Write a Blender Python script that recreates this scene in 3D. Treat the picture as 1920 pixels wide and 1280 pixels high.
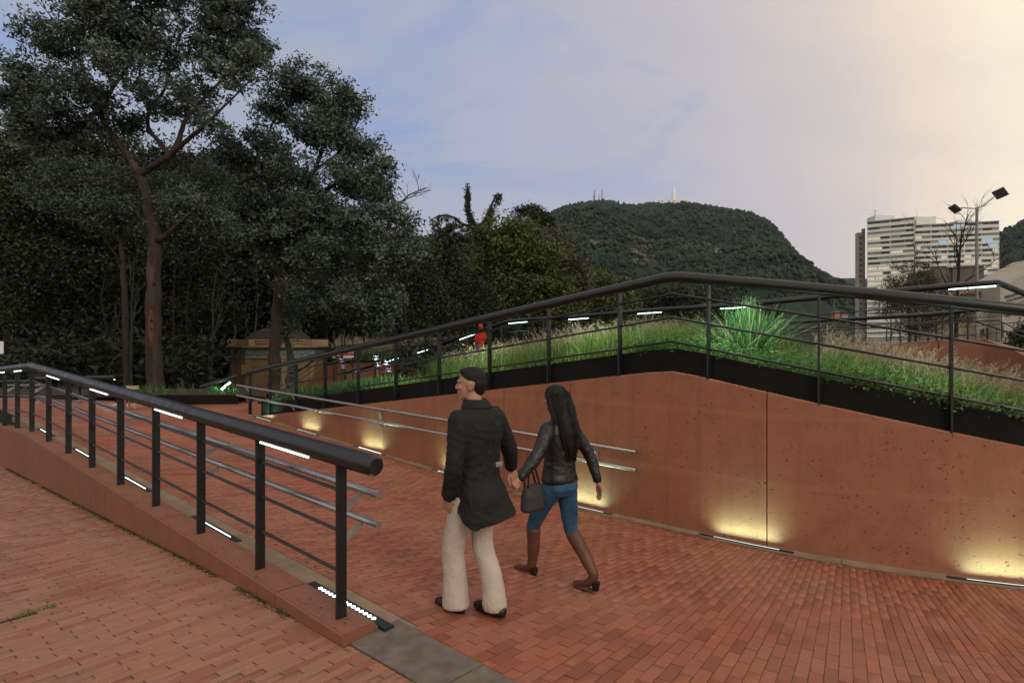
import bpy, math, random
import numpy as np
from mathutils import Vector, Matrix

for o in list(bpy.data.objects):
    bpy.data.objects.remove(o)
scene = bpy.context.scene
COL = scene.collection
rng = np.random.default_rng(7)
random.seed(7)
R_ = math.radians

# ------------------------------------------------------------------ camera
EYE = 1.94
cam_d = bpy.data.cameras.new('camera')
cam_d.lens = 22.5
cam_d.sensor_width = 36.0
cam_d.clip_start = 0.05
cam_d.clip_end = 12000
cam = bpy.data.objects.new('camera', cam_d)
COL.objects.link(cam)
cam.location = (0, 0, EYE)
cam.rotation_euler = (R_(90), 0, 0)
scene.camera = cam

# ------------------------------------------------------------------ render look
scene.render.engine = 'CYCLES'
scene.view_settings.view_transform = 'Standard'
scene.view_settings.look = 'None'
scene.view_settings.exposure = 0.0
scene.view_settings.gamma = 1.0
scene.view_settings.use_curve_mapping = False
scene.cycles.use_denoising = True
scene.cycles.max_bounces = 6
scene.cycles.diffuse_bounces = 3
scene.cycles.glossy_bounces = 3
scene.cycles.transmission_bounces = 4
scene.cycles.volume_bounces = 0
scene.cycles.sample_clamp_indirect = 4.0
scene.cycles.use_light_tree = True


def lin(c):
    c = c / 255.0
    return c / 12.92 if c <= 0.04045 else ((c + 0.055) / 1.055) ** 2.4


def S(r, g, b, k=1.0):
    return (lin(r) * k, lin(g) * k, lin(b) * k, 1.0)


# ------------------------------------------------------------------ sky
SUN_AZ, SUN_EL = R_(150), R_(32)          # clockwise from straight ahead (+Y), above horizon
SUN_DIR = Vector((math.sin(SUN_AZ) * math.cos(SUN_EL), math.cos(SUN_AZ) * math.cos(SUN_EL), math.sin(SUN_EL)))
world = bpy.data.worlds.new('World')
scene.world = world
world.use_nodes = True
nt = world.node_tree
nt.nodes.clear()


def N(t, typ, **kw):
    n = t.nodes.new(typ)
    for k, v in kw.items():
        if k == 'ins':
            for i, val in v.items():
                n.inputs[i].default_value = val
        else:
            setattr(n, k, v)
    return n


def ramp(t, fac, stops, interp='LINEAR'):
    r = t.nodes.new('ShaderNodeValToRGB')
    r.color_ramp.interpolation = interp
    e = r.color_ramp.elements
    while len(e) > 1:
        e.remove(e[-1])
    e[0].position, e[0].color = stops[0][0], stops[0][1] if len(stops[0][1]) == 4 else (*stops[0][1], 1)
    for p, c in stops[1:]:
        x = e.new(p)
        x.color = c if len(c) == 4 else (*c, 1)
    if fac is not None:
        t.links.new(fac, r.inputs[0])
    return r


def math_n(t, op, a, b=None, c=None, clamp=False):
    n = t.nodes.new('ShaderNodeMath')
    n.operation = op
    n.use_clamp = clamp
    for i, v in enumerate((a, b, c)):
        if v is None:
            continue
        if isinstance(v, (int, float)):
            n.inputs[i].default_value = v
        else:
            t.links.new(v, n.inputs[i])
    return n.outputs[0]


def mixc(t, fac, a, b, blend='MIX'):
    n = t.nodes.new('ShaderNodeMix')
    n.data_type = 'RGBA'
    n.blend_type = blend
    for sock, v in ((n.inputs[0], fac), (n.inputs[6], a), (n.inputs[7], b)):
        if isinstance(v, (int, float)):
            sock.default_value = v
        elif isinstance(v, tuple):
            sock.default_value = v if len(v) == 4 else (*v, 1)
        else:
            t.links.new(v, sock)
    return n.outputs[2]


tc = N(nt, 'ShaderNodeTexCoord')
dirv = tc.outputs['Generated']
dot = N(nt, 'ShaderNodeVectorMath', operation='DOT_PRODUCT')
nt.links.new(dirv, dot.inputs[0])
dot.inputs[1].default_value = (math.sin(SUN_AZ), math.cos(SUN_AZ), 0.0)
sep = N(nt, 'ShaderNodeSeparateXYZ')
nt.links.new(dirv, sep.inputs[0])
el = sep.outputs[2]
# cloud sheet seen on a flat ceiling: direction divided by its height gives streaks that flatten to the horizon
elc = math_n(nt, 'MAXIMUM', el, 0.0)
elp = math_n(nt, 'ADD', elc, 0.28)
dv = N(nt, 'ShaderNodeVectorMath', operation='SCALE')
inv = math_n(nt, 'DIVIDE', 1.0, elp)
nt.links.new(dirv, dv.inputs[0])
nt.links.new(inv, dv.inputs['Scale'])
n1 = N(nt, 'ShaderNodeTexNoise', ins={'Scale': 0.95, 'Detail': 6.0, 'Roughness': 0.55, 'Distortion': 0.6})
nt.links.new(dv.outputs[0], n1.inputs['Vector'])
map2 = N(nt, 'ShaderNodeMapping', ins={'Location': (5.2, 1.7, 0.4), 'Rotation': (0, 0, 0.5), 'Scale': (0.7, 1.6, 1.0)})
nt.links.new(dv.outputs[0], map2.inputs[0])
n2 = N(nt, 'ShaderNodeTexNoise', ins={'Scale': 1.7, 'Detail': 8.0, 'Roughness': 0.6, 'Distortion': 0.9})
nt.links.new(map2.outputs[0], n2.inputs['Vector'])
# brightness of the veil grows towards the sunset side
dd = math_n(nt, 'ADD', dot.outputs['Value'], math_n(nt, 'MULTIPLY', math_n(nt, 'SUBTRACT', n1.outputs[0], 0.5), 0.09))
dd = math_n(nt, 'SUBTRACT', dd, math_n(nt, 'MULTIPLY', elc, 0.06))
fac = math_n(nt, 'MULTIPLY_ADD', dd, 0.5, 0.5)
veil = ramp(nt, fac, [
    (0.00, S(162, 172, 190)), (0.03, S(166, 173, 193)), (0.10, S(178, 179, 196)),
    (0.175, S(194, 189, 196)), (0.235, S(215, 204, 198)), (0.278, S(243, 226, 206)), (0.31, S(255, 243, 218)),
    (0.40, S(255, 244, 224)), (0.62, S(255, 244, 228)), (1.0, S(255, 244, 230))])
# open blue between the clouds
gap = math_n(nt, 'ADD', math_n(nt, 'MULTIPLY', n1.outputs[0], 0.55), math_n(nt, 'MULTIPLY', n2.outputs[0], 0.55))
# the widest break in the cloud lies ahead, half way up
brk = N(nt, 'ShaderNodeVectorMath', operation='DOT_PRODUCT')
nt.links.new(dirv, brk.inputs[0])
brk.inputs[1].default_value = Vector((-0.055, 0.93, 0.36)).normalized()
brm = ramp(nt, brk.outputs['Value'], [(0.90, (0, 0, 0)), (0.985, (1, 1, 1))], 'EASE')
gap = math_n(nt, 'SUBTRACT', gap, math_n(nt, 'MULTIPLY', brm.outputs[0], 0.13))
gapm = ramp(nt, gap, [(0.35, (1, 1, 1)), (0.51, (0, 0, 0))], 'EASE')
front = ramp(nt, fac, [(0.0, (1, 1, 1)), (0.17, (0.85, 0.85, 0.85)), (0.30, (0, 0, 0))], 'EASE')
lift = ramp(nt, el, [(0.16, (0, 0, 0)), (0.34, (1, 1, 1))], 'EASE')
gm = math_n(nt, 'MULTIPLY', math_n(nt, 'MULTIPLY', gapm.outputs[0], front.outputs[0]), lift.outputs[0])
col1 = mixc(nt, gm, veil.outputs[0], S(136, 159, 206))
# rosy band low down
low = ramp(nt, el, [(0.02, (1, 1, 1)), (0.30, (0, 0, 0))], 'EASE')
lowm = math_n(nt, 'MULTIPLY', math_n(nt, 'MULTIPLY', low.outputs[0], front.outputs[0]), 0.55)
col2 = mixc(nt, lowm, col1, S(190, 178, 198))
# bluish undersides of the far clouds
n2m = ramp(nt, n2.outputs[0], [(0.45, (0, 0, 0)), (0.75, (1, 1, 1))])
col3 = mixc(nt, math_n(nt, 'MULTIPLY', n2m.outputs[0], 0.16), col2, S(166, 170, 188))
below = ramp(nt, el, [(-0.12, (0, 0, 0)), (-0.01, (1, 1, 1))])
col4 = mixc(nt, below.outputs[0], S(70, 66, 66), col3)
bg_cloud = N(nt, 'ShaderNodeBackground', ins={'Strength': 1.07})
nt.links.new(col4, bg_cloud.inputs[0])
sky = N(nt, 'ShaderNodeTexSky', sky_type='NISHITA', sun_disc=False, sun_elevation=SUN_EL, sun_rotation=SUN_AZ,
        air_density=1.2, dust_density=2.0)
bg_sky = N(nt, 'ShaderNodeBackground', ins={'Strength': 0.07})
nt.links.new(sky.outputs[0], bg_sky.inputs[0])
mixw = N(nt, 'ShaderNodeMixShader', ins={0: 0.93})
nt.links.new(bg_sky.outputs[0], mixw.inputs[1])
nt.links.new(bg_cloud.outputs[0], mixw.inputs[2])
outw = N(nt, 'ShaderNodeOutputWorld')
nt.links.new(mixw.outputs[0], outw.inputs[0])

# ------------------------------------------------------------------ sun (veiled evening sun behind the camera)
sun_d = bpy.data.lights.new('sun', 'SUN')
sun_d.energy = 1.0
sun_d.angle = R_(22)
sun_d.color = (1.0, 0.93, 0.84)
sun = bpy.data.objects.new('sun', sun_d)
COL.objects.link(sun)
sun.rotation_euler = (-SUN_DIR).to_track_quat('-Z', 'Y').to_euler()

# ------------------------------------------------------------------ mesh helpers


def tagset(o, label=None, category=None, group=None, kind=None):
    if label:
        o['label'] = label
    if category:
        o['category'] = category
    if group:
        o['group'] = group
    if kind:
        o['kind'] = kind
    return o


def empty(name, loc=(0, 0, 0), label=None, category=None, group=None, kind=None, rot=0.0):
    o = bpy.data.objects.new(name, None)
    o.empty_display_size = 0.1
    COL.objects.link(o)
    o.location = loc
    o.rotation_euler = (0, 0, rot)
    return tagset(o, label, category, group, kind)


def link_mesh(name, me, mat=None, parent=None, smooth=False):
    o = bpy.data.objects.new(name, me)
    COL.objects.link(o)
    if mat is not None and len(me.materials) == 0:
        me.materials.append(mat)
    if smooth:
        me.polygons.foreach_set('use_smooth', np.ones(len(me.polygons), bool))
    if parent is not None:
        o.parent = parent
        o.matrix_parent_inverse = parent.matrix_basis.inverted()
    return o


class MB:
    """collects shapes into one mesh"""

    def __init__(self):
        self.v = []
        self.f = []

    def add(self, vs, fs):
        n = len(self.v)
        self.v += [tuple(p) for p in vs]
        self.f += [tuple(i + n for i in f) for f in fs]

    def box(self, c, size, m=None):
        x, y, z = (q / 2 for q in size)
        vs = [Vector(p) for p in ((-x, -y, -z), (x, -y, -z), (x, y, -z), (-x, y, -z), (-x, -y, z), (x, -y, z), (x, y, z), (-x, y, z))]
        if m is not None:
            vs = [m @ p for p in vs]
        c = Vector(c)
        self.add([p + c for p in vs], [(3, 2, 1, 0), (4, 5, 6, 7), (0, 1, 5, 4), (1, 2, 6, 5), (2, 3, 7, 6), (3, 0, 4, 7)])

    def hexa(self, q):
        """8 corners: bottom 4 (ccw) then top 4"""
        self.add(q, [(3, 2, 1, 0), (4, 5, 6, 7), (0, 1, 5, 4), (1, 2, 6, 5), (2, 3, 7, 6), (3, 0, 4, 7)])

    def tube(self, pts, r, n=10, caps=True, round_end=False):
        pts = [Vector(p) for p in pts]
        k = len(pts)
        if isinstance(r, (int, float)):
            r = [r] * k
        tang = []
        for i in range(k):
            d = Vector((0, 0, 0))
            if i > 0:
                d += (pts[i] - pts[i - 1]).normalized()
            if i < k - 1:
                d += (pts[i + 1] - pts[i]).normalized()
            if d.length < 1e-6:
                d = Vector((0, 0, 1))
            tang.append(d.normalized())
        up = Vector((0, 0, 1)) if abs(tang[0].z) < 0.9 else Vector((1, 0, 0))
        x = tang[0].cross(up).normalized()
        vs, fs = [], []
        for i in range(k):
            t = tang[i]
            x = (x - t * x.dot(t)).normalized()
            y = t.cross(x)
            for j in range(n):
                a = 2 * math.pi * j / n
                vs.append(pts[i] + (x * math.cos(a) + y * math.sin(a)) * r[i])
        for i in range(k - 1):
            for j in range(n):
                j2 = (j + 1) % n
                fs.append((i * n + j, i * n + j2, (i + 1) * n + j2, (i + 1) * n + j))
        if caps:
            fs.append(tuple(range(n - 1, -1, -1)))
            fs.append(tuple((k - 1) * n + j for j in range(n)))
        self.add(vs, fs)

    def prism(self, outline, off):
        """outline: list of 3d points (a flat polygon), off: extrusion vector"""
        off = Vector(off)
        a = [Vector(p) for p in outline]
        n = len(a)
        self.add(a + [p + off for p in a],
                 [tuple(range(n - 1, -1, -1)), tuple(range(n, 2 * n))] + [(i, (i + 1) % n, (i + 1) % n + n, i + n) for i in range(n)])

    def lathe(self, c, prof, n=24, caps=True):
        c = Vector(c)
        vs, fs = [], []
        for (r, z) in prof:
            for j in range(n):
                a = 2 * math.pi * j / n
                vs.append(c + Vector((r * math.cos(a), r * math.sin(a), z)))
        k = len(prof)
        for i in range(k - 1):
            for j in range(n):
                j2 = (j + 1) % n
                fs.append((i * n + j, i * n + j2, (i + 1) * n + j2, (i + 1) * n + j))
        if caps:
            fs.append(tuple(range(n - 1, -1, -1)))
            fs.append(tuple((k - 1) * n + j for j in range(n)))
        self.add(vs, fs)

    def loft(self, rings):
        """rings: list of lists of points (same count), closed with caps"""
        n = len(rings[0])
        vs = [p for r in rings for p in r]
        fs = []
        for i in range(len(rings) - 1):
            for j in range(n):
                j2 = (j + 1) % n
                fs.append((i * n + j, i * n + j2, (i + 1) * n + j2, (i + 1) * n + j))
        fs.append(tuple(range(n - 1, -1, -1)))
        fs.append(tuple((len(rings) - 1) * n + j for j in range(n)))
        self.add(vs, fs)

    def ball(self, c, r, n=12, m=8):
        c = Vector(c)
        if isinstance(r, (int, float)):
            r = (r, r, r)
        vs, fs = [], []
        for i in range(m + 1):
            th = math.pi * i / m
            for j in range(n):
                a = 2 * math.pi * j / n
                vs.append(c + Vector((r[0] * math.sin(th) * math.cos(a), r[1] * math.sin(th) * math.sin(a), -r[2] * math.cos(th))))
        for i in range(m):
            for j in range(n):
                j2 = (j + 1) % n
                fs.append((i * n + j, i * n + j2, (i + 1) * n + j2, (i + 1) * n + j))
        self.add(vs, fs)

    def mesh(self, name, mat=None):
        me = bpy.data.meshes.new(name)
        me.from_pydata(self.v, [], self.f)
        me.update()
        if mat is not None:
            me.materials.append(mat)
        return me

    def build(self, name, mat, parent=None, smooth=False, bevel=0.0, **tags):
        me = self.mesh(name, mat)
        o = link_mesh(name, me, None, parent)
        if smooth:
            me.polygons.foreach_set('use_smooth', np.ones(len(me.polygons), bool))
            try:
                me.set_sharp_from_angle(angle=R_(40))
            except Exception:
                pass
        if bevel:
            b = o.modifiers.new('bevel', 'BEVEL')
            b.width = bevel
            b.segments = 2
            b.limit_method = 'ANGLE'
        tagset(o, tags.get('label'), tags.get('category'), tags.get('group'), tags.get('kind'))
        return o


def np_mesh(name, verts, quads=None, tris=None, mat=None, attr=None, attr_name='tint', smooth=False):
    """fast mesh from arrays; attr = one value per face"""
    me = bpy.data.meshes.new(name)
    nv = len(verts)
    nq = 0 if quads is None else len(quads)
    ntr = 0 if tris is None else len(tris)
    me.vertices.add(nv)
    me.vertices.foreach_set('co', np.asarray(verts, np.float32).ravel())
    loops = []
    starts = []
    if nq:
        loops.append(np.asarray(quads, np.int32).ravel())
        starts.append(np.arange(nq) * 4)
    if ntr:
        loops.append(np.asarray(tris, np.int32).ravel())
        starts.append(nq * 4 + np.arange(ntr) * 3)
    loops = np.concatenate(loops)
    starts = np.concatenate(starts).astype(np.int32)
    me.loops.add(len(loops))
    me.loops.foreach_set('vertex_index', loops)
    me.polygons.add(nq + ntr)
    me.polygons.foreach_set('loop_start', starts)
    me.update(calc_edges=True)
    if smooth:
        me.polygons.foreach_set('use_smooth', np.ones(nq + ntr, bool))
    if attr is not None:
        at = me.attributes.new(attr_name, 'FLOAT', 'FACE')
        at.data.foreach_set('value', np.asarray(attr, np.float32))
    if mat is not None:
        me.materials.append(mat)
    return me


def P(u, v, Y):
    """point of the place at depth Y seen along the photograph's ray (u, v)"""
    return Vector(((u - 960) / 1200.0 * Y, Y, EYE - (v - 640) / 1200.0 * Y))


# ------------------------------------------------------------------ plan of the place
A2 = (-0.7322, 0.6811)                    # up the ramp
B2 = (0.6811, 0.7322)                     # across the ramp, away from the camera
P0 = (1.915, 7.705)                       # where the planter wall bends
RAD = 7.05
CEN = (P0[0] + RAD * B2[0], P0[1] + RAD * B2[1])


def AB(a, b):
    return (a * A2[0] + b * B2[0], a * A2[1] + b * B2[1])


def toAB(x, y):
    return (x * A2[0] + y * A2[1], x * B2[0] + y * B2[1])


def SW(s, w):
    """s metres along the planter wall from its bend (up the ramp positive), w metres out from its face"""
    if s >= 0:
        return (P0[0] + s * A2[0] - w * B2[0], P0[1] + s * A2[1] - w * B2[1])
    ph = -s / RAD
    c, sn = math.cos(ph), math.sin(ph)
    vx, vy = -B2[0] * c + B2[1] * sn, -B2[0] * sn - B2[1] * c
    return (CEN[0] + (RAD + w) * vx, CEN[1] + (RAD + w) * vy)


def sm0(x, k=0.5):
    return 0.5 * (x + math.sqrt(x * x + k * k))


def z_ramp(x, y):
    a, b = toAB(x, y)
    a = 15.2 - sm0(15.2 - a)              # the ramp levels out on the upper plaza
    zl = 0.0375 * sm0(a - 2.73)
    zr = -0.29 + 0.056 * sm0(a - 6.44) - 0.028 * sm0(3.3 - a)
    t = min(1.0, max(0.0, (b - 2.6) / 4.3))
    return zl * (1 - t) + zr * t


def z_plaza(x, y):
    a, b = toAB(x, y)
    return max(-0.75, -0.036 * sm0(a - 5.0) + 0.0)


def wall_top(s):
    return 1.60 - (0.131 * s if s > 0 else -0.194 * s)


def rail_top(s):
    return 2.79 - (0.1353 * s if s > 0 else -0.143 * s)


def lw_top(a):
    return 0.075 + 0.0375 * (a - 3.8) if a < 13.25 else 0.429 - 0.05 * (a - 13.25)
# ------------------------------------------------------------------ materials


def new_mat(name):
    m = bpy.data.materials.new(name)
    m.use_nodes = True
    t = m.node_tree
    b = t.nodes['Principled BSDF']
    return m, t, b


def noise(t, vec, scale, detail=4.0, rough=0.55, dist=0.0):
    n = N(t, 'ShaderNodeTexNoise', ins={'Scale': scale, 'Detail': detail, 'Roughness': rough, 'Distortion': dist})
    if vec is not None:
        t.links.new(vec, n.inputs['Vector'])
    return n.outputs[0]


def pos(t, scale=(1, 1, 1)):
    g = N(t, 'ShaderNodeNewGeometry')
    if scale == (1, 1, 1):
        return g.outputs['Position']
    m = N(t, 'ShaderNodeMapping', ins={'Scale': scale})
    t.links.new(g.outputs['Position'], m.inputs[0])
    return m.outputs[0]


def bump(t, b, h, strength=0.3, dist=0.01):
    n = N(t, 'ShaderNodeBump', ins={'Strength': strength, 'Distance': dist})
    t.links.new(h, n.inputs['Height'])
    t.links.new(n.outputs[0], b.inputs['Normal'])
    return n


def simple(name, c1, c2=None, rough=0.6, metal=0.0, scale=6.0, bumpk=0.15, spec=0.4, bscale=None, bdist=0.004):
    """a base colour with slow uneven variation, roughness variation and fine relief"""
    m, t, b = new_mat(name)
    p = pos(t)
    c2 = c2 or tuple(x * 0.75 for x in c1[:3]) + (1,)
    nz = noise(t, p, scale, 5.0)
    r = ramp(t, nz, [(0.3, c1), (0.7, c2)])
    t.links.new(r.outputs[0], b.inputs['Base Color'])
    rr = ramp(t, noise(t, p, scale * 2.3), [(0.3, (max(0, rough - 0.1),) * 3), (0.7, (min(1, rough + 0.12),) * 3)])
    t.links.new(rr.outputs[0], b.inputs['Roughness'])
    b.inputs['Metallic'].default_value = metal
    b.inputs['Specular IOR Level'].default_value = spec
    if bumpk:
        bump(t, b, noise(t, p, bscale or scale * 12, 4.0), bumpk, bdist)
    return m


def make_concrete(name, base, pits=True, dark=(0.55, 0.45, 0.45)):
    m, t, b = new_mat(name)
    p = pos(t)
    big = noise(t, p, 0.9, 4.0)
    mid = noise(t, p, 5.0, 6.0, 0.65)
    c = ramp(t, big, [(0.3, tuple(x * 0.84 for x in base)), (0.55, base), (0.75, tuple(min(1, x * 1.13) for x in base))]).outputs[0]
    c = mixc(t, 0.45, c, ramp(t, mid, [(0.3, tuple(x * 0.72 for x in base)), (0.7, tuple(min(1, x * 1.22) for x in base))]).outputs[0])
    # vertical run marks
    vs = noise(t, pos(t, (9, 9, 0.35)), 1.0, 5.0, 0.6)
    vm = ramp(t, vs, [(0.52, (0, 0, 0)), (0.72, (1, 1, 1))]).outputs[0]
    c = mixc(t, math_n(t, 'MULTIPLY', vm, 0.34), c, tuple(x * 0.55 for x in base))
    # broad water stains running down from the top
    ws = noise(t, pos(t, (1.5, 1.5, 0.12)), 1.0, 4.0, 0.55, 0.4)
    c = mixc(t, math_n(t, 'MULTIPLY', ramp(t, ws, [(0.58, (0, 0, 0)), (0.68, (1, 1, 1))]).outputs[0], 0.24), c, tuple(x * 0.62 for x in base))
    # faint pour lines
    wv = N(t, 'ShaderNodeTexWave', wave_type='BANDS', bands_direction='Z', ins={'Scale': 0.42, 'Distortion': 1.2, 'Detail': 3.0, 'Detail Scale': 0.6})
    t.links.new(p, wv.inputs['Vector'])
    c = mixc(t, math_n(t, 'MULTIPLY', ramp(t, wv.outputs[1], [(0.965, (0, 0, 0)), (0.995, (1, 1, 1))]).outputs[0], 0.14), c, tuple(min(1, x * 1.25 + 0.05) for x in base))
    # pale lime bloom
    lm = ramp(t, noise(t, p, 2.2, 7.0, 0.7), [(0.58, (0, 0, 0)), (0.8, (1, 1, 1))]).outputs[0]
    c = mixc(t, math_n(t, 'MULTIPLY', lm, 0.25), c, tuple(min(1, x * 1.1 + 0.06) for x in base))
    h = math_n(t, 'MULTIPLY', noise(t, p, 60.0, 4.0), 0.25)
    if pits:
        def hole(scale, thr, lo, hi, seed):
            mp = N(t, 'ShaderNodeMapping', ins={'Location': (seed, seed * 0.7, seed * 1.3), 'Scale': (1, 1, 1.25)})
            t.links.new(p, mp.inputs[0])
            v = N(t, 'ShaderNodeTexVoronoi', ins={'Scale': scale, 'Randomness': 1.0})
            wob = N(t, 'ShaderNodeTexNoise', ins={'Scale': scale * 2.2, 'Detail': 3.0})
            t.links.new(mp.outputs[0], wob.inputs['Vector'])
            add = N(t, 'ShaderNodeMix', data_type='RGBA', blend_type='LINEAR_LIGHT', ins={0: 0.025})
            t.links.new(mp.outputs[0], add.inputs[6])
            t.links.new(wob.outputs['Color'], add.inputs[7])
            t.links.new(add.outputs[2], v.inputs['Vector'])
            d = ramp(t, v.outputs['Distance'], [(lo, (1, 1, 1)), (hi, (0, 0, 0))]).outputs[0]
            where = ramp(t, noise(t, mp.outputs[0], scale * 0.16, 3.0), [(thr, (0, 0, 0)), (thr + 0.06, (1, 1, 1))]).outputs[0]
            # only some cells are pits
            pick = ramp(t, N_sep(t, v.outputs['Color']), [(0.42, (1, 1, 1)), (0.44, (0, 0, 0))]).outputs[0]
            return math_n(t, 'MULTIPLY', math_n(t, 'MULTIPLY', d, where), pick)
        pit = math_n(t, 'MAXIMUM', hole(17.0, 0.46, 0.16, 0.24, 0.0), hole(34.0, 0.43, 0.18, 0.26, 3.1))
        c = mixc(t, math_n(t, 'MULTIPLY', pit, 0.85), c, tuple(x * 0.22 for x in base))
        h = math_n(t, 'SUBTRACT', h, math_n(t, 'MULTIPLY', pit, 1.0))
    t.links.new(c, b.inputs['Base Color'])
    b.inputs['Roughness'].default_value = 0.62
    b.inputs['Specular IOR Level'].default_value = 0.35
    bump(t, b, h, 0.5, 0.006)
    return m


def N_sep(t, col):
    s = N(t, 'ShaderNodeSeparateColor')
    t.links.new(col, s.inputs[0])
    return s.outputs[0]


def make_brick(name, source, tones, moss=0.0):
    """source 'object' = one tone per brick object, 'attr' = one tone per face attribute"""
    m, t, b = new_mat(name)
    p = pos(t)
    if source == 'object':
        rnd = N(t, 'ShaderNodeObjectInfo').outputs['Random']
    else:
        rnd = N(t, 'ShaderNodeAttribute', attribute_name='tint').outputs['Fac']
    k = len(tones)
    c = ramp(t, rnd, [((i + 0.5) / k, x) for i, x in enumerate(tones)]).outputs[0]
    g1 = noise(t, p, 40.0, 6.0, 0.7)
    c = mixc(t, ramp(t, g1, [(0.35, (0, 0, 0)), (0.75, (0.55, 0.55, 0.55))]).outputs[0], c, tuple(x * 0.62 for x in tones[len(tones) // 2][:3]))
    # worn, dusty patches that span many bricks
    g2 = noise(t, p, 0.55, 5.0, 0.6)
    c = mixc(t, math_n(t, 'MULTIPLY', ramp(t, g2, [(0.42, (0, 0, 0)), (0.68, (1, 1, 1))]).outputs[0], 0.42), c, tuple(x * 1.05 for x in (0.30, 0.155, 0.10)))
    g3 = noise(t, p, 1.3, 6.0, 0.65, 0.5)
    c = mixc(t, math_n(t, 'MULTIPLY', ramp(t, g3, [(0.53, (0, 0, 0)), (0.70, (1, 1, 1))]).outputs[0], 0.48), c, (0.13, 0.048, 0.030))
    g4 = noise(t, p, 9.0, 6.0, 0.7)
    c = mixc(t, math_n(t, 'MULTIPLY', ramp(t, g4, [(0.58, (0, 0, 0)), (0.70, (1, 1, 1))]).outputs[0], 0.38), c, (0.38, 0.23, 0.165))
    if moss:
        g5 = noise(t, p, 2.6, 6.0, 0.7)
        c = mixc(t, math_n(t, 'MULTIPLY', ramp(t, g5, [(0.60, (0, 0, 0)), (0.74, (1, 1, 1))]).outputs[0], moss), c, (0.075, 0.07, 0.03))
    t.links.new(c, b.inputs['Base Color'])
    rr = ramp(t, g2, [(0.3, (0.46,) * 3), (0.7, (0.72,) * 3)])
    t.links.new(rr.outputs[0], b.inputs['Roughness'])
    b.inputs['Specular IOR Level'].default_value = 0.4
    bump(t, b, noise(t, p, 110.0, 4.0), 0.35, 0.003)
    return m


def make_leaf(name, tones, trans=0.25, rough=0.5):
    m, t, b = new_mat(name)
    at = N(t, 'ShaderNodeAttribute', attribute_name='tint').outputs['Fac']
    k = len(tones)
    c = ramp(t, at, [((i + 0.5) / k, x) for i, x in enumerate(tones)]).outputs[0]
    t.links.new(c, b.inputs['Base Color'])
    b.inputs['Roughness'].default_value = rough
    b.inputs['Specular IOR Level'].default_value = 0.3
    tr = N(t, 'ShaderNodeBsdfTranslucent')
    t.links.new(c, tr.inputs[0])
    mx = N(t, 'ShaderNodeMixShader', ins={0: trans})
    t.links.new(b.outputs[0], mx.inputs[1])
    t.links.new(tr.outputs[0], mx.inputs[2])
    t.links.new(mx.outputs[0], t.nodes['Material Output'].inputs[0])
    return m


def make_bark(name, c1, c2):
    m, t, b = new_mat(name)
    p = pos(t, (7, 7, 1.3))
    a = noise(t, p, 1.6, 7.0, 0.7, 0.6)
    c = ramp(t, a, [(0.32, c1), (0.62, c2)]).outputs[0]
    pl = noise(t, pos(t, (2, 2, 0.5)), 1.3, 4.0)
    c = mixc(t, math_n(t, 'MULTIPLY', ramp(t, pl, [(0.55, (0, 0, 0)), (0.68, (1, 1, 1))]).outputs[0], 0.55), c, tuple(min(1, x * 1.5 + 0.01) for x in c2[:3]))
    t.links.new(c, b.inputs['Base Color'])
    b.inputs['Roughness'].default_value = 0.85
    b.inputs['Specular IOR Level'].default_value = 0.2
    bump(t, b, a, 0.8, 0.03)
    return m


def make_emit(name, color, strength):
    m = bpy.data.materials.new(name)
    m.use_nodes = True
    t = m.node_tree
    t.nodes.clear()
    e = N(t, 'ShaderNodeEmission', ins={0: color, 1: strength})
    o = N(t, 'ShaderNodeOutputMaterial')
    t.links.new(e.outputs[0], o.inputs[0])
    return m


M = {}
M['concrete'] = make_concrete('terracotta_concrete', (0.250, 0.094, 0.051))
M['concrete_low'] = make_concrete('terracotta_concrete_smooth', (0.198, 0.074, 0.043), pits=False)
M['concrete_top'] = make_concrete('terracotta_concrete_worn', (0.205, 0.085, 0.054), pits=True)
BT = [(0.191, 0.054, 0.030), (0.238, 0.065, 0.033), (0.274, 0.080, 0.042), (0.304, 0.100, 0.058), (0.226, 0.071, 0.042), (0.325, 0.089, 0.041), (0.273, 0.093, 0.059)]
BT2 = [(0.230, 0.108, 0.069), (0.274, 0.128, 0.081), (0.293, 0.144, 0.092), (0.254, 0.124, 0.083), (0.307, 0.139, 0.083), (0.264, 0.086, 0.046), (0.230, 0.079, 0.046)]
M['brick_ramp'] = make_brick('paving_brick_ramp', 'object', BT, moss=0.25)
M['brick_ramp_far'] = make_brick('paving_brick_ramp_mass', 'attr', BT, moss=0.25)
M['brick_plaza'] = make_brick('paving_brick_plaza', 'object', BT2)
M['brick_plaza_far'] = make_brick('paving_brick_plaza_mass', 'attr', BT2)
M['mortar'] = simple('mortar', (0.30, 0.225, 0.165, 1), (0.10, 0.080, 0.048, 1), 0.9, scale=3.0, bumpk=0.4)
M['mortar_dark'] = simple('mortar_dark', (0.19, 0.145, 0.10, 1), (0.022, 0.022, 0.014, 1), 0.9, scale=3.4, bumpk=0.4)
M['stone'] = simple('pale_stone', (0.27, 0.185, 0.130, 1), (0.17, 0.115, 0.082, 1), 0.8, scale=4.0, bumpk=0.35)
M['stone_grey'] = simple('grey_stone', (0.155, 0.120, 0.098, 1), (0.090, 0.072, 0.060, 1), 0.85, scale=9.0, bumpk=0.5)
M['black'] = simple('black_paint', (0.0045, 0.0050, 0.0065, 1), (0.0075, 0.008, 0.0095, 1), 0.36, scale=3.0, bumpk=0.05, spec=0.5)
M['plate'] = simple('black_steel_plate', (0.0035, 0.0035, 0.004, 1), (0.006, 0.0055, 0.0055, 1), 0.7, scale=2.0, bumpk=0.03, spec=0.15)
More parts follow.
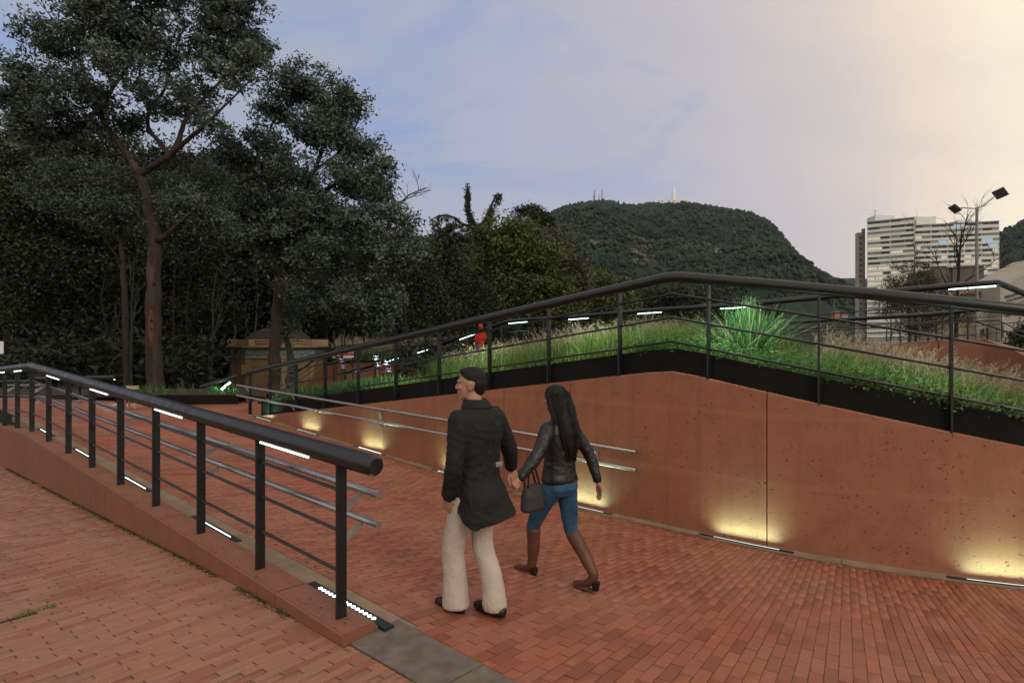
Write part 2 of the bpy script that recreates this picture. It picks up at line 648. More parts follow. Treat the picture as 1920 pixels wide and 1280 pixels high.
M['steel'] = simple('stainless_steel', (0.50, 0.48, 0.48, 1), (0.45, 0.44, 0.44, 1), 0.30, metal=1.0, scale=1.2, bumpk=0)
M['steel_dull'] = simple('dull_steel', (0.40, 0.38, 0.36, 1), (0.28, 0.27, 0.26, 1), 0.5, metal=0.8, scale=8.0, bumpk=0.1)
M['fixture'] = simple('dark_fixture', (0.015, 0.016, 0.017, 1), None, 0.55, scale=9.0)
M['led'] = make_emit('led_white', (0.80, 1.0, 0.93, 1), 4.0)
M['led_dim'] = make_emit('led_white_dim', (0.80, 1.0, 0.93, 1), 1.3)
M['led_far'] = make_emit('led_white_far', (0.66, 1.0, 0.90, 1), 5.0)
M['soil'] = simple('soil', (0.035, 0.026, 0.018, 1), (0.018, 0.014, 0.010, 1), 0.95, scale=5.0, bumpk=0.8, bdist=0.03)
M['earth'] = simple('park_earth', (0.030, 0.032, 0.018, 1), (0.018, 0.016, 0.012, 1), 0.95, scale=0.5, bumpk=0.3)
LED_COL = (0.50, 1.0, 0.68)
LED_SOFT = (0.74, 1.0, 0.86)
# ------------------------------------------------------------------ ground sheets


def grid_sheet(name, fn, us, vs, mat, **tags):
    verts = [fn(u, v) for u in us for v in vs]
    nu, nv = len(us), len(vs)
    q = [(i * nv + j, (i + 1) * nv + j, (i + 1) * nv + j + 1, i * nv + j + 1) for i in range(nu - 1) for j in range(nv - 1)]
    me = np_mesh(name, verts, quads=q, mat=mat, smooth=True)
    o = link_mesh(name, me)
    return tagset(o, tags.get('label'), tags.get('category'), tags.get('group'), tags.get('kind'))


lin_sp = lambda a, b, n: [a + (b - a) * i / (n - 1) for i in range(n)]

# the ground, one sheet out to the horizon
def ground_fn(x, y):
    return (x, y, -1.6)
gx = [-5000, -2000, -800, -200, -60, -20, 20, 60, 200, 800, 2500, 5000]
gy = [-500, -100, -20, 20, 60, 150, 400, 1200, 3000, 6100]
ground = grid_sheet('ground', ground_fn, gx, gy, M['earth'], kind='structure')

# ramp and upper plaza: mortar bed under the bricks
BED = 0.008
def ramp_fn(a, b):
    x, y = AB(a, b)
    return (x, y, z_ramp(x, y) - BED)
ramp_o = grid_sheet('ramp_pavement', ramp_fn, lin_sp(-9, 22, 190), lin_sp(2.60, 9.4, 90), M['mortar'], kind='structure')
def plaza_fn(a, b):
    x, y = AB(a, b)
    return (x, y, z_plaza(x, y) - BED)
plaza_o = grid_sheet('plaza_pavement', plaza_fn, lin_sp(-9, 24, 70), lin_sp(-14, 2.262, 34), M['mortar_dark'], kind='structure')


# ------------------------------------------------------------------ paving bricks
def brick_mesh(name, lx, ly, h, ch, mat):
    """a brick with chamfered top edges; only the sides and the top"""
    x, y = lx / 2, ly / 2
    vs = []
    for (ex, ey, z) in ((x, y, -h), (x, y, -ch), (x - ch, y - ch, 0)):
        vs += [(-ex, -ey, z), (ex, -ey, z), (ex, ey, z), (-ex, ey, z)]
    fs = [(8, 9, 10, 11)]
    for k in (0, 4):
        for i in range(4):
            j = (i + 1) % 4
            fs.append((k + i, k + j, k + 4 + j, k + 4 + i))
    me = bpy.data.meshes.new(name)
    me.from_pydata(vs, [], fs)
    me.update()
    me.materials.append(mat)
    return me, np.array(vs), fs


def frame_on(zf, x, y, ang):
    e = 0.05
    nx = (zf(x + e, y) - zf(x - e, y)) / (2 * e)
    ny = (zf(x, y + e) - zf(x, y - e)) / (2 * e)
    n = Vector((-nx, -ny, 1)).normalized()
    d = Vector((math.cos(ang), math.sin(ang), 0))
    d = (d - n * d.dot(n)).normalized()
    s = n.cross(d)
    return Matrix((d, s, n)).transposed()


def lay_bricks(items, zf, parent, mat_obj, mat_mass, lx, ly, nbest=300):
    """items: (x, y, angle, width scale). The 300 that show largest are objects, the rest one mass."""
    me, bv, bf = brick_mesh('brick', lx, ly, 0.03, 0.0015, mat_obj)
    scored = []
    for (x, y, ang, ws, lsc) in items:
        z = zf(x, y)
        if y < 1.2:
            continue
        u = 960 + 1200 * x / y
        v = 640 + 1200 * (EYE - z) / y
        vis = -350 < u < 2270 and v < 1480
        if not vis:
            continue
        scored.append((y, x, y, ang, ws, z, lsc))
    scored.sort(key=lambda q: q[0])
    # only those wholly in the picture count among the largest
    inside = [q for q in scored if 640 + 1200 * (EYE - q[5]) / q[2] < 1275 and 4 < 960 + 1200 * q[1] / q[2] < 1916]
    best = set(id(q) for q in inside[:nbest])
    V, Q, T = [], [], []
    off = 0
    for q in scored:
        _, x, y, ang, ws, z, lsc = q
        m3 = frame_on(zf, x, y, ang + rng.normal(0, 0.008))
        tilt = Matrix.Rotation(rng.normal(0, 0.005), 3, 'X') @ Matrix.Rotation(rng.normal(0, 0.0018), 3, 'Y')
        m3 = m3 @ tilt
        dz = rng.normal(0, 0.0007)
        sx = lsc * (1.0 + rng.normal(0, 0.004))
        sy = ws * (1.0 + rng.normal(0, 0.02))
        if id(q) in best:
            o = bpy.data.objects.new('brick', me)
            COL.objects.link(o)
            o.parent = parent
            mm = m3.to_4x4() @ Matrix.Diagonal((sx, sy, 1, 1))
            mm.translation = (x, y, z + dz)
            o.matrix_local = mm
        else:
            p = bv * np.array([sx, sy, 1.0])
            p = p @ np.array(m3).T + np.array([x, y, z + dz])
            V.append(p)
            for f in bf:
                Q.append(tuple(i + off for i in f))
            T += [float(rng.random())] * len(bf)
            off += len(bv)
    me2 = np_mesh('brick_mass', np.concatenate(V), quads=Q, mat=mat_mass, attr=T)
    o = link_mesh('brick_field', me2, None, parent)
    o['kind'] = 'stuff'
    return len(scored)


# ramp: courses run across the ramp, fanning round the bend of the wall
PITCH_S, PITCH_W = 0.0725, 0.247
BL, BW = 0.236, 0.0685
LW_IN, LW_OUT = 2.52, 2.24              # inner and outer face of the low wall
def clip_row(w0, w1, lo, hi):
    w0, w1 = max(w0, lo), min(w1, hi)
    return (w0, w1) if w1 - w0 > 0.03 else None


items = []
s = -9.5
row = 0
half = 0.0
while s < 17.5:
    half = (half + 0.5 + rng.normal(0, 0.10)) % 1.0
    # where this course meets the edging on the camera side
    (xa, ya), (xb, yb) = SW(s, 0.0), SW(s, 4.0)
    ba, bb_ = toAB(xa, ya)[1], toAB(xb, yb)[1]
    am = toAB(xb, yb)[0]
    lim = 2.735 if am > 3.4 else 2.70
    wmax = 4.0 * (ba - lim) / (ba - bb_) if ba > bb_ else 9.0
    wmax = min(wmax, 12.0)
    wmin = 0.139 if s < 11.2 else -1.9
    w = wmin - half * PITCH_W
    while w < wmax:
        cl_ = clip_row(w + 0.0055, w + PITCH_W - 0.0055, wmin + 0.003, wmax - 0.003)
        if cl_:
            L = cl_[1] - cl_[0]
            wc = (cl_[0] + cl_[1]) / 2
            cx, cy = SW(s, wc)
            if s < 0:
                fan = (RAD + wc) / 9.0
                ang = math.atan2(CEN[1] - cy, CEN[0] - cx)
            else:
                fan = 1.0
                ang = math.atan2(B2[1], B2[0])
            items.append((cx, cy, ang, fan, L / BL))
        w += PITCH_W
    s += PITCH_S if s >= 0 else PITCH_S * RAD / 9.0
    row += 1
n_ramp = lay_bricks(items, z_ramp, ramp_o, M['brick_ramp'], M['brick_ramp_far'], BL, BW)

# lower plaza on the left
PA = R_(53)
dx, dy = math.cos(PA), math.sin(PA)
items = []
PL, PW = 0.33, 0.0605
for r in range(-60, 330):
    offr = (0.5 * (r % 2) + rng.normal(0, 0.09)) * PL
    py = r * PW
    # b grows along the course: find where it meets the low wall
    b0 = toAB(-py * dy, py * dx)[1]
    b1 = toAB(dx - py * dy, dy + py * dx)[1]
    hit = (2.247 - b0) / (b1 - b0)
    xa, ya = hit * dx - py * dy, hit * dy + py * dx
    if toAB(xa, ya)[0] < 3.56:
        hit = (2.292 - b0) / (b1 - b0)
    for c in range(-40, 44):
        px = c * PL + offr
        cl_ = clip_row(px + 0.005, px + PL - 0.005, -99, hit - 0.004)
        if not cl_:
            continue
        L, pc_ = cl_[1] - cl_[0], (cl_[0] + cl_[1]) / 2
        x = pc_ * dx - py * dy
        y = pc_ * dy + py * dx
        if toAB(x, y)[0] > 20 or y < 1.2:
            continue
        # open slot drain in the paving
        if -0.032 < py - 5.585 < 0.032 and pc_ < 1.77:
            continue
        if rng.random() < 0.012 and L < PL * 0.7:
            continue
        items.append((x, y, PA, 1.0, L / (PL - 0.010)))
n_plaza = lay_bricks(items, z_plaza, plaza_o, M['brick_plaza'], M['brick_plaza_far'], PL - 0.010, PW - 0.004)

# ------------------------------------------------------------------ low wall on the left, beside the ramp
def lp(a, off=0.0):
    """point on the low wall's line at chainage a, shifted off metres towards the ramp"""
    return AB(a, 2.38 + off)


def lw_z(a):
    return lw_top(a)


lowwall = empty('low_wall', (*lp(3.6), 0), 'low smooth terracotta concrete wall carrying the left black railing', 'wall')
joints = [3.57, 4.47, 6.86, 9.24, 12.0, 14.7, 17.0]
for j0, j1 in zip(joints[:-1], joints[1:]):
    mb = MB()
    n = max(2, int((j1 - j0) / 0.3))
    aa = lin_sp(j0 + (0.004 if j0 > 3.6 else 0), j1 - 0.004, n)
    rings = []
    for a in aa:
        zt = lw_z(a)
        rings.append([Vector((*lp(a, -0.13), -1.2)), Vector((*lp(a, 0.13), -1.2)), Vector((*lp(a, 0.13), zt - 0.008)), Vector((*lp(a, 0.122), zt)),
                      Vector((*lp(a, -0.122), zt)), Vector((*lp(a, -0.13), zt - 0.008))])
    mb.loft(rings)
    mb.build('panel', M['concrete_low'], lowwall)

# worn top skin of the low wall
mb = MB()
for j0, j1 in zip(joints[:-1], joints[1:]):
    aa = lin_sp(j0 + 0.008, j1 - 0.008, max(2, int((j1 - j0) / 0.3)))
    vs, fs = [], []
    for a in aa:
        zt = lw_z(a) + 0.002
        vs += [Vector((*lp(a, -0.118), zt)), Vector((*lp(a, 0.118), zt))]
    for i in range(len(aa) - 1):
        fs.append((2 * i, 2 * i + 2, 2 * i + 3, 2 * i + 1))
    mb.add(vs, fs)
mb.build('worn_top', M['concrete_top'], lowwall)

# pale stone strip between the low wall and the ramp bricks; grey slabs where it runs on across the path
strip = empty('edging_strip', (*lp(3.6, 0.3), 0), 'pale stone strip between the low wall and the ramp bricks', 'edging')
slabs = [(3.576 + 1.52 * i, 3.576 + 1.52 * (i + 1)) for i in range(8)]
for k, (a0, a1) in enumerate(slabs):
    mb = MB()
    rings = []
    for a in lin_sp(a0 + 0.004, a1 - 0.004, 5):
        pl_, pr_ = lp(a, 0.132), lp(a, 0.345)
        zl, zr = z_ramp(*pl_) + 0.004, z_ramp(*pr_) + 0.003
        rings.append([Vector((*pl_, zl - 0.1)), Vector((*pr_, zr - 0.1)), Vector((*pr_, zr)), Vector((*pl_, zl))])
    if k == 0:
        mb2 = MB()
    mb.loft(rings)
    mb.build('slab', M['stone'], strip)
grey = empty('stone_slabs', (*AB(2.9, 2.5), 0), 'grey stone slabs set in the paving at the end of the low wall', 'paving slabs')
for (a0, a1) in ((2.74, 3.568), (1.9, 2.735), (1.05, 1.895), (0.2, 1.045), (-0.65, 0.195)):
    mb = MB()
    rings = []
    for a in lin_sp(a0 + 0.004, a1 - 0.004, 4):
        p1, p2 = AB(a, 2.30), AB(a, 2.69)
        rings.append([Vector((*p1, -0.1)), Vector((*p2, -0.1)), Vector((*p2, z_ramp(*p2) + 0.005)), Vector((*p1, z_plaza(*p1) + 0.005))])
    mb.loft(rings)
    mb.build('slab', M['stone_grey'], grey)

# ------------------------------------------------------------------ planter wall on the right
pwall = empty('retaining_wall', (*SW(0, 0), -0.3), 'tall pitted terracotta concrete planter wall rising to a blunt peak', 'wall')
pj = [11.0, 8.75, 5.80, 2.78, 1.53, -1.12, -4.05, -7.0]
for j1, j0 in zip(pj[:-1], pj[1:]):
    mb = MB()
    n = max(3, int((j1 - j0) / 0.22))
    ss = lin_sp(j0 + 0.006, j1 - 0.006, n)
    if j0 < 0 < j1:
        ss = sorted(ss + [-0.12, -0.05, 0.0, 0.05, 0.12])
    rings = []
    for s in ss:
        zt = wall_top(s)
        if abs(s) < 0.35:                      # the peak is eased
            zt -= 0.02 * (1 - abs(s) / 0.35)
        p_f, p_b = SW(s, 0.0), SW(s, -0.25)
        zb = -1.0
        zt = max(zt, z_ramp(*p_f) - 0.02)
        rings.append([Vector((*p_b, zb)), Vector((*p_f, zb)), Vector((*p_f, zt - 0.010)), Vector((*SW(s, -0.010), zt)), Vector((*p_b, zt))])
    mb.loft(rings)
    mb.build('panel', M['concrete'], pwall)

# kerb strip along its foot
kerb = empty('kerb_strip', (*SW(0, 0.06), -0.3), 'pale stone strip along the foot of the planter wall', 'edging')
for k in range(13):
    s1, s0 = 11.2 - 1.45 * k, 11.2 - 1.45 * (k + 1)
    mb = MB()
    rings = []
    for s in lin_sp(s0 + 0.003, s1 - 0.003, 6):
        p1, p2 = SW(s, 0.002), SW(s, 0.135)
        z1 = z_ramp(*p1) + 0.016
        z2 = z_ramp(*p2) + 0.010
        rings.append([Vector((*p1, z1 - 0.2)), Vector((*p2, z2 - 0.2)), Vector((*p2, z2)), Vector((*p1, z1))])
    mb.loft(rings)
    mb.build('slab', M['stone'], kerb)

# black steel upstand that holds the planting
edge = empty('planter_edging', (*SW(0, -0.06), 1.6), 'black steel plate upstand on top of the terracotta wall', 'edging')
for (s0, s1) in ((-7, -2.2), (-2.1985, 2.6), (2.6015, 6.5), (6.5015, 10.75)):
    mb = MB()
    ss = lin_sp(s0, s1, 18)
    if s0 < 0 < s1:
        ss = sorted(ss + [0.0, -0.1, 0.1])
    rings = []
    for s in ss:
        p_f, p_b = SW(s, -0.070), SW(s, -0.085)
        zt = wall_top(s) + 0.275 - (0.02 * (1 - abs(s) / 0.35) if abs(s) < 0.35 else 0)
        zt = max(zt, 0.48)
        rings.append([Vector((*p_b, zt - 0.5)), Vector((*p_f, zt - 0.5)), Vector((*p_f, zt)), Vector((*p_b, zt))])
    mb.loft(rings)
    mb.build('plate', M['plate'], edge)
mb = MB()
mb.box((*SW(10.76, -0.5), 0.30), (0.012, 0.85, 0.5), Matrix.Rotation(math.atan2(B2[1], B2[0]) - math.pi / 2, 3, 'Z'))
mb.build('end_plate', M['plate'], edge)
mb = MB()
mb.tube([(*SW(11.0, -0.12), 0.50), (*SW(10.0, -0.9), 0.50)], 0.045, 10)
mb.build('end_pipe', M['black'], edge, smooth=True)


def planter_w(s):
    return 5.2 if s < 2 else (5.2 - (s - 2) * 0.52 if s < 10 else 1.0)


def soil_z(s, w):
    return max(wall_top(s) + 0.235, 0.40) + (0.02 if s > -0.5 else -0.02) * min(3.0, -w) - (0.02 if abs(s) < 0.2 else 0)


def soil_fn(s, t):
    w = -0.09 - t * (planter_w(s) - 0.1)
    return (*SW(s, w), soil_z(s, w))
soil = grid_sheet('planter_soil', soil_fn, lin_sp(-9, 10.7, 70), lin_sp(0, 1, 16), M['soil'], kind='structure')
# ------------------------------------------------------------------ railings


def flat_post(mb, path, s, z0, z1, wid=0.075, thk=0.022, off=0.0):
    x, y = path(s, off)
    x2, y2 = path(s + 0.02, off)
    d = Vector((x2 - x, y2 - y, 0)).normalized()
    c = Vector((-d.y, d.x, 0))
    q = []
    for z in (z0, z1):
        for (i, j) in ((-1, -1), (1, -1), (1, 1), (-1, 1)):
            q.append(Vector((x, y, z)) + d * (i * thk / 2) + c * (j * wid / 2))
    mb.hexa(q)


def area_light(name, parent, loc, direction, sx, sy, power, color=LED_COL, spread=140, xaxis=None):
    d = bpy.data.lights.new(name, 'AREA')
    d.shape = 'RECTANGLE'
    d.size = sx
    d.size_y = sy
    d.energy = power
    d.color = color
    d.spread = R_(spread)
    o = bpy.data.objects.new(name, d)
    COL.objects.link(o)
    z = -Vector(direction).normalized()
    x = Vector(xaxis) if xaxis is not None else z.orthogonal()
    x = (x - z * x.dot(z)).normalized()
    y = z.cross(x)
    m = Matrix((x, y, z)).transposed().to_4x4()
    m.translation = loc
    if parent is not None:
        o.parent = parent
        m = parent.matrix_basis.inverted() @ m
    o.matrix_local = m
    return o


def make_rail(root, path, pipe_z, base_z, ss, posts, bars, r_pipe, leds=(), led_off=0.0, r_bar=0.0125, led_mat=None,
              post_base=None, pipe_n=20, bar_ss=None, bar_base=None, led_r=0.014, post_w=0.075, led_drop=0.86):
    mb = MB()
    pts = [Vector((*path(s, 0), pipe_z(s))) for s in ss]
    mb.tube(pts, r_pipe, pipe_n)
    pipe = mb.build('top_pipe', M['black'], root, smooth=True, bevel=0.0)
    bb = bar_base or base_z
    for h in bars:
        mb = MB()
        mb.tube([Vector((*path(s, 0), bb(s) + h)) for s in (bar_ss or ss)], r_bar, 8)
        mb.build('bar', M['black'], root, smooth=True)
    for s in posts:
        mb = MB()
        flat_post(mb, path, s, (post_base or base_z)(s) - 0.01, pipe_z(s) - r_pipe * 0.6, wid=post_w)
        mb.build('post', M['black'], root, bevel=0.002)
    for (l0, l1) in leds:
        mb = MB()
        q = lin_sp(l0, l1, 5)
        mb.tube([Vector((*path(s, led_off * r_pipe * 0.62), pipe_z(s) - r_pipe * led_drop)) for s in q], led_r, 8)
        o = mb.build('led_strip', led_mat or M['led'], root)
        o['label'] = 'glowing white light strip under the top pipe'
    return pipe


def lrail_z(a):
    return lw_z(a) + 1.09


lrail = empty('railing', (*lp(3.8), lw_z(3.8)), 'near black railing with double steel handrail on the low wall', 'railing')
lposts = [3.79 + 1.18 * i for i in range(12)]
lss = [3.42] + lin_sp(3.6, 13.1, 12) + [13.25, 13.4] + lin_sp(13.8, 17.0, 6)
make_rail(lrail, lp, lrail_z, lw_z, lss, lposts, (0.31, 0.585, 0.86), 0.0675,
          leds=[(4.15 + 2.36 * k, 4.88 + 2.36 * k) for k in range(4)] + [(13.85, 14.45), (15.4, 16.0)], led_off=-1.0, led_r=0.0075, bar_ss=[3.79] + lss[2:])
# rounded end of the pipe
mb = MB()
e0 = Vector((*lp(3.42), lrail_z(3.42)))
e1 = Vector((*lp(3.385), lrail_z(3.385)))
mb.tube([e0, e0.lerp(e1, 0.5), e1], [0.0675, 0.065, 0.052], 20)
mb.build('end_cap', M['black'], lrail, smooth=True)
# double stainless handrail on the ramp side
def lhz(h0, s):
    return h0 + 0.0305 * (s - 3.6) if s < 13.25 else h0 + 0.294 - 0.05 * (s - 13.25)
for (h0, nm) in ((0.905, 'handrail'), (0.700, 'handrail')):
    mb = MB()
    ss = [3.60] + lin_sp(3.8, 13.0, 12) + lin_sp(13.3, 16.4, 6)
    mb.tube([Vector((*lp(s, 0.17), lhz(h0, s))) for s in ss], 0.0255, 14)
    mb.build(nm, M['steel'], lrail, smooth=True)
for k, a in enumerate([3.79 + 2.36 * i for i in range(6)]):
    for h0 in (0.905, 0.700):
        z = lhz(h0, a) - 0.02
        mb = MB()
        p1 = Vector((*lp(a, 0.03), z - 0.115))
        p2 = Vector((*lp(a, 0.168), z))
        d = Vector((*lp(a + 0.02, 0), 0)) - Vector((*lp(a, 0), 0))
        d.normalize()
        up = Vector((0, 0, 1))
        mb.hexa([p1 - d * .004, p1 + d * .004, p2 + d * .004 - up * 0.02, p2 - d * .004 - up * 0.02,
                 p1 - d * .004 + up * 0.07, p1 + d * .004 + up * 0.07, p2 + d * .004 + up * 0.01, p2 - d * .004 + up * 0.01])
        mb.build('bracket', M['steel_dull'], lrail)

# ------------------------------------------------------------------ railing on the planter wall
def rpath(s, off=0.0):
    return SW(s, -0.035 + off)
def r_pipe_z(s):
    return rail_top(s) - 0.0625 - (0.01 if abs(s) < 0.06 else 0)
def r_base(s):
    return wall_top(s)
def r_post_base(s):
    return max(wall_top(s), z_ramp(*SW(s, 0)))
rrail = empty('railing', (*SW(0, -0.03), 1.6), 'long black railing with thick pipe on top of the planter wall', 'railing')
rss = lin_sp(-7.0, -0.3, 16) + [-0.12, 0.0, 0.12] + lin_sp(0.4, 11.35, 14)
rposts = [-0.46 - 1.175 * i for i in range(6)] + [0.75 + 1.185 * i for i in range(9)] + [11.25]
make_rail(rrail, rpath, r_pipe_z, r_base, rss, rposts, (0.345, 0.63, 0.915), 0.0625,
          leds=[(s - 0.35, s + 0.35) for s in (-2.95, -0.72, 1.5, 3.8, 6.1, 8.4)], led_off=-1.6, led_drop=0.25, led_r=0.008, r_bar=0.014,
          post_base=r_post_base, bar_ss=[s for s in rss if s < 11.3])
for s in (-2.95, -0.72, 1.5, 3.8, 6.1):
    q = SW(s, -0.13)
    tg = Vector((*SW(s - 0.2, 0), 0)) - Vector((*SW(s + 0.2, 0), 0))
    inw = Vector((*SW(s, -1.0), 0)) - Vector((*SW(s, 0), 0))
    area_light('lamp', rrail, Vector((*q, r_pipe_z(s) - 0.06)), inw.normalized() * 1.0 + Vector((0, 0, -1.0)), 0.7, 0.02, 24.0 if -2 < s < 0 else 15.0, color=LED_SOFT, spread=150, xaxis=tg)

# ------------------------------------------------------------------ double stainless handrail on the wall
hrail = empty('handrail', (*SW(0.5, 0.1), 0.5), 'double stainless steel handrail fixed to the planter wall', 'handrail')
def hz(s, low):
    t = (s - 0.45) / (11.64 - 0.45)
    return ((0.352 + t * (0.63 - 0.352)) if low else (0.575 + t * (0.878 - 0.575)))
for low in (0, 1):
    mb = MB()
    mb.tube([Vector((*SW(s, 0.10), hz(s, low))) for s in lin_sp(0.42, 11.66, 12)], 0.0245, 14)
    mb.build('pipe', M['steel'], hrail, smooth=True)
for s in (1.11, 5.9, 9.05, 11.25):
    mb = MB()
    zc = (hz(s, 0) + hz(s, 1)) / 2 - 0.06
    if s < 8:
        x, y = SW(s, 0.006)
        mt = Matrix.Rotation(math.atan2(A2[1], A2[0]), 3, 'Z')
        mb.box((x, y, zc), (0.085, 0.008, 0.34), mt)
        mb.build('bracket_plate', M['steel_dull'], hrail)
    for low in (0, 1):
        mb = MB()
        p1 = Vector((*SW(s, 0.005), hz(s, low) - 0.13))
        p2 = Vector((*SW(s, 0.10), hz(s, low) - 0.02))
        d = Vector((A2[0], A2[1], 0)) * 0.006
        up = Vector((0, 0, 1))
        mb.hexa([p1 - d, p1 + d, p2 + d, p2 - d, p1 - d + up * 0.05, p1 + d + up * 0.05, p2 + d + up * 0.012, p2 - d + up * 0.012])
        mb.build('bracket', M['steel_dull'], hrail)


# ------------------------------------------------------------------ lights let into the ground
def ground_light(name, label, p_fn, s0, s1, zf, led0, led1, group, wid=0.075, dots=True):
    c = p_fn((s0 + s1) / 2, 0)
    root = empty(name, (*c, zf(*c)), label, 'ground light', group)
    mb = MB()
    rings = []
    for s in lin_sp(s0, s1, 5):
        p1, p2 = p_fn(s, -wid / 2), p_fn(s, wid / 2)
        z1, z2 = zf(*p1), zf(*p2)
        rings.append([Vector((*p1, z1 - 0.06)), Vector((*p2, z2 - 0.06)), Vector((*p2, z2)), Vector((*p1, z1))])
    mb.loft(rings)
    mb.build('housing', M['fixture'], root)
    mb = MB()
    if dots:
        k = 15
        for i in range(k):
            s = led0 + (led1 - led0) * (i + 0.5) / k
            x, y = p_fn(s, -0.004)
            mb.lathe((x, y, zf(x, y) + 0.002), [(0.016, -0.006), (0.016, 0.002), (0.010, 0.004)], 10)
        o = mb.build('diodes', M['led'], root)
        o['kind'] = 'stuff'
    else:
        rings = []
        for s in lin_sp(led0, led1, 5):
            p1, p2 = p_fn(s, -0.0045), p_fn(s, 0.0045)
            z1, z2 = zf(*p1), zf(*p2)
            rings.append([Vector((*p1, z1 - 0.01)), Vector((*p2, z2 - 0.01)), Vector((*p2, z2 + 0.003)), Vector((*p1, z1 + 0.003))])
        mb.loft(rings)
        o = mb.build('lens', M['led_dim'] if 'wall' in label else M['led'], root)
    o['label'] = 'glowing row of white diodes'
    return root


def lgp(s, off):
    return lp(s, 0.185 + off)
lgl_z = lambda x, y: z_ramp(x, y) + 0.010
for k, lab in enumerate(('lit ground light beside the end post of the near railing',
                         'lit ground light beside the third post of the near railing',
                         'lit ground light beside the fifth post of the near railing',
                         'lit ground light beside the seventh post of the near railing',
                         'farthest lit ground light along the near railing')):
    a = 4.05 + 2.30 * k
    r_ = ground_light('ground_light', lab, lgp, a - 0.55, a + 0.47, lgl_z, a - 0.40, a + 0.34, 'ground lights along the low wall', dots=(k == 0))
    c = lgp(a, -0.01)
    area_light('lamp', r_, Vector((*c, lgl_z(*c) + 0.012)), (0, 0, 1), 0.7, 0.02, 0.6, spread=120, xaxis=(A2[0], A2[1], 0))


def rgp(s, off):
    return SW(s, 0.075 - off)
rgl_z = lambda x, y: z_ramp(x, y) + 0.019
for k, (s, lab) in enumerate(((-3.25, 'lit ground light washing the planter wall at the right edge'),
                              (-0.90, 'lit ground light below the wall joint nearest the peak'),
                              (1.30, 'lit ground light washing the wall beside the walking woman'),
                              (3.85, 'lit ground light at the wall just left of the walking man'),
                              (6.15, 'lit ground light under the middle handrail bracket'),
                              (8.40, 'lit ground light under the second wall joint from the ramp top'),
                              (10.35, 'lit ground light at the low tip of the planter wall'))):
    r_ = ground_light('ground_light', lab, rgp, s - 0.50, s + 0.50, rgl_z, s - 0.36, s + 0.34, 'ground lights along the planter wall', wid=0.055, dots=False)
    c = SW(s, 0.105)
    tow = Vector((*SW(s, -1), 0)) - Vector((*SW(s, 0), 0))
    tg = Vector((*SW(s - 0.2, 0), 0)) - Vector((*SW(s + 0.2, 0), 0))
    area_light('lamp', r_, Vector((*c, rgl_z(*c) + 0.012)), tow.normalized() * 0.30 + Vector((0, 0, 1)), 0.66, 0.02, 5.6, spread=130, xaxis=tg)


# ------------------------------------------------------------------ farther railings beyond the planter
class Poly:
    """polyline with chainage in plan, z carried along"""

    def __init__(self, pts):
        self.p = [Vector(q) for q in pts]
        self.s = [0.0]
        for a, b in zip(self.p[:-1], self.p[1:]):
            self.s.append(self.s[-1] + math.hypot(b.x - a.x, b.y - a.y))
        self.L = self.s[-1]

    def at(self, s):
        s = min(max(s, 0.0), self.L - 1e-6)
        for i in range(len(self.p) - 1):
            if self.s[i] <= s <= self.s[i + 1]:
                t = (s - self.s[i]) / (self.s[i + 1] - self.s[i])
                return self.p[i].lerp(self.p[i + 1], t)
        return self.p[-1]

    def path(self, s, off=0.0):
        q = self.at(s)
        a, b = self.at(s - 0.05), self.at(s + 0.05)
        d = Vector((b.x - a.x, b.y - a.y)).normalized()
        return (q.x + d.y * off, q.y - d.x * off)

    def z(self, s):
        return self.at(s).z


def far_rail(label, px, led_px, post_gap, bars, r_pipe, wall=True, steel=False, rb=0.014, wall_depth=1.2):
    """px: (u, v, depth) of the top of the pipe"""
    pl = Poly([P(u, v, Y) - Vector((0, 0, r_pipe)) for (u, v, Y) in px])
    root = empty('railing', pl.at(pl.L / 2) - Vector((0, 0, 1.1)), label, 'railing')
    ss = sorted(set(pl.s + lin_sp(0, pl.L, max(3, int(pl.L / 3)))))
    base = lambda s: pl.z(s) - 1.10
    leds = []
    for (u0, u1) in led_px:
        best = [min((abs(960 + 1200 * pl.at(s).x / pl.at(s).y - u), s) for s in lin_sp(0, pl.L, 900))[1] for u in (u0, u1)]
        leds.append((min(best), max(best)))
    k = int(pl.L / post_gap)
    posts = [0.1 + i * post_gap for i in range(k + 1) if 0.1 + i * post_gap < pl.L]
    make_rail(root, pl.path, pl.z, base, ss, posts, bars, r_pipe, leds=leds, led_off=0.0, r_bar=rb, led_mat=M['led_far'], pipe_n=12, led_r=0.024)
    for (l0, l1) in leds:
        q = pl.at((l0 + l1) / 2)
        tg = pl.at(l1) - pl.at(l0)
        area_light('lamp', root, q - Vector((0, 0, r_pipe + 0.07)), (0, -0.25, -1), max(0.3, tg.length), 0.03, 4.0, color=LED_SOFT, spread=160, xaxis=tg)
    if steel:
        for h in (0.62, 0.82):
            mb = MB()
            mb.tube([Vector((*pl.path(s, 0.15), base(s) + h)) for s in ss], 0.022, 8)
            mb.build('handrail', M['steel'], root, smooth=True)
    return pl, root


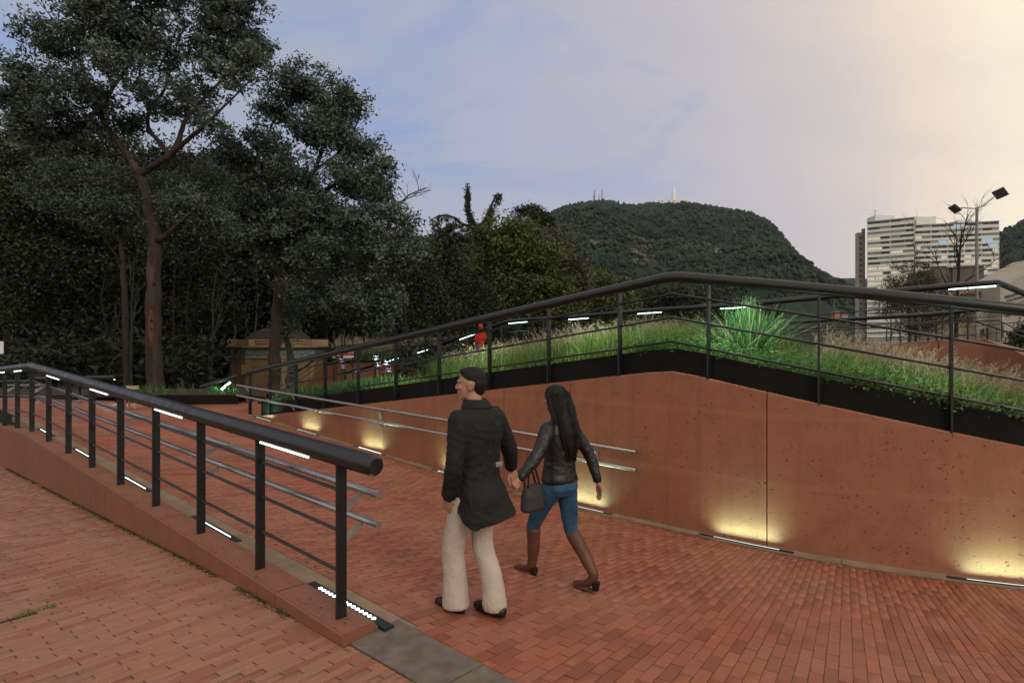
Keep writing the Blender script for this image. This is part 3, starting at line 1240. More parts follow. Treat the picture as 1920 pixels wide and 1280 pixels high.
rail2, r2o = far_rail('black railing with lit strips running behind the planter grasses',
                 [(2060, 600, 10.6), (1872, 524, 12.6), (1800, 529, 12.9), (1600, 546, 13.8), (1380, 567, 15.2), (1215, 578, 17.6), (1085, 590, 20.0),
                  (991, 596, 22.0), (950, 600, 23.0), (897, 618, 24.6), (852, 634, 26.0), (783, 656, 28.2), (740, 668, 29.6), (690, 686, 31.0), (622, 704, 33.0)],
                 [(1780, 1868), (1352, 1412), (1196, 1240), (1066, 1103), (954, 988), (862, 890), (783, 806), (723, 747), (650, 673)], 2.4, (0.36, 0.72), 0.062, steel=False)
rail3, r3o = far_rail('plain black railing farther back below the white tower',
                 [(2050, 600, 19.5), (1940, 566, 20.0), (1735, 586, 21.5), (1600, 594, 23.0), (1460, 602, 25.0), (1330, 607, 27.0)],
                 [], 2.2, (0.30, 0.58, 0.84), 0.07)
rail4, r4o = far_rail('thin low railing with a kink in front of the beige library',
                 [(1990, 655, 22.5), (1925, 632, 22.6), (1820, 598, 23.5), (1700, 604, 25.5), (1560, 612, 28.0), (1480, 618, 30.0)],
                 [], 1.9, (0.28, 0.56), 0.03, rb=0.016)

# terracotta wall that carries the second railing, behind the planting
w2 = empty('far_ramp_wall', rail2.at(4.0) - Vector((0, 0, 1.2)), 'long terracotta wall behind the planter grasses', 'wall')
cuts = [0.0, 3.0, 5.6, 8.4, 11.4, 14.4, 17.5]
for c0, c1 in zip(cuts[:-1], cuts[1:]):
    mb = MB()
    rings = []
    for s in lin_sp(c0 + 0.008, min(c1 - 0.008, rail2.L), 5):
        q = rail2.at(s)
        n0, n1 = rail2.path(s, -0.14), rail2.path(s, 0.14)
        zt = q.z - 1.10
        rings.append([Vector((*n0, zt - 1.9)), Vector((*n1, zt - 1.9)), Vector((*n1, zt)), Vector((*n0, zt))])
    mb.loft(rings)
    mb.build('panel', M['concrete_low'], w2)
# ------------------------------------------------------------------ hills
def vnoise(x, y, seed=0):
    """smooth value noise, vectorised"""
    xi, yi = np.floor(x).astype(int), np.floor(y).astype(int)
    fx, fy = x - xi, y - yi
    fx, fy = fx * fx * (3 - 2 * fx), fy * fy * (3 - 2 * fy)

    def h(i, j):
        q = np.sin(i * 127.1 + j * 311.7 + seed * 74.7) * 43758.5453
        return q - np.floor(q)
    return (h(xi, yi) * (1 - fx) + h(xi + 1, yi) * fx) * (1 - fy) + (h(xi, yi + 1) * (1 - fx) + h(xi + 1, yi + 1) * fx) * fy


def fbm(x, y, seed=0, oct=5):
    s, a, t = 0, 0.5, 0
    for i in range(oct):
        s = s + a * vnoise(x * 2 ** i, y * 2 ** i, seed + i)
        t += a
        a *= 0.55
    return s / t


def make_hill(name, ridge, Yr, foot, back, nx, ny, matname, seed, xpad=60):
    """ridge: (u, v) of the skyline at depth Yr; falls to the plain in front and behind"""
    rx = np.array([(u - 960) / 1200 * Yr for u, v in ridge])
    rz = np.array([EYE - (v - 640) / 1200 * Yr for u, v in ridge])
    xs = np.linspace(rx[0], rx[-1], nx)
    ys = np.concatenate([np.linspace(foot, Yr, int(ny * 0.75)), np.linspace(Yr, back, ny - int(ny * 0.75) + 1)[1:]])
    XX, YY = np.meshgrid(xs, ys, indexing='ij')
    kx = XX.copy()                          # chainage along the ridge; the spurs close in towards the viewer
    XX = np.where(YY < Yr, XX * (0.06 + 0.94 * YY / Yr) + 0.0, XX)
    # the slope shrinks towards the camera so that the hill stays behind its own outline
    top = np.interp(kx, rx, rz)
    t = np.where(YY <= Yr, (YY - foot) / (Yr - foot), (back - YY) / (back - Yr))
    prof = np.clip(t, 0, 1) ** 1.25
    spur = (fbm(kx / 260, YY / 420, seed) - 0.5)
    prof = np.clip(prof + spur * 0.34 * np.clip(t * (1 - t) * 4, 0, 1), 0, 1)
    ZZ = -3 + (top + 3) * prof
    ZZ += (fbm(XX / 60, YY / 60, seed + 9) - 0.5) * 26 * np.clip((1 - t) * 6, 0, 1) * np.clip(t * 4, 0, 1)
    V = np.stack([XX, YY, ZZ], -1).reshape(-1, 3)
    ncol = len(ys)
    i, j = np.meshgrid(np.arange(nx - 1), np.arange(ncol - 1), indexing='ij')
    a = (i * ncol + j).ravel()
    Q = np.stack([a, a + ncol, a + ncol + 1, a + 1], 1)
    me = np_mesh(name, V, quads=Q, mat=M[matname], smooth=True)
    o = link_mesh(name, me)
    o['kind'] = 'structure'

    def hz_(k, y):
        i = np.clip(np.searchsorted(xs, k), 0, nx - 1)
        j = np.clip(np.searchsorted(ys, y), 0, ncol - 1)
        return XX[i, j] + (k - xs[i]), YY[i, j] + (y - ys[j]), ZZ[i, j]
    return o, hz_, xs, ys


m_, t_, b_ = new_mat('hill_ground')
p_ = pos(t_)
g_ = noise(t_, p_, 0.006, 6.0, 0.65)
c_ = ramp(t_, g_, [(0.35, (0.010, 0.020, 0.014)), (0.55, (0.014, 0.026, 0.017)), (0.70, (0.026, 0.032, 0.022))]).outputs[0]
rk = ramp(t_, noise(t_, pos(t_, (1, 0.6, 1.4)), 0.011, 7.0, 0.7), [(0.63, (0, 0, 0)), (0.69, (1, 1, 1))]).outputs[0]
c_ = mixc(t_, math_n(t_, 'MULTIPLY', rk, 0.8), c_, (0.16, 0.135, 0.115))
t_.links.new(c_, b_.inputs['Base Color'])
b_.inputs['Roughness'].default_value = 0.95
b_.inputs['Specular IOR Level'].default_value = 0.1
M['hill'] = m_

RIDGE = [(560, 470), (680, 452), (760, 447), (830, 446), (900, 442), (960, 428), (1005, 410), (1030, 402), (1060, 391), (1108, 382), (1150, 380), (1166, 387), (1195, 389), (1215, 385),
         (1240, 384), (1290, 384), (1330, 390), (1400, 400), (1440, 416), (1462, 440), (1490, 474), (1530, 506), (1575, 530), (1605, 540), (1660, 556), (1720, 580), (1800, 600)]
hill1, hz1, xs1, ys1 = make_hill('hill', RIDGE, 2300.0, 420.0, 2900.0, 260, 150, 'hill', 3)
RIDGE2 = [(1830, 470), (1862, 448), (1885, 432), (1920, 415), (1990, 392), (2080, 372), (2160, 380), (2300, 430), (2400, 480)]
hill2, hz2, xs2, ys2 = make_hill('hill', RIDGE2, 2500.0, 900.0, 3000.0, 90, 70, 'hill', 11)
RIDGE3 = [(1480, 540), (1535, 528), (1570, 522), (1610, 521), (1680, 530), (1760, 540)]
hill3, hz3, xs3, ys3 = make_hill('hill', RIDGE3, 5200.0, 3300.0, 5800.0, 40, 30, 'hill', 17)

M['canopy'] = make_leaf('hill_canopy', [(0.009, 0.020, 0.014), (0.014, 0.029, 0.019), (0.019, 0.038, 0.021), (0.034, 0.042, 0.028), (0.013, 0.026, 0.019)], trans=0.0, rough=0.9)
# woods on the hills: tens of thousands of crowns that read as one mass
ico_v = np.array([(0, 0, 1.0)] + [(0.894 * math.cos(k * 1.2566), 0.894 * math.sin(k * 1.2566), 0.447) for k in range(5)] +
                 [(0.894 * math.cos(k * 1.2566 + 0.6283), 0.894 * math.sin(k * 1.2566 + 0.6283), -0.447) for k in range(5)] + [(0, 0, -1.0)])
ico_f = np.array([(0, i, i % 5 + 1) for i in range(1, 6)] + [(i, i + 5, i % 5 + 1) for i in range(1, 6)] +
                 [(i % 5 + 1, i + 5, i % 5 + 6) for i in range(1, 6)] + [(11, i % 5 + 6, i + 5) for i in range(1, 6)])


def crowns(name, pts, rad, mat, parent=None):
    n = len(pts)
    jit = 1 + rng.normal(0, 0.22, (n, 12, 1))
    sc = np.stack([rad * rng.uniform(0.75, 1.25, n), rad * rng.uniform(0.75, 1.25, n), rad * rng.uniform(0.8, 1.6, n)], -1)[:, None, :]
    ang = rng.random(n) * 6.28
    c, s = np.cos(ang)[:, None], np.sin(ang)[:, None]
    v = ico_v[None] * jit * sc
    x = v[:, :, 0] * c - v[:, :, 1] * s
    y = v[:, :, 0] * s + v[:, :, 1] * c
    v = np.stack([x, y, v[:, :, 2]], -1) + pts[:, None, :]
    f = (ico_f[None] + (np.arange(n) * 12)[:, None, None]).reshape(-1, 3)
    patch = fbm(pts[:, 0] / 130, pts[:, 2] / 70, 5, 4)
    tint = np.clip(np.repeat(patch * 2.6 - 0.8 + rng.normal(0, 0.16, n), 20), 0.0, 1.0)
    me = np_mesh(name, v.reshape(-1, 3), tris=f, mat=mat, attr=tint)
    return link_mesh(name, me, None, parent)


def hill_pts(hz, xs, ys, Yr, n, seed, foot):
    r = np.random.default_rng(seed)
    x = r.uniform(xs[0], xs[-1], n)
    y = foot + (Yr + 60 - foot) * r.random(n) ** 0.8
    x, y, z = hz(x, y)
    bare = fbm(x / 90, y / 60 + z / 40, 21, 4)
    # bare rock bands stay open
    u = 960 + 1200 * x / y
    v = 640 + 1200 * (EYE - z) / y
    rock = (np.abs(u - 1200 - (v - 460) * 0.3) < 26 + 0 * v) & (v > 440) & (v < 510) & (bare > 0.47)
    keep = (z > 6) & ~rock
    return np.stack([x, y, z + 1.0], -1)[keep]


pts = hill_pts(hz1, xs1, ys1, 2300, 46000, 1, 700)
o = crowns('hillside_wood', pts, rng.uniform(2.2, 7.2, len(pts)) * (pts[:, 1] / 2300) ** 0.6, M['canopy'])
tagset(o, 'dark green woods covering the mountain behind the railing', 'wood', kind='stuff')
pts = hill_pts(hz2, xs2, ys2, 2500, 9000, 2, 1200)
o = crowns('hillside_wood', pts, rng.uniform(3, 7, len(pts)), M['canopy'])
tagset(o, 'dark woods on the hill at the right edge', 'wood', kind='stuff')
# bare rock showing through the woods
M['rock'] = make_leaf('bare_rock', [(0.060, 0.056, 0.048), (0.10, 0.092, 0.080), (0.165, 0.150, 0.132)], 0.0, 0.95)
rr9 = np.random.default_rng(5)
kx_, yy_ = rr9.uniform(xs1[0], xs1[-1], 120000), rr9.uniform(900, 2250, 120000)
x_, y_, z_ = hz1(kx_, yy_)
u_, v_ = 960 + 1200 * x_ / y_, 640 + 1200 * (EYE - z_) / y_
w_ = fbm(u_ / 9, v_ / 7, 31, 4)
sel = (((np.abs(u_ - 1200 - (v_ - 470) * 0.25) < 20) & (v_ > 448) & (v_ < 486) & (w_ > 0.50)) | ((np.abs(u_ - 1200) < 14) & (v_ > 492) & (v_ < 503) & (w_ > 0.5)) |
       ((np.abs(u_ - 1112) < 9) & (v_ > 458) & (v_ < 466) & (w_ > 0.5)) | ((u_ > 1120) & (u_ < 1420) & (v_ > 430) & (v_ < 480) & (w_ > 0.76)))
pts = np.stack([x_, y_ - 4, z_ + 4.0], -1)[sel]
o = crowns('rock_face', pts, rr9.uniform(1.6, 3.4, len(pts)), M['rock'])
tagset(o, 'pale bare rock patches in the middle of the mountain side', 'rock', kind='stuff')
# bigger trees along the skyline
k = 260
uu = rng.uniform(1020, 1600, k)
ru = np.array([q[0] for q in RIDGE]); rv = np.array([q[1] for q in RIDGE])
vv = np.interp(uu, ru, rv)
pts = np.stack([(uu - 960) / 1200 * 2300, np.full(k, 2298.0), EYE - (vv - 640) / 1200 * 2300 + 3], -1)
o = crowns('ridge_trees', pts, rng.uniform(3, 8, k), M['canopy'])
tagset(o, 'ragged line of trees along the mountain skyline', 'wood', kind='stuff')

# ------------------------------------------------------------------ church and masts on the mountain
M['church'] = simple('whitewash_far', (0.80, 0.79, 0.76, 1), (0.72, 0.71, 0.68, 1), 0.8, scale=0.05, bumpk=0)
M['mast'] = simple('mast_grey', (0.10, 0.10, 0.11, 1), None, 0.7, scale=0.1, bumpk=0)
M['dark_win'] = simple('dark_window', (0.03, 0.033, 0.038, 1), None, 0.25, scale=0.3, bumpk=0)
cb = P(1264, 381, 2270)
ch = empty('church', cb, 'tiny white church with a pointed tower on the mountain top', 'church')
mb = MB()
mb.box(cb + Vector((-4, 0, 0)), (104, 30, 13))
mb.box(cb + Vector((24, 6, 9)), (40, 24, 8))
mb.box(cb + Vector((-40, 4, 7)), (26, 20, 7))
mb.build('nave', M['church'], ch)
mb = MB()
mb.prism([cb + Vector((-57, -16, 6.5)), cb + Vector((49, -16, 6.5)), cb + Vector((45, -1, 10)), cb + Vector((-52, -1, 10))], (0, 3, 0))
mb.build('roof', M['mast'], ch)
mb = MB()
mb.box(cb + Vector((0, -2, 16)), (15, 15, 30))
mb.box(cb + Vector((0, -2, 36)), (10, 10, 12))
mb.lathe(cb + Vector((0, -2, 42)), [(5.2, 0), (3.6, 6), (1.4, 11), (0.2, 18)], 8)
mb.build('tower', M['church'], ch)
for k in range(5):
    mb = MB()
    mb.box(cb + Vector((-46 + 21 * k + (k % 2) * 4, -15.4, 2)), (4, 0.8, 5))
    mb.build('window', M['dark_win'], ch)
for i, (u, v0, v1, wd) in enumerate(((1115, 380, 357, 1.6), (1113, 380, 366, 1.2), (1128.5, 380, 357, 2.2), (1123, 380, 365, 1.0))):
    b0, b1 = P(u, v0 + 3, 2295), P(u, v1, 2295)
    labs = ('tall thin leftmost radio mast on the mountain', 'short radio mast beside the leftmost tall one', 'thick lattice radio mast on the mountain', 'thinnest radio mast between the two tall ones')
    ms = empty('radio_mast', b0, labs[i], 'mast', 'radio masts on the mountain')
    mb = MB()
    hgt = b1.z - b0.z
    for (sx, sy) in ((-1, -1), (1, -1), (0, 1)):
        mb.tube([b0 + Vector((sx * wd, sy * wd, 0)), b0 + Vector((sx * wd * 0.4, sy * wd * 0.4, hgt))], 0.45, 4)
    mb.build('legs', M['mast'], ms)['kind'] = 'stuff'
    mb = MB()
    for q in range(7):
        z0 = hgt * (0.12 + 0.12 * q)
        w_ = wd * (1 - 0.6 * z0 / hgt)
        mb.tube([b0 + Vector((-w_, -w_, z0)), b0 + Vector((w_, -w_, z0 + 2))], 0.3, 4)
    mb.build('braces', M['mast'], ms)['kind'] = 'stuff'
    mb = MB()
    mb.tube([b1, b1 + Vector((0, 0, 6))], 0.35, 4)
    mb.build('aerial', M['mast'], ms)

# ------------------------------------------------------------------ white apartment tower
M['tower_white'] = simple('tower_white', (0.66, 0.67, 0.63, 1), (0.56, 0.57, 0.53, 1), 0.8, scale=0.12, bumpk=0)
M['tower_side'] = simple('tower_side', (0.33, 0.33, 0.33, 1), (0.26, 0.26, 0.27, 1), 0.85, scale=0.1, bumpk=0)
M['tower_brown'] = simple('tower_brown', (0.24, 0.16, 0.12, 1), None, 0.85, scale=0.1, bumpk=0)
M['win_dark'] = simple('window_dark', (0.050, 0.054, 0.052, 1), (0.020, 0.022, 0.022, 1), 0.3, scale=0.35, bumpk=0)
M['win_grey'] = simple('window_curtain', (0.30, 0.31, 0.285, 1), (0.20, 0.21, 0.19, 1), 0.5, scale=0.35, bumpk=0)
M['win_lit'] = make_emit('window_lit', (1.0, 0.86, 0.62, 1), 0.62)
M['win_cool'] = make_emit('window_lit_cool', (0.45, 0.72, 0.95, 1), 0.7)

TY = 330.0
def tower_block(root, corner, end, z0, z1, depth, floors_top, seed, roof_h=2.2):
    """one slab: facade from corner to end (plan), floors of 2.8 m with ribbon windows"""
    r = np.random.default_rng(seed)
    c, e = Vector(corner), Vector(end)
    d = (e - c)
    L = d.length
    d.normalize()
    nrm = Vector((d.y, -d.x, 0))          # towards the camera
    back = -nrm
    # body slightly behind the parapets
    mb = MB()
    q = [c, e, e + back * depth, c + back * depth]
    mb.hexa([Vector((p.x, p.y, z0)) for p in q] + [Vector((p.x, p.y, z1)) for p in q])
    mb.build('body', M['tower_side'], root)
    fl = 2.68
    nfl = int((z1 - z0) / fl)
    bays = max(2, int(L / 7.2))
    for k in range(nfl):
        zt = z1 - 0.2 - k * fl
        if zt < 6:
            break
        mb = MB()
        a, b2 = c + nrm * 0.02, e + nrm * 0.02
        q = [a + nrm * 0.45, b2 + nrm * 0.45, b2, a]
        zb_, zt_ = zt - fl + 0.0, zt - 1.36
        if k == 0:
            zt_ = zt - 1.0
        mb.hexa([Vector((p.x, p.y, zb_)) for p in q] + [Vector((p.x, p.y, zt_ - 0.02)) for p in q])
        mb.build('parapet', M['tower_white'], root)
        if k > 15:
            continue
        # glazing: one pane strip per bay, and mullions between
        for i in range(bays):
            x0, x1 = L * i / bays + 0.35, L * (i + 1) / bays - 0.35
            cut = x0 + (x1 - x0) * r.uniform(0.3, 0.7)
            for (g0, g1) in ((x0, cut - 0.22), (cut + 0.22, x1)):
                pr = r.random()
                low = 0.05 + 0.95 * min(1, k / 12.0) ** 2
                mat = 'win_lit' if pr < low * 0.72 else ('win_cool' if pr > 0.975 else ('win_dark' if r.random() < 0.6 else 'win_grey'))
                mb = MB()
                a, b2 = c + d * g0 + nrm * 0.10, c + d * g1 + nrm * 0.10
                q = [a, b2, b2 - nrm * 0.08, a - nrm * 0.08]
                mb.hexa([Vector((p.x, p.y, zt - 1.36)) for p in q] + [Vector((p.x, p.y, zt - 0.12)) for p in q])
                mb.build('window', M[mat], root)
    # piers every other bay
    for i in range(0, bays + 1):
        mb = MB()
        w = 0.25 if i % 3 else 0.45
        a, b2 = c + d * max(0, L * i / bays - w / 2) + nrm * 0.30, c + d * min(L, L * i / bays + w / 2) + nrm * 0.30
        q = [a, b2, b2 - nrm * 0.3, a - nrm * 0.3]
        mb.hexa([Vector((p.x, p.y, z0)) for p in q] + [Vector((p.x, p.y, z1)) for p in q])
        mb.build('pier', M['tower_white'], root)
    mb = MB()
    q = [c + nrm * 0.6, e + nrm * 0.6, e + back * depth, c + back * depth]
    mb.hexa([Vector((p.x, p.y, z1)) for p in q] + [Vector((p.x, p.y, z1 + 0.5)) for p in q])
    mb.build('roof', M['tower_side'], root)


tw = empty('apartment_tower', P(1740, 640, TY), 'long white apartment tower with ribbon windows, some lit', 'apartment building')
cA = P(1626, 640, 345); eA = P(1714, 640, 332)
cB = P(1714.6, 640, 338); eB = P(1873, 640, 326)
tower_block(tw, (cA.x, cA.y, 0), (eA.x, eA.y, 0), -2, EYE + (640 - 414) * 340 / 1200, 14, 0, 5)
tower_block(tw, (cB.x, cB.y, 0), (eB.x, eB.y, 0), -2, EYE + (640 - 421) * 334 / 1200, 14, 0, 6)
# roof boxes, left flank and aerial
for (u0, u1, vt, vb, Y) in ((1641, 1677, 404, 417, 343), (1716, 1755, 406, 424, 341), (1796, 1832, 413, 424, 338)):
    p0, p1 = P(u0, vt, Y), P(u1, vb, Y)
    mb = MB()
    mb.box(((p0.x + p1.x) / 2, Y + 4, (p0.z + p1.z) / 2), (p1.x - p0.x, 8, p0.z - p1.z))
    mb.build('roof_box', M['tower_white'], tw)
p0, p1 = P(1609, 436, 352), P(1617.5, 640, 352)
mb = MB()
mb.box(((p0.x + p1.x) / 2, 353.5, p0.z / 2), (p1.x - p0.x, 3, p0.z))
mb.build('flank', M['tower_side'], tw)
p2 = P(1620, 428, 350)
mb = MB()
mb.box(((p1.x + p2.x) / 2 + 0.3, 351.6, p0.z / 2 + 1), (p2.x - p1.x + 0.8, 3, p0.z + 2))
mb.build('flank_stripe', M['tower_brown'], tw)
for k in range(16):
    mb = MB()
    zz = p0.z - 3 - k * 3.0
    mb.box((p0.x + 1.3, 351.9, zz), (0.7, 0.3, 1.3))
    mb.build('window', M['win_dark'], tw)
mb = MB()
pa = P(1640.5, 418, 344)
mb.tube([pa, pa + Vector((0, 0, 7.0))], 0.12, 5)
for (zz, w) in ((6.6, 1.6), (4.6, 3.2)):
    mb.tube([pa + Vector((-w, 0, zz)), pa + Vector((w, 0, zz))], 0.06, 4)
mb.build('aerial', M['mast'], tw)

# ------------------------------------------------------------------ library on the right, brown block behind it
M['beige'] = simple('beige_render', (0.40, 0.33, 0.23, 1), (0.33, 0.27, 0.19, 1), 0.85, scale=0.6, bumpk=0.1)
M['beige2'] = simple('grey_beige_render', (0.36, 0.32, 0.27, 1), (0.29, 0.26, 0.22, 1), 0.85, scale=0.6, bumpk=0.1)
M['tile_red'] = simple('red_tile_edge', (0.19, 0.075, 0.05, 1), (0.13, 0.05, 0.035, 1), 0.8, scale=2, bumpk=0.2)
M['brown_block'] = simple('brown_block', (0.105, 0.088, 0.078, 1), (0.085, 0.07, 0.063, 1), 0.85, scale=0.3, bumpk=0)
LY = 62.0
lib = empty('library', P(1850, 640, LY), 'beige stone library with sloping wing and lettering on its gable', 'building')
def slab_px(mb, outline, Y, depth):
    mb.prism([P(u, v, Y) for (u, v) in outline], (0, depth, 0))
mb = MB(); slab_px(mb, [(1778, 660), (1778, 548), (1820, 548), (1876, 548), (1876, 660)], LY + 3, 6); mb.build('rear_wing', M['beige'], lib)
mb = MB(); slab_px(mb, [(1806, 552), (1818, 546), (1884, 546), (1884, 550), (1822, 551)], LY + 2.5, 7); mb.build('rear_roof', M['tile_red'], lib)
mb = MB(); slab_px(mb, [(1836, 660), (1836, 574), (1876, 557), (1876, 660)], LY + 1.4, 1.5); mb.build('side_wing', M['beige2'], lib)
mb = MB(); slab_px(mb, [(1838, 574), (1842, 569), (1880, 553), (1880, 559)], LY + 0.9, 2.2); mb.build('eave', M['tile_red'], lib)
mb = MB(); slab_px(mb, [(1875.4, 660), (1875.4, 535), (1898, 527), (1935, 507), (1990, 478), (1990, 660)], LY, 6); mb.build('front_block', M['beige2'], lib)
mb = MB(); slab_px(mb, [(1879, 575), (1908, 564), (1990, 533), (1990, 536), (1908, 567), (1879, 578)], LY - 0.35, 0.36); mb.build('string_course', M['beige'], lib)
for (u0, u1, v0, v1, Y) in ((1838, 1840.5, 617, 628, LY + 1.4), (1842, 1844.5, 616, 627, LY + 1.4), (1849, 1852, 614, 638, LY + 1.4), (1859, 1862.5, 612, 634, LY + 1.4), (1868.5, 1872, 609, 632, LY + 1.4),
                            (1878, 1881, 608, 630, LY), (1886.5, 1891, 578, 590, LY), (1899, 1905, 571, 586, LY), (1906.5, 1910, 612, 634, LY), (1914, 1918, 610, 634, LY)):
    p0, p1 = P(u0, v0, Y), P(u1, v1, Y)
    mb = MB()
    mb.box(((p0.x + p1.x) / 2, Y - 0.02, (p0.z + p1.z) / 2), (p1.x - p0.x, 0.10, p0.z - p1.z))
    w_ = mb.build('window', M['win_dark'], lib)
    mb = MB()
    mb.box(((p0.x + p1.x) / 2, Y - 0.08, p1.z - 0.07), (p1.x - p0.x + 0.12, 0.18, 0.10))
    mb.build('sill', M['tile_red'], w_)
for (txt, u, v, sz) in (('BIBLIOTECA', 1885, 559.5, 0.37), ('NACIONAL', 1888.5, 566.5, 0.34)):
    fc = bpy.data.curves.new('lettering', 'FONT')
    fc.body = txt
    fc.size = sz
    fc.extrude = 0.03
    fc.materials.append(M['mast'])
    fo = bpy.data.objects.new('lettering_curve', fc)
    COL.objects.link(fo)
    fm = bpy.data.meshes.new_from_object(fo.evaluated_get(bpy.context.evaluated_depsgraph_get()))
    bpy.data.objects.remove(fo)
    fm.transform(Matrix.Translation(P(u, v, LY - 0.06)) @ Matrix.Rotation(R_(-15), 4, 'Y') @ Matrix.Rotation(R_(90), 4, 'X'))
    link_mesh('lettering', fm, None, lib)
bl = empty('office_block', P(1800, 640, 150), 'plain windowless brown block in front of the white tower', 'building')
mb = MB(); slab_px(mb, [(1752, 660), (1752, 504), (1786, 501), (1786, 660)], 150, 10); mb.build('left_wall', M['brown_block'], bl)
mb = MB(); slab_px(mb, [(1786.2, 660), (1786.2, 501), (1845, 497), (1845, 660)], 149.6, 10); mb.build('main_wall', M['brown_block'], bl)
mb = MB(); slab_px(mb, [(1784, 502.2), (1784, 500.0), (1846.5, 495.6), (1846.5, 498)], 149.2, 10.6); mb.build('coping', M['tower_brown'], bl)

# ------------------------------------------------------------------ small houses at the foot of the mountain
M['h_white'] = simple('house_white', (0.42, 0.41, 0.39, 1), None, 0.85, scale=0.3, bumpk=0)
M['h_orange'] = simple('house_orange', (0.42, 0.17, 0.06, 1), None, 0.85, scale=0.3, bumpk=0)
M['h_brick'] = simple('house_brick', (0.20, 0.085, 0.055, 1), None, 0.85, scale=0.3, bumpk=0)
M['h_yellow'] = simple('house_cream', (0.40, 0.36, 0.24, 1), None, 0.85, scale=0.3, bumpk=0)
houses = [(1473, 1485, 587, 597, 'h_white', 'small white house at the left of the hillside houses'),
          (1486, 1500, 587, 596, 'h_yellow', 'cream hillside house with two dark windows'),
          (1500.5, 1514, 589, 595, 'h_white', 'long white hillside house beside the cream one'),
          (1534, 1551, 602, 608.5, 'h_orange', 'orange hillside house with two dark windows'),
          (1536, 1549.5, 609, 613, 'h_white', 'pale grey house below the orange one'),
          (1456, 1466, 598, 602, 'h_brick', 'small brick house low on the hillside'),
          (1563, 1575, 585, 590, 'h_orange', 'small orange house highest on the hillside'),
          (1518, 1530, 598, 603, 'h_brick', 'flat brick house left of the orange one'),
          (1580, 1590, 591, 595, 'h_white', 'tiny white house nearest the white tower'),
          (1557, 1566, 604, 611, 'h_brick', 'narrow brick house right of the orange one')]
for (u0, u1, v0, v1, mt, lab) in houses:
    Y = 620.0
    p0, p1 = P(u0, v0, Y), P(u1, v1, Y)
    hh = empty('house', ((p0.x + p1.x) / 2, Y, p1.z), lab, 'house', 'houses at the foot of the mountain')
    mb = MB()
    w = p1.x - p0.x
    mb.box(((p0.x + p1.x) / 2, Y + 3, (p0.z + p1.z) / 2 - 3), (w, 6, p0.z - p1.z + 6))
    mb.build('wall', M[mt], hh)
    mb = MB()
    h = 0.9
    mb.prism([(p0.x - 0.4, Y - 0.4, p0.z), (p1.x + 0.4, Y - 0.4, p0.z), (p1.x + 0.4, Y + 3, p0.z + h), (p0.x - 0.4, Y + 3, p0.z + h)], (0, 0.3, 0.2))
    mb.build('roof', M['h_brick'] if mt != 'h_brick' else M['mast'], hh)
    for t in (0.25, 0.5, 0.75):
        mb = MB()
        mb.box((p0.x + w * t, Y - 0.05, (p0.z * 0.55 + p1.z * 0.45)), (w * 0.13, 0.2, (p0.z - p1.z) * 0.35))
        mb.build('window', M['win_dark'], hh)
# the slope the houses stand on
def apron_fn(x, y):
    return (x, y, -1.6 + max(0.0, (y - 300)) * 0.062 + 1.5 * math.sin(x * 0.05) * (1 if y > 320 else 0))
apron = grid_sheet('hill_foot', apron_fn, lin_sp(40, 460, 40), lin_sp(300, 700, 20), M['hill'], kind='structure')
xq = rng.uniform(120, 430, 1500); yq = rng.uniform(560, 690, 1500)
zq = -1.6 + (yq - 300) * 0.062
uq = 960 + 1200 * xq / yq
keep = np.ones(len(xq), bool)
for (u0, u1, v0, v1, mt, lab) in houses:
    keep &= ~((uq > u0 - 4) & (uq < u1 + 4) & (yq < 632))
pts = np.stack([xq, yq, zq + 0.5], -1)[keep]
o = crowns('hillside_wood', pts, rng.uniform(1.6, 3.6, len(pts)), M['canopy'])
tagset(o, 'trees and bushes between the hillside houses', 'wood', kind='stuff')

# ------------------------------------------------------------------ twin-headed street lamp
M['lamp_grey'] = simple('lamp_grey', (0.21, 0.21, 0.21, 1), (0.16, 0.16, 0.16, 1), 0.5, metal=0.4, scale=2, bumpk=0.02)
M['lamp_panel'] = simple('lamp_panel', (0.065, 0.06, 0.06, 1), (0.04, 0.038, 0.038, 1), 0.4, scale=4, bumpk=0)
SY = 34.0
lb = P(1831.5, 655, SY)
lt = P(1831.5, 389, SY)
lamp = empty('street_lamp', lb, 'tall grey street lamp with two tilted square heads', 'street lamp')
mb = MB(); mb.tube([lb - Vector((0, 0, 1.5)), lb.lerp(lt, 0.5), lt], [0.095, 0.080, 0.065], 12); mb.build('pole', M['lamp_grey'], lamp, smooth=True)
for (pts_, hc, tilt, size) in (([(1831.5, 391), (1845, 385), (1857, 375), (1866, 368)], (1875.5, 362.5), R_(52), (0.50, 0.62, 0.09)),
                               ([(1831.5, 391), (1818, 390.5), (1804, 389.5), (1800, 391)], (1790.5, 391.5), R_(38), (0.50, 0.42, 0.09))):
    mb = MB(); mb.tube([P(u, v, SY) for (u, v) in pts_], 0.03, 8); arm = mb.build('arm', M['lamp_grey'], lamp, smooth=True)
    c0 = P(*hc, SY)
    m3 = Matrix.Rotation(tilt, 3, 'Y') @ Matrix.Rotation(R_(28), 3, 'X') @ Matrix.Rotation(R_(-50), 3, 'X')
    mb = MB(); mb.box(c0, size, m3); hd = mb.build('head', M['lamp_panel'], lamp, bevel=0.01)
    for k in range(-2, 3):
        mb = MB(); mb.box(c0 + m3 @ Vector((0.095 * k, 0, -0.05)), (0.065, size[1] * 0.84, 0.012), m3); mb.build('panel', M['lamp_grey'], hd)
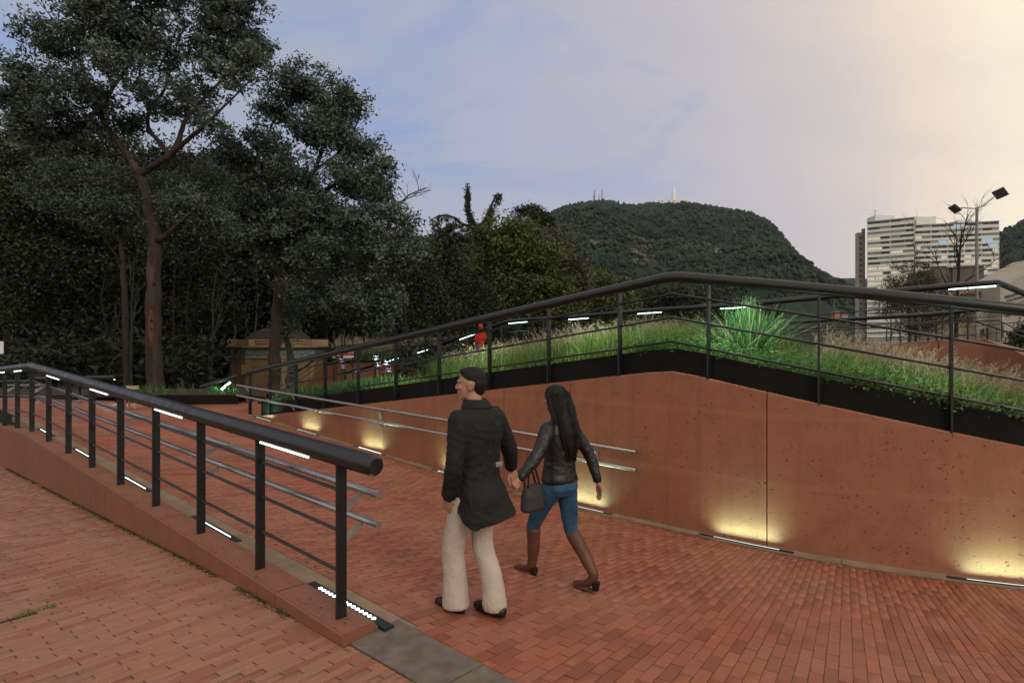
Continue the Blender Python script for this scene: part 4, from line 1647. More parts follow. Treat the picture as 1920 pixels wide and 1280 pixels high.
# ------------------------------------------------------------------ foliage
def leaf_quads(cent, size, aspect, up_bias=0.0, droop=0.0, seed=0, fold=True):
    """one folded leaf (two quads sharing the midrib) per centre"""
    r = np.random.default_rng(seed)
    n = len(cent)
    d = r.normal(0, 1, (n, 3))
    d[:, 2] = d[:, 2] * 0.7 - droop
    d /= np.linalg.norm(d, axis=1, keepdims=True)
    q = r.normal(0, 1, (n, 3))
    q[:, 2] *= 0.5
    s = np.cross(d, q)
    s /= np.linalg.norm(s, axis=1, keepdims=True) + 1e-9
    L = (size * r.uniform(0.65, 1.35, n))[:, None]
    W = L * aspect
    nrm = np.cross(d, s)
    p0 = cent - d * L * 0.5
    p1 = cent + s * W * 0.5 + nrm * W * 0.12
    p2 = cent + d * L * 0.5
    p3 = cent - s * W * 0.5 + nrm * W * 0.12
    v = np.stack([p0, p1, p2, p3], 1).reshape(-1, 3)
    f = (np.arange(n) * 4)[:, None] + np.array([[0, 1, 2, 3]])
    return v, f


def leaf_object(name, cents, size, aspect, mat, parent, tint, droop=0.0, seed=0):
    v, f = leaf_quads(cents, size, aspect, droop=droop, seed=seed)
    me = np_mesh(name, v, quads=f, mat=mat, attr=tint)
    o = link_mesh(name, me, None, parent)
    if parent is not None:
        o['kind'] = 'stuff'
    return o


def lobe_clumps(lobes, n, seed, shell=0.55):
    """clump centres spread through ellipsoid lobes (centre, radii)"""
    r = np.random.default_rng(seed)
    vol = np.array([l[1][0] * l[1][1] * l[1][2] for l in lobes]) ** 0.8
    k = r.choice(len(lobes), n, p=vol / vol.sum())
    d = r.normal(0, 1, (n, 3))
    d /= np.linalg.norm(d, axis=1, keepdims=True)
    rad = (shell + (1 - shell) * r.random(n)) ** 0.6
    rad *= r.uniform(0.55, 1.08, n)
    c = np.array([l[0] for l in lobes])[k]
    R = np.array([l[1] for l in lobes])[k]
    return c + d * rad[:, None] * R


def px_lobes(spec, Y, depth=1.0):
    """(u, v, ru, rv, dY) in the picture's measure at depth Y -> world ellipsoids"""
    out = []
    for q in spec:
        u, v, ru, rv = q[:4]
        dY = q[4] if len(q) > 4 else 0.0
        y = Y + dY
        c = P(u, v, y)
        rx, rz = ru / 1200 * y, rv / 1200 * y
        out.append((np.array(c), np.array([rx, (rx + rz) * 0.5 * depth, rz])))
    return out


def make_tree(name, label, category, base, limbs, lobes, n_clumps, leaves_per, spread, leaf, aspect, mat, bark, seed,
              droop=0.3, twig_r=0.012, group=None, twig_max=3.0, limb_n=8, shell=0.55, flat=0.6, holes=0.0):
    """limbs: lists of (point, radius); the first is the trunk"""
    r = np.random.default_rng(seed)
    root = empty(name, base, label, category, group)
    samples = []
    for i, lm in enumerate(limbs):
        pts = [Vector(p) for p, _ in lm]
        rad = [q * (1.0 if i == 0 else 0.78) for _, q in lm]
        # smooth the limb a little and roughen it
        sp, sr = [], []
        for j in range(len(pts) - 1):
            p_1 = pts[j - 1] if j > 0 else pts[j] * 2 - pts[j + 1]
            p2, p3 = pts[j], pts[j + 1]
            p4 = pts[j + 2] if j + 2 < len(pts) else pts[j + 1] * 2 - pts[j]
            for k in range(5):
                t = k / 5
                q = 0.5 * ((2 * p2) + (p3 - p_1) * t + (2 * p_1 - 5 * p2 + 4 * p3 - p4) * t * t + (3 * p2 - p_1 - 3 * p3 + p4) * t ** 3)
                rr = rad[j] + (rad[j + 1] - rad[j]) * t
                q = q + Vector(r.normal(0, 0.10, 3) * rr)
                sp.append(q)
                sr.append(rr * (1 + r.normal(0, 0.05)))
        sp.append(pts[-1]); sr.append(rad[-1])
        mb = MB()
        mb.tube(sp, sr, 12 if i == 0 else limb_n)
        mb.build('trunk' if i == 0 else 'limb', bark, root, smooth=True)
        lo = 0 if i else int(len(sp) * 0.55)
        samples += [(np.array(q)) for q in sp[lo:]]
    samples = np.array(samples)
    cl = lobe_clumps(lobes, int(n_clumps * (1.9 if holes else 1)), seed + 1, shell)
    if holes:                                # gaps where the sky shows through
        q = np.abs(cl / holes + 100)
        k3 = fbm(q[:, 0], q[:, 2], seed, 3) * 0.6 + fbm(q[:, 1] + 7, q[:, 2] * 0.7 + q[:, 0] * 0.7, seed + 4, 2) * 0.4
        cl = cl[np.argsort(-k3)[:n_clumps]]
    # twigs join every clump to the nearest wood
    mb = MB()
    wood = list(samples)
    order = np.argsort(np.min(np.linalg.norm(cl[:, None] - samples[None], axis=2), axis=1))
    W = np.array(wood)
    for ci in order:
        c = cl[ci]
        dist = np.linalg.norm(W - c, axis=1)
        j = int(np.argmin(dist))
        if dist[j] < 1e-3:
            continue
        p0, p1 = Vector(W[j]), Vector(c)
        mid = p0.lerp(p1, 0.5) + Vector(r.normal(0, 0.09, 3) * dist[j]) + Vector((0, 0, 0.08 * dist[j]))
        mb.tube([p0, mid, p1], [twig_r * (1 + 0.9 * dist[j]), twig_r * (0.9 + 0.4 * dist[j]), twig_r * 0.5], 4, caps=False)
        W = np.vstack([W, np.array(mid)[None], c[None]])
    mb.build('twigs', bark, root)['kind'] = 'stuff'
    # leaves
    m = leaves_per * len(cl)
    ids = np.repeat(np.arange(len(cl)), leaves_per)
    sp_ = spread * r.uniform(0.6, 1.3, len(cl))
    off = r.normal(0, 1, (m, 3)) * sp_[ids][:, None]
    off[:, 2] = off[:, 2] * flat - np.abs(r.normal(0, droop * 0.4, m)) * sp_[ids]
    cents = cl[ids] + off
    tint = np.clip(0.5 + r.normal(0, 0.30, len(cl))[ids] + r.normal(0, 0.14, m), 0, 1)
    o = leaf_object('crown', cents, leaf, aspect, mat, root, tint, droop, seed + 2)
    return root


M['euc'] = make_leaf('eucalyptus_leaf', [(0.026, 0.040, 0.028), (0.042, 0.060, 0.044), (0.060, 0.085, 0.064), (0.085, 0.115, 0.087), (0.130, 0.165, 0.127)], 0.18)
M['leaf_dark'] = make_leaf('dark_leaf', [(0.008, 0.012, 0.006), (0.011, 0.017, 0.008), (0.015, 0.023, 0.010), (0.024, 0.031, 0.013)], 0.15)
M['leaf_green'] = make_leaf('green_leaf', [(0.010, 0.018, 0.007), (0.016, 0.028, 0.009), (0.026, 0.040, 0.012), (0.046, 0.056, 0.016)], 0.2)
M['leaf_olive'] = make_leaf('olive_leaf', [(0.026, 0.041, 0.010), (0.044, 0.065, 0.013), (0.068, 0.089, 0.018), (0.101, 0.119, 0.024)], 0.2)
M['leaf_brown'] = make_leaf('brownish_leaf', [(0.040, 0.036, 0.022), (0.060, 0.052, 0.030), (0.080, 0.068, 0.038), (0.060, 0.070, 0.030)], 0.2)
M['leaf_conifer'] = make_leaf('conifer_needle', [(0.018, 0.024, 0.013), (0.026, 0.034, 0.017), (0.037, 0.046, 0.022)], 0.1)
M['bark_red'] = make_bark('reddish_bark', (0.020, 0.014, 0.012, 1), (0.050, 0.033, 0.027, 1))
M['bark_dark'] = make_bark('dark_bark', (0.014, 0.011, 0.009, 1), (0.032, 0.024, 0.019, 1))
M['bark_pale'] = make_bark('pale_bark', (0.030, 0.028, 0.021, 1), (0.060, 0.055, 0.042, 1))
M['bark_grey'] = make_bark('grey_bark', (0.030, 0.032, 0.025, 1), (0.052, 0.055, 0.042, 1))

# --- great eucalyptus on the left
Y = 19.0
def L_(Y, *q):
    return [(P(u, v, Y + d), r) for (u, v, d, r) in q]
limbs = [
    L_(Y, (289, 775, 0, .25), (289, 700, 0, .225), (288, 600, 0, .215), (289, 500, 0, .205), (291, 452, 0, .20), (283, 400, 0, .15), (268, 345, 0, .14), (258, 320, 0, .14)),
    L_(Y, (291, 452, 0, .15), (308, 444, -.3, .11), (330, 425, -.6, .08), (352, 405, -1.0, .05), (375, 385, -1.4, .03)),
    L_(Y, (262, 330, 0, .13), (285, 312, -.2, .125), (318, 292, -.4, .12), (335, 265, -.3, .10), (348, 225, 0, .08), (382, 185, .3, .065), (415, 150, .5, .05), (436, 110, .6, .035), (452, 60, .6, .02)),
    L_(Y, (318, 292, -.4, .10), (352, 262, -.8, .08), (378, 240, -1.1, .06), (420, 200, -1.3, .04), (470, 150, -1.5, .02)),
    L_(Y, (318, 292, -.4, .10), (300, 268, .3, .085), (278, 240, .8, .075), (282, 205, 1.0, .065), (310, 165, 1.1, .05), (320, 120, 1.2, .035), (342, 60, 1.2, .02)),
    L_(Y, (258, 320, 0, .12), (232, 280, .2, .11), (205, 245, .3, .10), (190, 210, .3, .09), (212, 165, .2, .07), (245, 115, .1, .05), (252, 60, .1, .03), (230, 0, 0, .02)),
    L_(Y, (195, 225, .3, .07), (160, 190, .2, .055), (125, 170, .1, .045), (80, 160, 0, .03), (20, 130, 0, .02)),
    L_(Y, (190, 210, .3, .07), (165, 150, .6, .055), (140, 100, .8, .04), (110, 50, 1.0, .025), (70, 0, 1, .015)),
    L_(Y, (258, 320, 0, .05), (225, 330, -.8, .035), (185, 335, -1.4, .025), (130, 330, -1.8, .015)),
    L_(Y, (212, 165, .2, .055), (190, 110, -.5, .04), (180, 60, -.9, .03), (165, 10, -1.2, .018)),
    L_(Y, (282, 205, 1.0, .06), (262, 150, .6, .045), (270, 100, .2, .03), (285, 40, 0, .018)),
]
lobes = px_lobes([(240, 40, 150, 75), (110, 70, 80, 60, .4), (60, 150, 75, 55), (130, 175, 90, 55, -.5), (230, 140, 90, 60, -.8), (330, 70, 95, 65, .3), (430, 70, 85, 65, .4), (470, 130, 62, 50, -.6),
                  (395, 150, 75, 55, -.8), (320, 190, 75, 50, .8), (215, 225, 80, 40, .6), (90, 230, 100, 40, .2), (20, 190, 50, 60, .3), (400, 230, 50, 35, -.6), (500, 70, 35, 40, .4), (260, -40, 200, 50),
                  (40, 240, 60, 40), (440, 10, 80, 50)], Y, 1.2)
euc1 = make_tree('eucalyptus_tree', 'tall grey-leaved eucalyptus with a bare reddish trunk beside the upper plaza', 'tree', P(289, 752, Y), limbs, lobes, 1750, 30, 0.150, 0.140, 0.40, M['euc'], M['bark_red'], 21, droop=0.35, twig_r=0.010, shell=0.2, holes=0.42)
M['scar'] = make_bark('orange_scar', (0.060, 0.026, 0.016, 1), (0.115, 0.050, 0.030, 1))
M['hole'] = simple('dark_hole', (0.006, 0.004, 0.003, 1), None, 0.9, scale=5, bumpk=0)
mb = MB()
mb.ball(P(283.5, 612, 18.83), (0.085, 0.06, 0.62), 14, 12)
mb.build('bark_scar', M['scar'], euc1, smooth=True)
for (u, v, r) in ((284, 601, 0.042), (284, 617, 0.036), (289, 532, 0.045)):
    mb = MB()
    mb.ball(P(u, v, 18.775), (r, 0.02, r * 1.3), 10, 8)
    mb.build('knot_hole', M['hole'], euc1, smooth=True)
# hanging sprays under the crown belong to a younger one just behind
limbs = [L_(20.5, (238, 770, 0, .11), (236, 640, 0, .10), (232, 520, 0, .09), (226, 440, 0, .07), (215, 370, 0, .05), (200, 320, 0, .03)),
         L_(20.5, (232, 500, 0, .05), (190, 440, -.6, .035), (150, 390, -1.0, .025), (100, 350, -1.2, .015)),
         L_(20.5, (228, 460, 0, .05), (280, 420, -.6, .035), (340, 400, -1.0, .025), (390, 380, -1.2, .015))]
lobes = px_lobes([(150, 330, 95, 36, -1), (110, 370, 70, 32, -1.2), (190, 385, 70, 40, -.8), (360, 385, 70, 48, -1.2), (390, 340, 60, 40, -.8), (330, 430, 60, 45, -.6), (300, 345, 60, 30, -.4), (240, 400, 60, 36, 0), (400, 430, 50, 40, -.5)], 20.5, 1.0)
make_tree('young_eucalyptus', 'smaller silvery eucalyptus with low hanging sprays behind the tall one', 'tree', P(238, 752, 20.5), limbs, lobes, 380, 90, 0.22, 0.105, 0.36, M['euc'], M['bark_dark'], 31, droop=0.5, twig_r=0.009, shell=0.3)

# --- second eucalyptus, in front of the pavilion
Y = 23.0
limbs = [
    L_(Y, (512, 775, 0, .24), (513, 720, 0, .22), (516, 640, 0, .20), (520, 570, 0, .18), (524, 500, 0, .16), (520, 440, 0, .14), (505, 385, 0, .11)),
    L_(Y, (524, 500, 0, .13), (545, 440, .3, .12), (560, 385, .3, .11), (590, 320, .2, .10), (610, 260, 0, .08), (625, 200, 0, .05), (620, 150, 0, .03)),
    L_(Y, (505, 385, 0, .10), (440, 350, -.4, .11), (408, 360, -.8, .09), (380, 385, -1.0, .04)),
    L_(Y, (505, 385, 0, .09), (490, 330, .3, .07), (500, 270, .4, .06), (520, 200, .5, .045), (540, 140, .5, .025)),
    L_(Y, (440, 350, -.4, .09), (470, 335, -.6, .08), (520, 320, -.8, .06), (560, 300, -1.0, .035)),
    L_(Y, (560, 385, .3, .09), (620, 350, -.3, .07), (680, 320, -.6, .05), (720, 300, -.8, .03)),
    L_(Y, (545, 440, .3, .09), (610, 430, -.6, .07), (680, 420, -1.2, .05), (740, 430, -1.6, .03)),
    L_(Y, (524, 520, 0, .06), (480, 470, -.8, .045), (440, 450, -1.2, .03), (400, 455, -1.4, .02)),
    L_(Y, (524, 520, 0, .07), (580, 500, -.6, .05), (640, 500, -1.0, .035), (700, 520, -1.4, .02)),
    L_(Y, (590, 320, .2, .07), (640, 280, .4, .05), (670, 230, .5, .035), (680, 190, .5, .02)),
]
lobes = px_lobes([(575, 150, 65, 45), (520, 190, 60, 50, .4), (615, 175, 55, 50), (655, 205, 45, 50, .4), (670, 265, 45, 50, .3), (600, 245, 65, 50, -.6), (520, 260, 70, 50, -.4), (450, 290, 60, 45, -.3),
                  (560, 320, 80, 45, -.8), (640, 335, 60, 50, -.4), (735, 305, 30, 40, -.8), (700, 350, 50, 50, -.6), (480, 370, 70, 50, -.8), (580, 400, 80, 50, -1.0), (680, 415, 60, 50, -1.2), (745, 420, 42, 45, -1.4),
                  (440, 420, 60, 40, -1.2), (520, 450, 70, 50, -1.0), (620, 475, 80, 45, -1.2), (715, 480, 50, 50, -1.4), (765, 470, 28, 40, -1.6), (590, 540, 60, 40, -.8), (670, 560, 70, 50, -.8), (420, 330, 40, 30, -.6),
                  (720, 560, 40, 45, -1), (690, 610, 50, 30, -.6)], Y, 1.1)
make_tree('eucalyptus_tree', 'broad grey-leaved eucalyptus whose dark red trunk stands before the pavilion', 'tree', P(512, 752, Y), limbs, lobes, 2000, 34, 0.175, 0.150, 0.40, M['euc'], M['bark_red'], 41, droop=0.4, twig_r=0.011, shell=0.2, holes=0.5)
limbs = [L_(24.5, (548, 775, 0, .20), (544, 720, 0, .18), (548, 690, 0, .16), (542, 655, 0, .13), (533, 620, 0, .11), (526, 580, 0, .09), (540, 520, .3, .06))]
lobes = px_lobes([(536, 600, 26, 28, -.6), (545, 580, 30, 24, -.4), (530, 625, 18, 18, -.8)], 24.5, 1.0)
make_tree('leaning_tree', 'grey crooked trunk with a silvery tuft right of the dark red trunk', 'tree', P(548, 752, 24.5), limbs, lobes, 70, 40, 0.20, 0.14, 0.28, M['euc'], M['bark_grey'], 43, droop=0.4, twig_r=0.008)

# --- bare tree top right of it
r9 = np.random.default_rng(91)
def bare_tree(name, label, Y, trunk, r0, n, length, spread_deg, bark, seed, group=None):
    r = np.random.default_rng(seed)
    pts = [P(u, v, Y) for (u, v) in trunk]
    root = empty(name, pts[0], label, 'tree', group)
    mb = MB()
    k = len(pts)
    mb.tube(pts, [r0 * (1 - 0.8 * i / (k - 1)) for i in range(k)], 8)
    mb.build('trunk', bark, root, smooth=True)

    def grow(mb, p, d, L, rad, lev):
        q = [p]
        for i in range(3):
            d = (d + Vector(r.normal(0, 0.16, 3)) + Vector((0, 0, 0.05))).normalized()
            q.append(q[-1] + d * L / 3)
        mb.tube(q, [rad, rad * 0.8, rad * 0.6, rad * 0.35], 5, caps=False)
        if lev > 0:
            for j in range(3 + (lev > 1)):
                s = q[int(r.integers(1, 4))]
                nd = (d + Vector(r.normal(0, math.tan(R_(spread_deg)), 3)) * 0.8).normalized()
                grow(mb, s, nd, L * r.uniform(0.45, 0.7), rad * 0.55, lev - 1)
    for i in range(n):
        mb = MB()
        t = 0.25 + 0.75 * i / n
        j = min(int(t * (k - 1)), k - 2)
        p = pts[j].lerp(pts[j + 1], t * (k - 1) - j)
        ax = (pts[j + 1] - pts[j]).normalized()
        d = (ax * 0.9 + Vector(r.normal(0, math.tan(R_(spread_deg)), 3))).normalized()
        grow(mb, p, d, length * (1.15 - 0.5 * t) * r.uniform(0.7, 1.15), r0 * (0.5 - 0.3 * t), 2)
        mb.build('limb', bark, root)
    return root


bare_tree('bare_tree', 'leafless twiggy tree at the right side of the broad eucalyptus', 24.0, [(700, 600), (715, 480), (728, 420), (745, 385), (768, 365), (798, 352)], 0.07, 9, 1.0, 38, M['bark_dark'], 5)
bare_tree('bare_tree', 'bare slender tree with upright branches left of the street lamp', 46.0, [(1792, 660), (1794, 580), (1797, 520), (1800, 470), (1804, 425)], 0.16, 9, 3.2, 22, M['bark_dark'], 6)
bare_tree('bare_tree', 'thin bare tree rising from the brown bushes', 52.0, [(1718, 660), (1716, 570), (1714, 510), (1716, 455)], 0.10, 7, 2.6, 22, M['bark_grey'], 8)

# --- odd candelabra conifer against the sky
Y = 60.0
root = empty('candelabra_conifer', P(893, 640, Y), 'strange candelabra-armed conifer outlined against the sky', 'tree')
arms = [[(893, 650), (893, 560), (894, 480), (894, 440), (893, 425)],
        [(893, 425), (880, 424), (866, 420), (856, 410), (840, 404), (825, 404), (812, 410), (805, 416)],
        [(893, 425), (884, 415), (879, 400), (878, 385), (877, 365), (877, 345)],
        [(893, 425), (885, 412), (880, 396), (876, 380)],
        [(893, 425), (905, 418), (913, 405), (920, 388), (928, 370), (934, 364), (941, 370)],
        [(893, 425), (908, 420), (918, 415), (920, 400), (921, 388)]]
cents = []
for i, a in enumerate(arms):
    pts_ = [P(u, v, Y + (0.4 * ((i * 37) % 5 - 2) if j > 0 else 0)) for j, (u, v) in enumerate(a)]
    r0 = 0.26 if i == 0 else 0.16
    mb = MB(); mb.tube(pts_, [r0 * (1 - (0.35 if i == 0 else 0.75) * j / (len(pts_) - 1)) for j in range(len(pts_))], 8)
    mb.build('trunk' if i == 0 else 'limb', M['bark_dark'], root, smooth=True)
    if i:
        for j in range(len(pts_) - 1):
            L = (pts_[j + 1] - pts_[j]).length
            thin = (i == 1) or (i == 4 and j < 4)
            for q in range(int(L * (3 if thin else 7)) + 1):
                p = pts_[j].lerp(pts_[j + 1], r9.random())
                tl = r9.uniform(0.3, 1.1)
                for z in np.linspace(0, tl, int(14 * tl) + 4):
                    cents.append(np.array(p) + np.array([r9.normal(0, 0.10), r9.normal(0, 0.10), -z]))
cents = np.repeat(np.array(cents), 3, 0) + r9.normal(0, 0.09, (len(cents) * 3, 3))
leaf_object('crown', cents, 0.26, 0.35, M['leaf_conifer'], root, r9.random(len(cents)), 1.0, 3)

# --- dracaena / palm-like tree with pale stem
Y = 46.0
root = empty('spiky_palm', P(833, 650, Y), 'dark spiky-crowned tree on a thin pale stem below the candelabra conifer', 'tree')
mb = MB(); mb.tube([P(832, 660, Y), P(833, 560, Y), P(834, 490, Y), P(837, 445, Y)], [.13, .11, .10, .07], 8); mb.build('trunk', M['bark_pale'], root, smooth=True)
cents, V, Q = [], [], []
for k in range(150):
    hub = np.array(P(837 + r9.normal(0, 9), 455 + r9.uniform(-28, 75), Y)) + np.array([0, r9.normal(0, 0.4), 0])
    az, el_ = r9.random() * 6.28, r9.uniform(-0.5, 0.9)
    L = r9.uniform(0.9, 1.9)
    d = np.array([math.cos(az) * math.cos(el_), math.sin(az) * math.cos(el_), math.sin(el_)])
    for t in np.linspace(0.1, 1, 16):
        cents.append(hub + d * L * t + np.array([0, 0, -0.5 * t * t * L]))
cents = np.repeat(np.array(cents), 4, 0) + r9.normal(0, 0.07, (len(cents) * 4, 3))
leaf_object('crown', cents, 0.30, 0.28, M['leaf_conifer'], root, r9.random(len(cents)), 0.5, 5)

# --- olive-green bushy tree right of it, and its neighbours
def px_tree(name, label, Y, trunk, lobes, n, per, spread, leaf, mat, bark, seed, r0=0.2, group=None, limbs_n=6, asp=0.5, droop=0.2, tw=0.012):
    r = np.random.default_rng(seed)
    tp = L_(Y, *[(u, v, 0, r0 * (1 - 0.7 * i / (len(trunk) - 1))) for i, (u, v) in enumerate(trunk)])
    limbs = [tp]
    lb_ = px_lobes(lobes, Y, 1.0)
    top = Vector(tp[-1][0])
    for k in range(min(limbs_n, len(lb_))):
        c = Vector(lb_[k][0])
        st = Vector(tp[max(1, len(tp) - 2)][0]).lerp(top, r.random())
        limbs.append([(st, r0 * 0.4), (st.lerp(c, 0.5) + Vector((0, 0, 0.1)), r0 * 0.25), (c, r0 * 0.1)])
    return make_tree(name, label, 'tree', P(*trunk[0], Y), limbs, lb_, n, per, spread, leaf, asp, mat, bark, seed, droop=droop, twig_r=tw, group=group)


px_tree('olive_tree', 'large olive-green bushy tree left of the mountain', 50.0, [(965, 660), (960, 580), (955, 510), (955, 450)],
        [(935, 430, 40, 26), (975, 435, 40, 24), (945, 470, 70, 35), (1000, 480, 60, 32), (920, 515, 60, 36), (985, 530, 85, 38), (1035, 545, 50, 34), (950, 570, 100, 34), (1040, 585, 60, 30), (890, 560, 50, 38), (985, 402, 22, 10), (1005, 398, 14, 10), (965, 410, 16, 10), (905, 445, 28, 18)],
        620, 60, 0.48, 0.26, M['leaf_olive'], M['bark_dark'], 51, 0.28, limbs_n=10, tw=0.02)
px_tree('flat_topped_tree', 'small flat-crowned tree peeping over the olive-green one', 54.0, [(1012, 560), (1012, 480), (1014, 440), (1012, 415)],
        [(1018, 408, 18, 9), (992, 396, 26, 9), (1030, 415, 10, 8)], 60, 44, 0.32, 0.22, M['leaf_dark'], M['bark_dark'], 53, 0.12, tw=0.02)
px_tree('brown_tree', 'brownish tree between the olive tree and the mountain', 64.0, [(1050, 660), (1050, 560), (1048, 490)],
        [(1045, 450, 30, 28), (1060, 490, 34, 32), (1075, 530, 34, 36), (1055, 570, 50, 36)], 200, 44, 0.55, 0.34, M['leaf_brown'], M['bark_dark'], 55, 0.2, tw=0.02)
px_tree('green_tree', 'rounded green tree below the mountain behind the lit strips', 70.0, [(1120, 660), (1120, 600), (1122, 560)],
        [(1115, 520, 34, 22), (1145, 535, 34, 22), (1100, 555, 48, 28), (1160, 565, 44, 26), (1130, 590, 70, 28)], 230, 44, 0.6, 0.36, M['leaf_olive'], M['bark_dark'], 57, 0.22, tw=0.02)
px_tree('green_tree', 'wide dark green tree low behind the peak of the railing', 84.0, [(1260, 660), (1258, 610), (1260, 580)],
        [(1210, 560, 50, 24), (1260, 555, 50, 22), (1310, 560, 50, 22), (1360, 572, 50, 20), (1290, 590, 100, 24), (1420, 585, 50, 18)], 320, 40, 0.8, 0.42, M['leaf_green'], M['bark_dark'], 59, 0.2, tw=0.02)
px_tree('leafy_bush', 'brown-green leafy bush in front of the white tower', 48.0, [(1705, 660), (1704, 600), (1702, 560)],
        [(1702, 506, 20, 12), (1728, 502, 20, 12), (1684, 536, 26, 22), (1725, 532, 34, 20), (1668, 572, 18, 24), (1750, 522, 16, 12), (1705, 570, 40, 22)], 190, 40, 0.30, 0.15, M['leaf_brown'], M['bark_grey'], 61, 0.10, limbs_n=7, tw=0.012)
px_tree('leafy_bush', 'thin yellow-green bush under the lit strip at the right', 44.0, [(1765, 660), (1766, 620), (1768, 590)],
        [(1770, 570, 36, 24), (1745, 600, 30, 26), (1800, 585, 24, 24), (1720, 610, 30, 22)], 120, 36, 0.36, 0.16, M['leaf_brown'], M['bark_grey'], 63, 0.06, tw=0.012)
px_tree('dark_shrub', 'dark conifer shrub at the right edge by the library', 40.0, [(1915, 680), (1915, 650), (1915, 630)],
        [(1912, 632, 22, 14), (1935, 620, 26, 20), (1900, 645, 22, 10)], 70, 46, 0.22, 0.14, M['leaf_dark'], M['bark_dark'], 65, 0.05)
for k, u in enumerate((1668, 1690, 1738, 1757, 1780)):
    labs = ('slim trunk at the left of the brown bushes', 'second slim trunk under the brown bushes', 'slim trunk in the middle of the brown bushes', 'slim trunk right of the middle of the brown bushes', 'slim trunk nearest the bare upright tree')
    bare_tree('slim_tree', labs[k], 47.0 + k * 0.4, [(u, 670), (u + 3 * (-1) ** k, 620), (u + 2, 580), (u + 4 * (-1) ** k, 545)], 0.07, 5, 1.6, 18, M['bark_grey'], 70 + k, 'slim trunks under the brown bushes')

# --- the dark wood behind the upper plaza
forest = [
    (20, 30, [(35, 290, 70, 60), (60, 360, 80, 60), (20, 430, 80, 70), (70, 500, 90, 60), (30, 570, 80, 60)], 'leaf_green', 'dark broadleaf tree at the far left edge of the wood'),
    (135, 34, [(150, 300, 80, 60), (120, 390, 80, 60), (160, 470, 90, 60), (120, 550, 90, 60), (150, 620, 80, 40)], 'leaf_dark', 'dark broadleaf tree second from the left in the wood'),
    (205, 33, [(200, 270, 60, 50), (235, 340, 80, 60), (215, 430, 80, 60), (250, 520, 80, 60), (210, 600, 90, 50)], 'leaf_green', 'dark tree behind the left of the tall eucalyptus'),
    (340, 32, [(340, 330, 70, 60), (360, 420, 80, 60), (330, 500, 80, 60), (370, 580, 80, 50)], 'leaf_dark', 'dark tree right of the tall eucalyptus trunk'),
    (430, 43, [(440, 350, 80, 60), (430, 440, 80, 60), (460, 520, 80, 50), (420, 580, 70, 40)], 'leaf_green', 'yellow-flecked dark tree left of the pavilion'),
    (600, 43, [(590, 400, 80, 60), (620, 480, 80, 60), (585, 550, 80, 50), (630, 600, 80, 40)], 'leaf_green', 'dark tree behind the right of the pavilion'),
    (700, 40, [(690, 430, 70, 60), (720, 510, 80, 60), (690, 580, 80, 50), (740, 620, 60, 40)], 'leaf_dark', 'dark tree right of the pavilion with low foliage'),
    (790, 42, [(780, 500, 40, 60), (800, 560, 50, 50), (770, 610, 60, 50), (830, 600, 60, 40)], 'leaf_green', 'green shrubby tree below the pale stem'),
    (880, 44, [(870, 560, 60, 50), (900, 610, 70, 40), (850, 630, 60, 30)], 'leaf_dark', 'dark shrubby tree behind the first lit strips'),
    (80, 42, [(90, 330, 110, 70), (40, 450, 110, 80), (100, 560, 110, 80)], 'leaf_dark', 'deep dark tree far inside the wood on the left'),
    (300, 42, [(300, 370, 110, 80), (280, 480, 110, 80), (330, 590, 110, 60)], 'leaf_dark', 'deep dark tree far inside the wood behind the trunk'),
    (500, 47, [(500, 420, 110, 80), (480, 530, 110, 70), (540, 600, 90, 40)], 'leaf_dark', 'deep dark tree far inside the wood behind the dome'),
]
for k, (u, Y, lob, mt, lab) in enumerate(forest):
    top = lob[0][1] + 20
    big = Y > 41 and u < 600
    px_tree('woodland_tree', lab, Y, [(u, 770), (u + 3, 650), (u - 2, 520), (u, top)], lob, 330 if not big else 380, 70 if not big else 46, 0.55 if not big else 0.8, 0.18 if not big else 0.4, M[mt], M['bark_dark'], 200 + k, 0.16, 'trees of the dark wood', limbs_n=6, droop=0.3, tw=0.014)
slim = [(398, 28, 'pale'), (440, 41, 'pale'), (460, 42, 'pale'), (478, 41, 'grey'), (350, 27, 'dark'), (325, 29, 'dark'), (245, 25, 'grey'), (650, 41, 'dark'), (668, 42, 'pale'), (612, 41, 'dark'), (195, 28, 'dark'), (760, 36, 'dark')]
slim_lab = ['pale crooked sapling stem left of the pavilion', 'pale straight stem beside the pavilion roof', 'pale thin stem above the left of the dome', 'grey thin stem nearest the dome on its left', 'dark thin stem right of the eucalyptus trunk', 'second dark thin stem right of the eucalyptus trunk',
            'grey curved stem left of the eucalyptus trunk', 'dark straight trunk right of the pavilion', 'pale stem right of the dark straight trunk', 'dark stem at the right end of the pavilion', 'dark stem far left of the eucalyptus trunk', 'dark stem left of the pale palm stem']
for k, (u, Y, bk) in enumerate(slim):
    bare_tree('sapling', slim_lab[k], float(Y), [(u, 770), (u - 4 + 8 * r9.random(), 690), (u + 6 * r9.random(), 620), (u - 6 + 14 * r9.random(), 560), (u + 10 * r9.random(), 500)], 0.085, 4, 1.6, 20, M['bark_' + bk], 300 + k, 'slim stems in the dark wood')
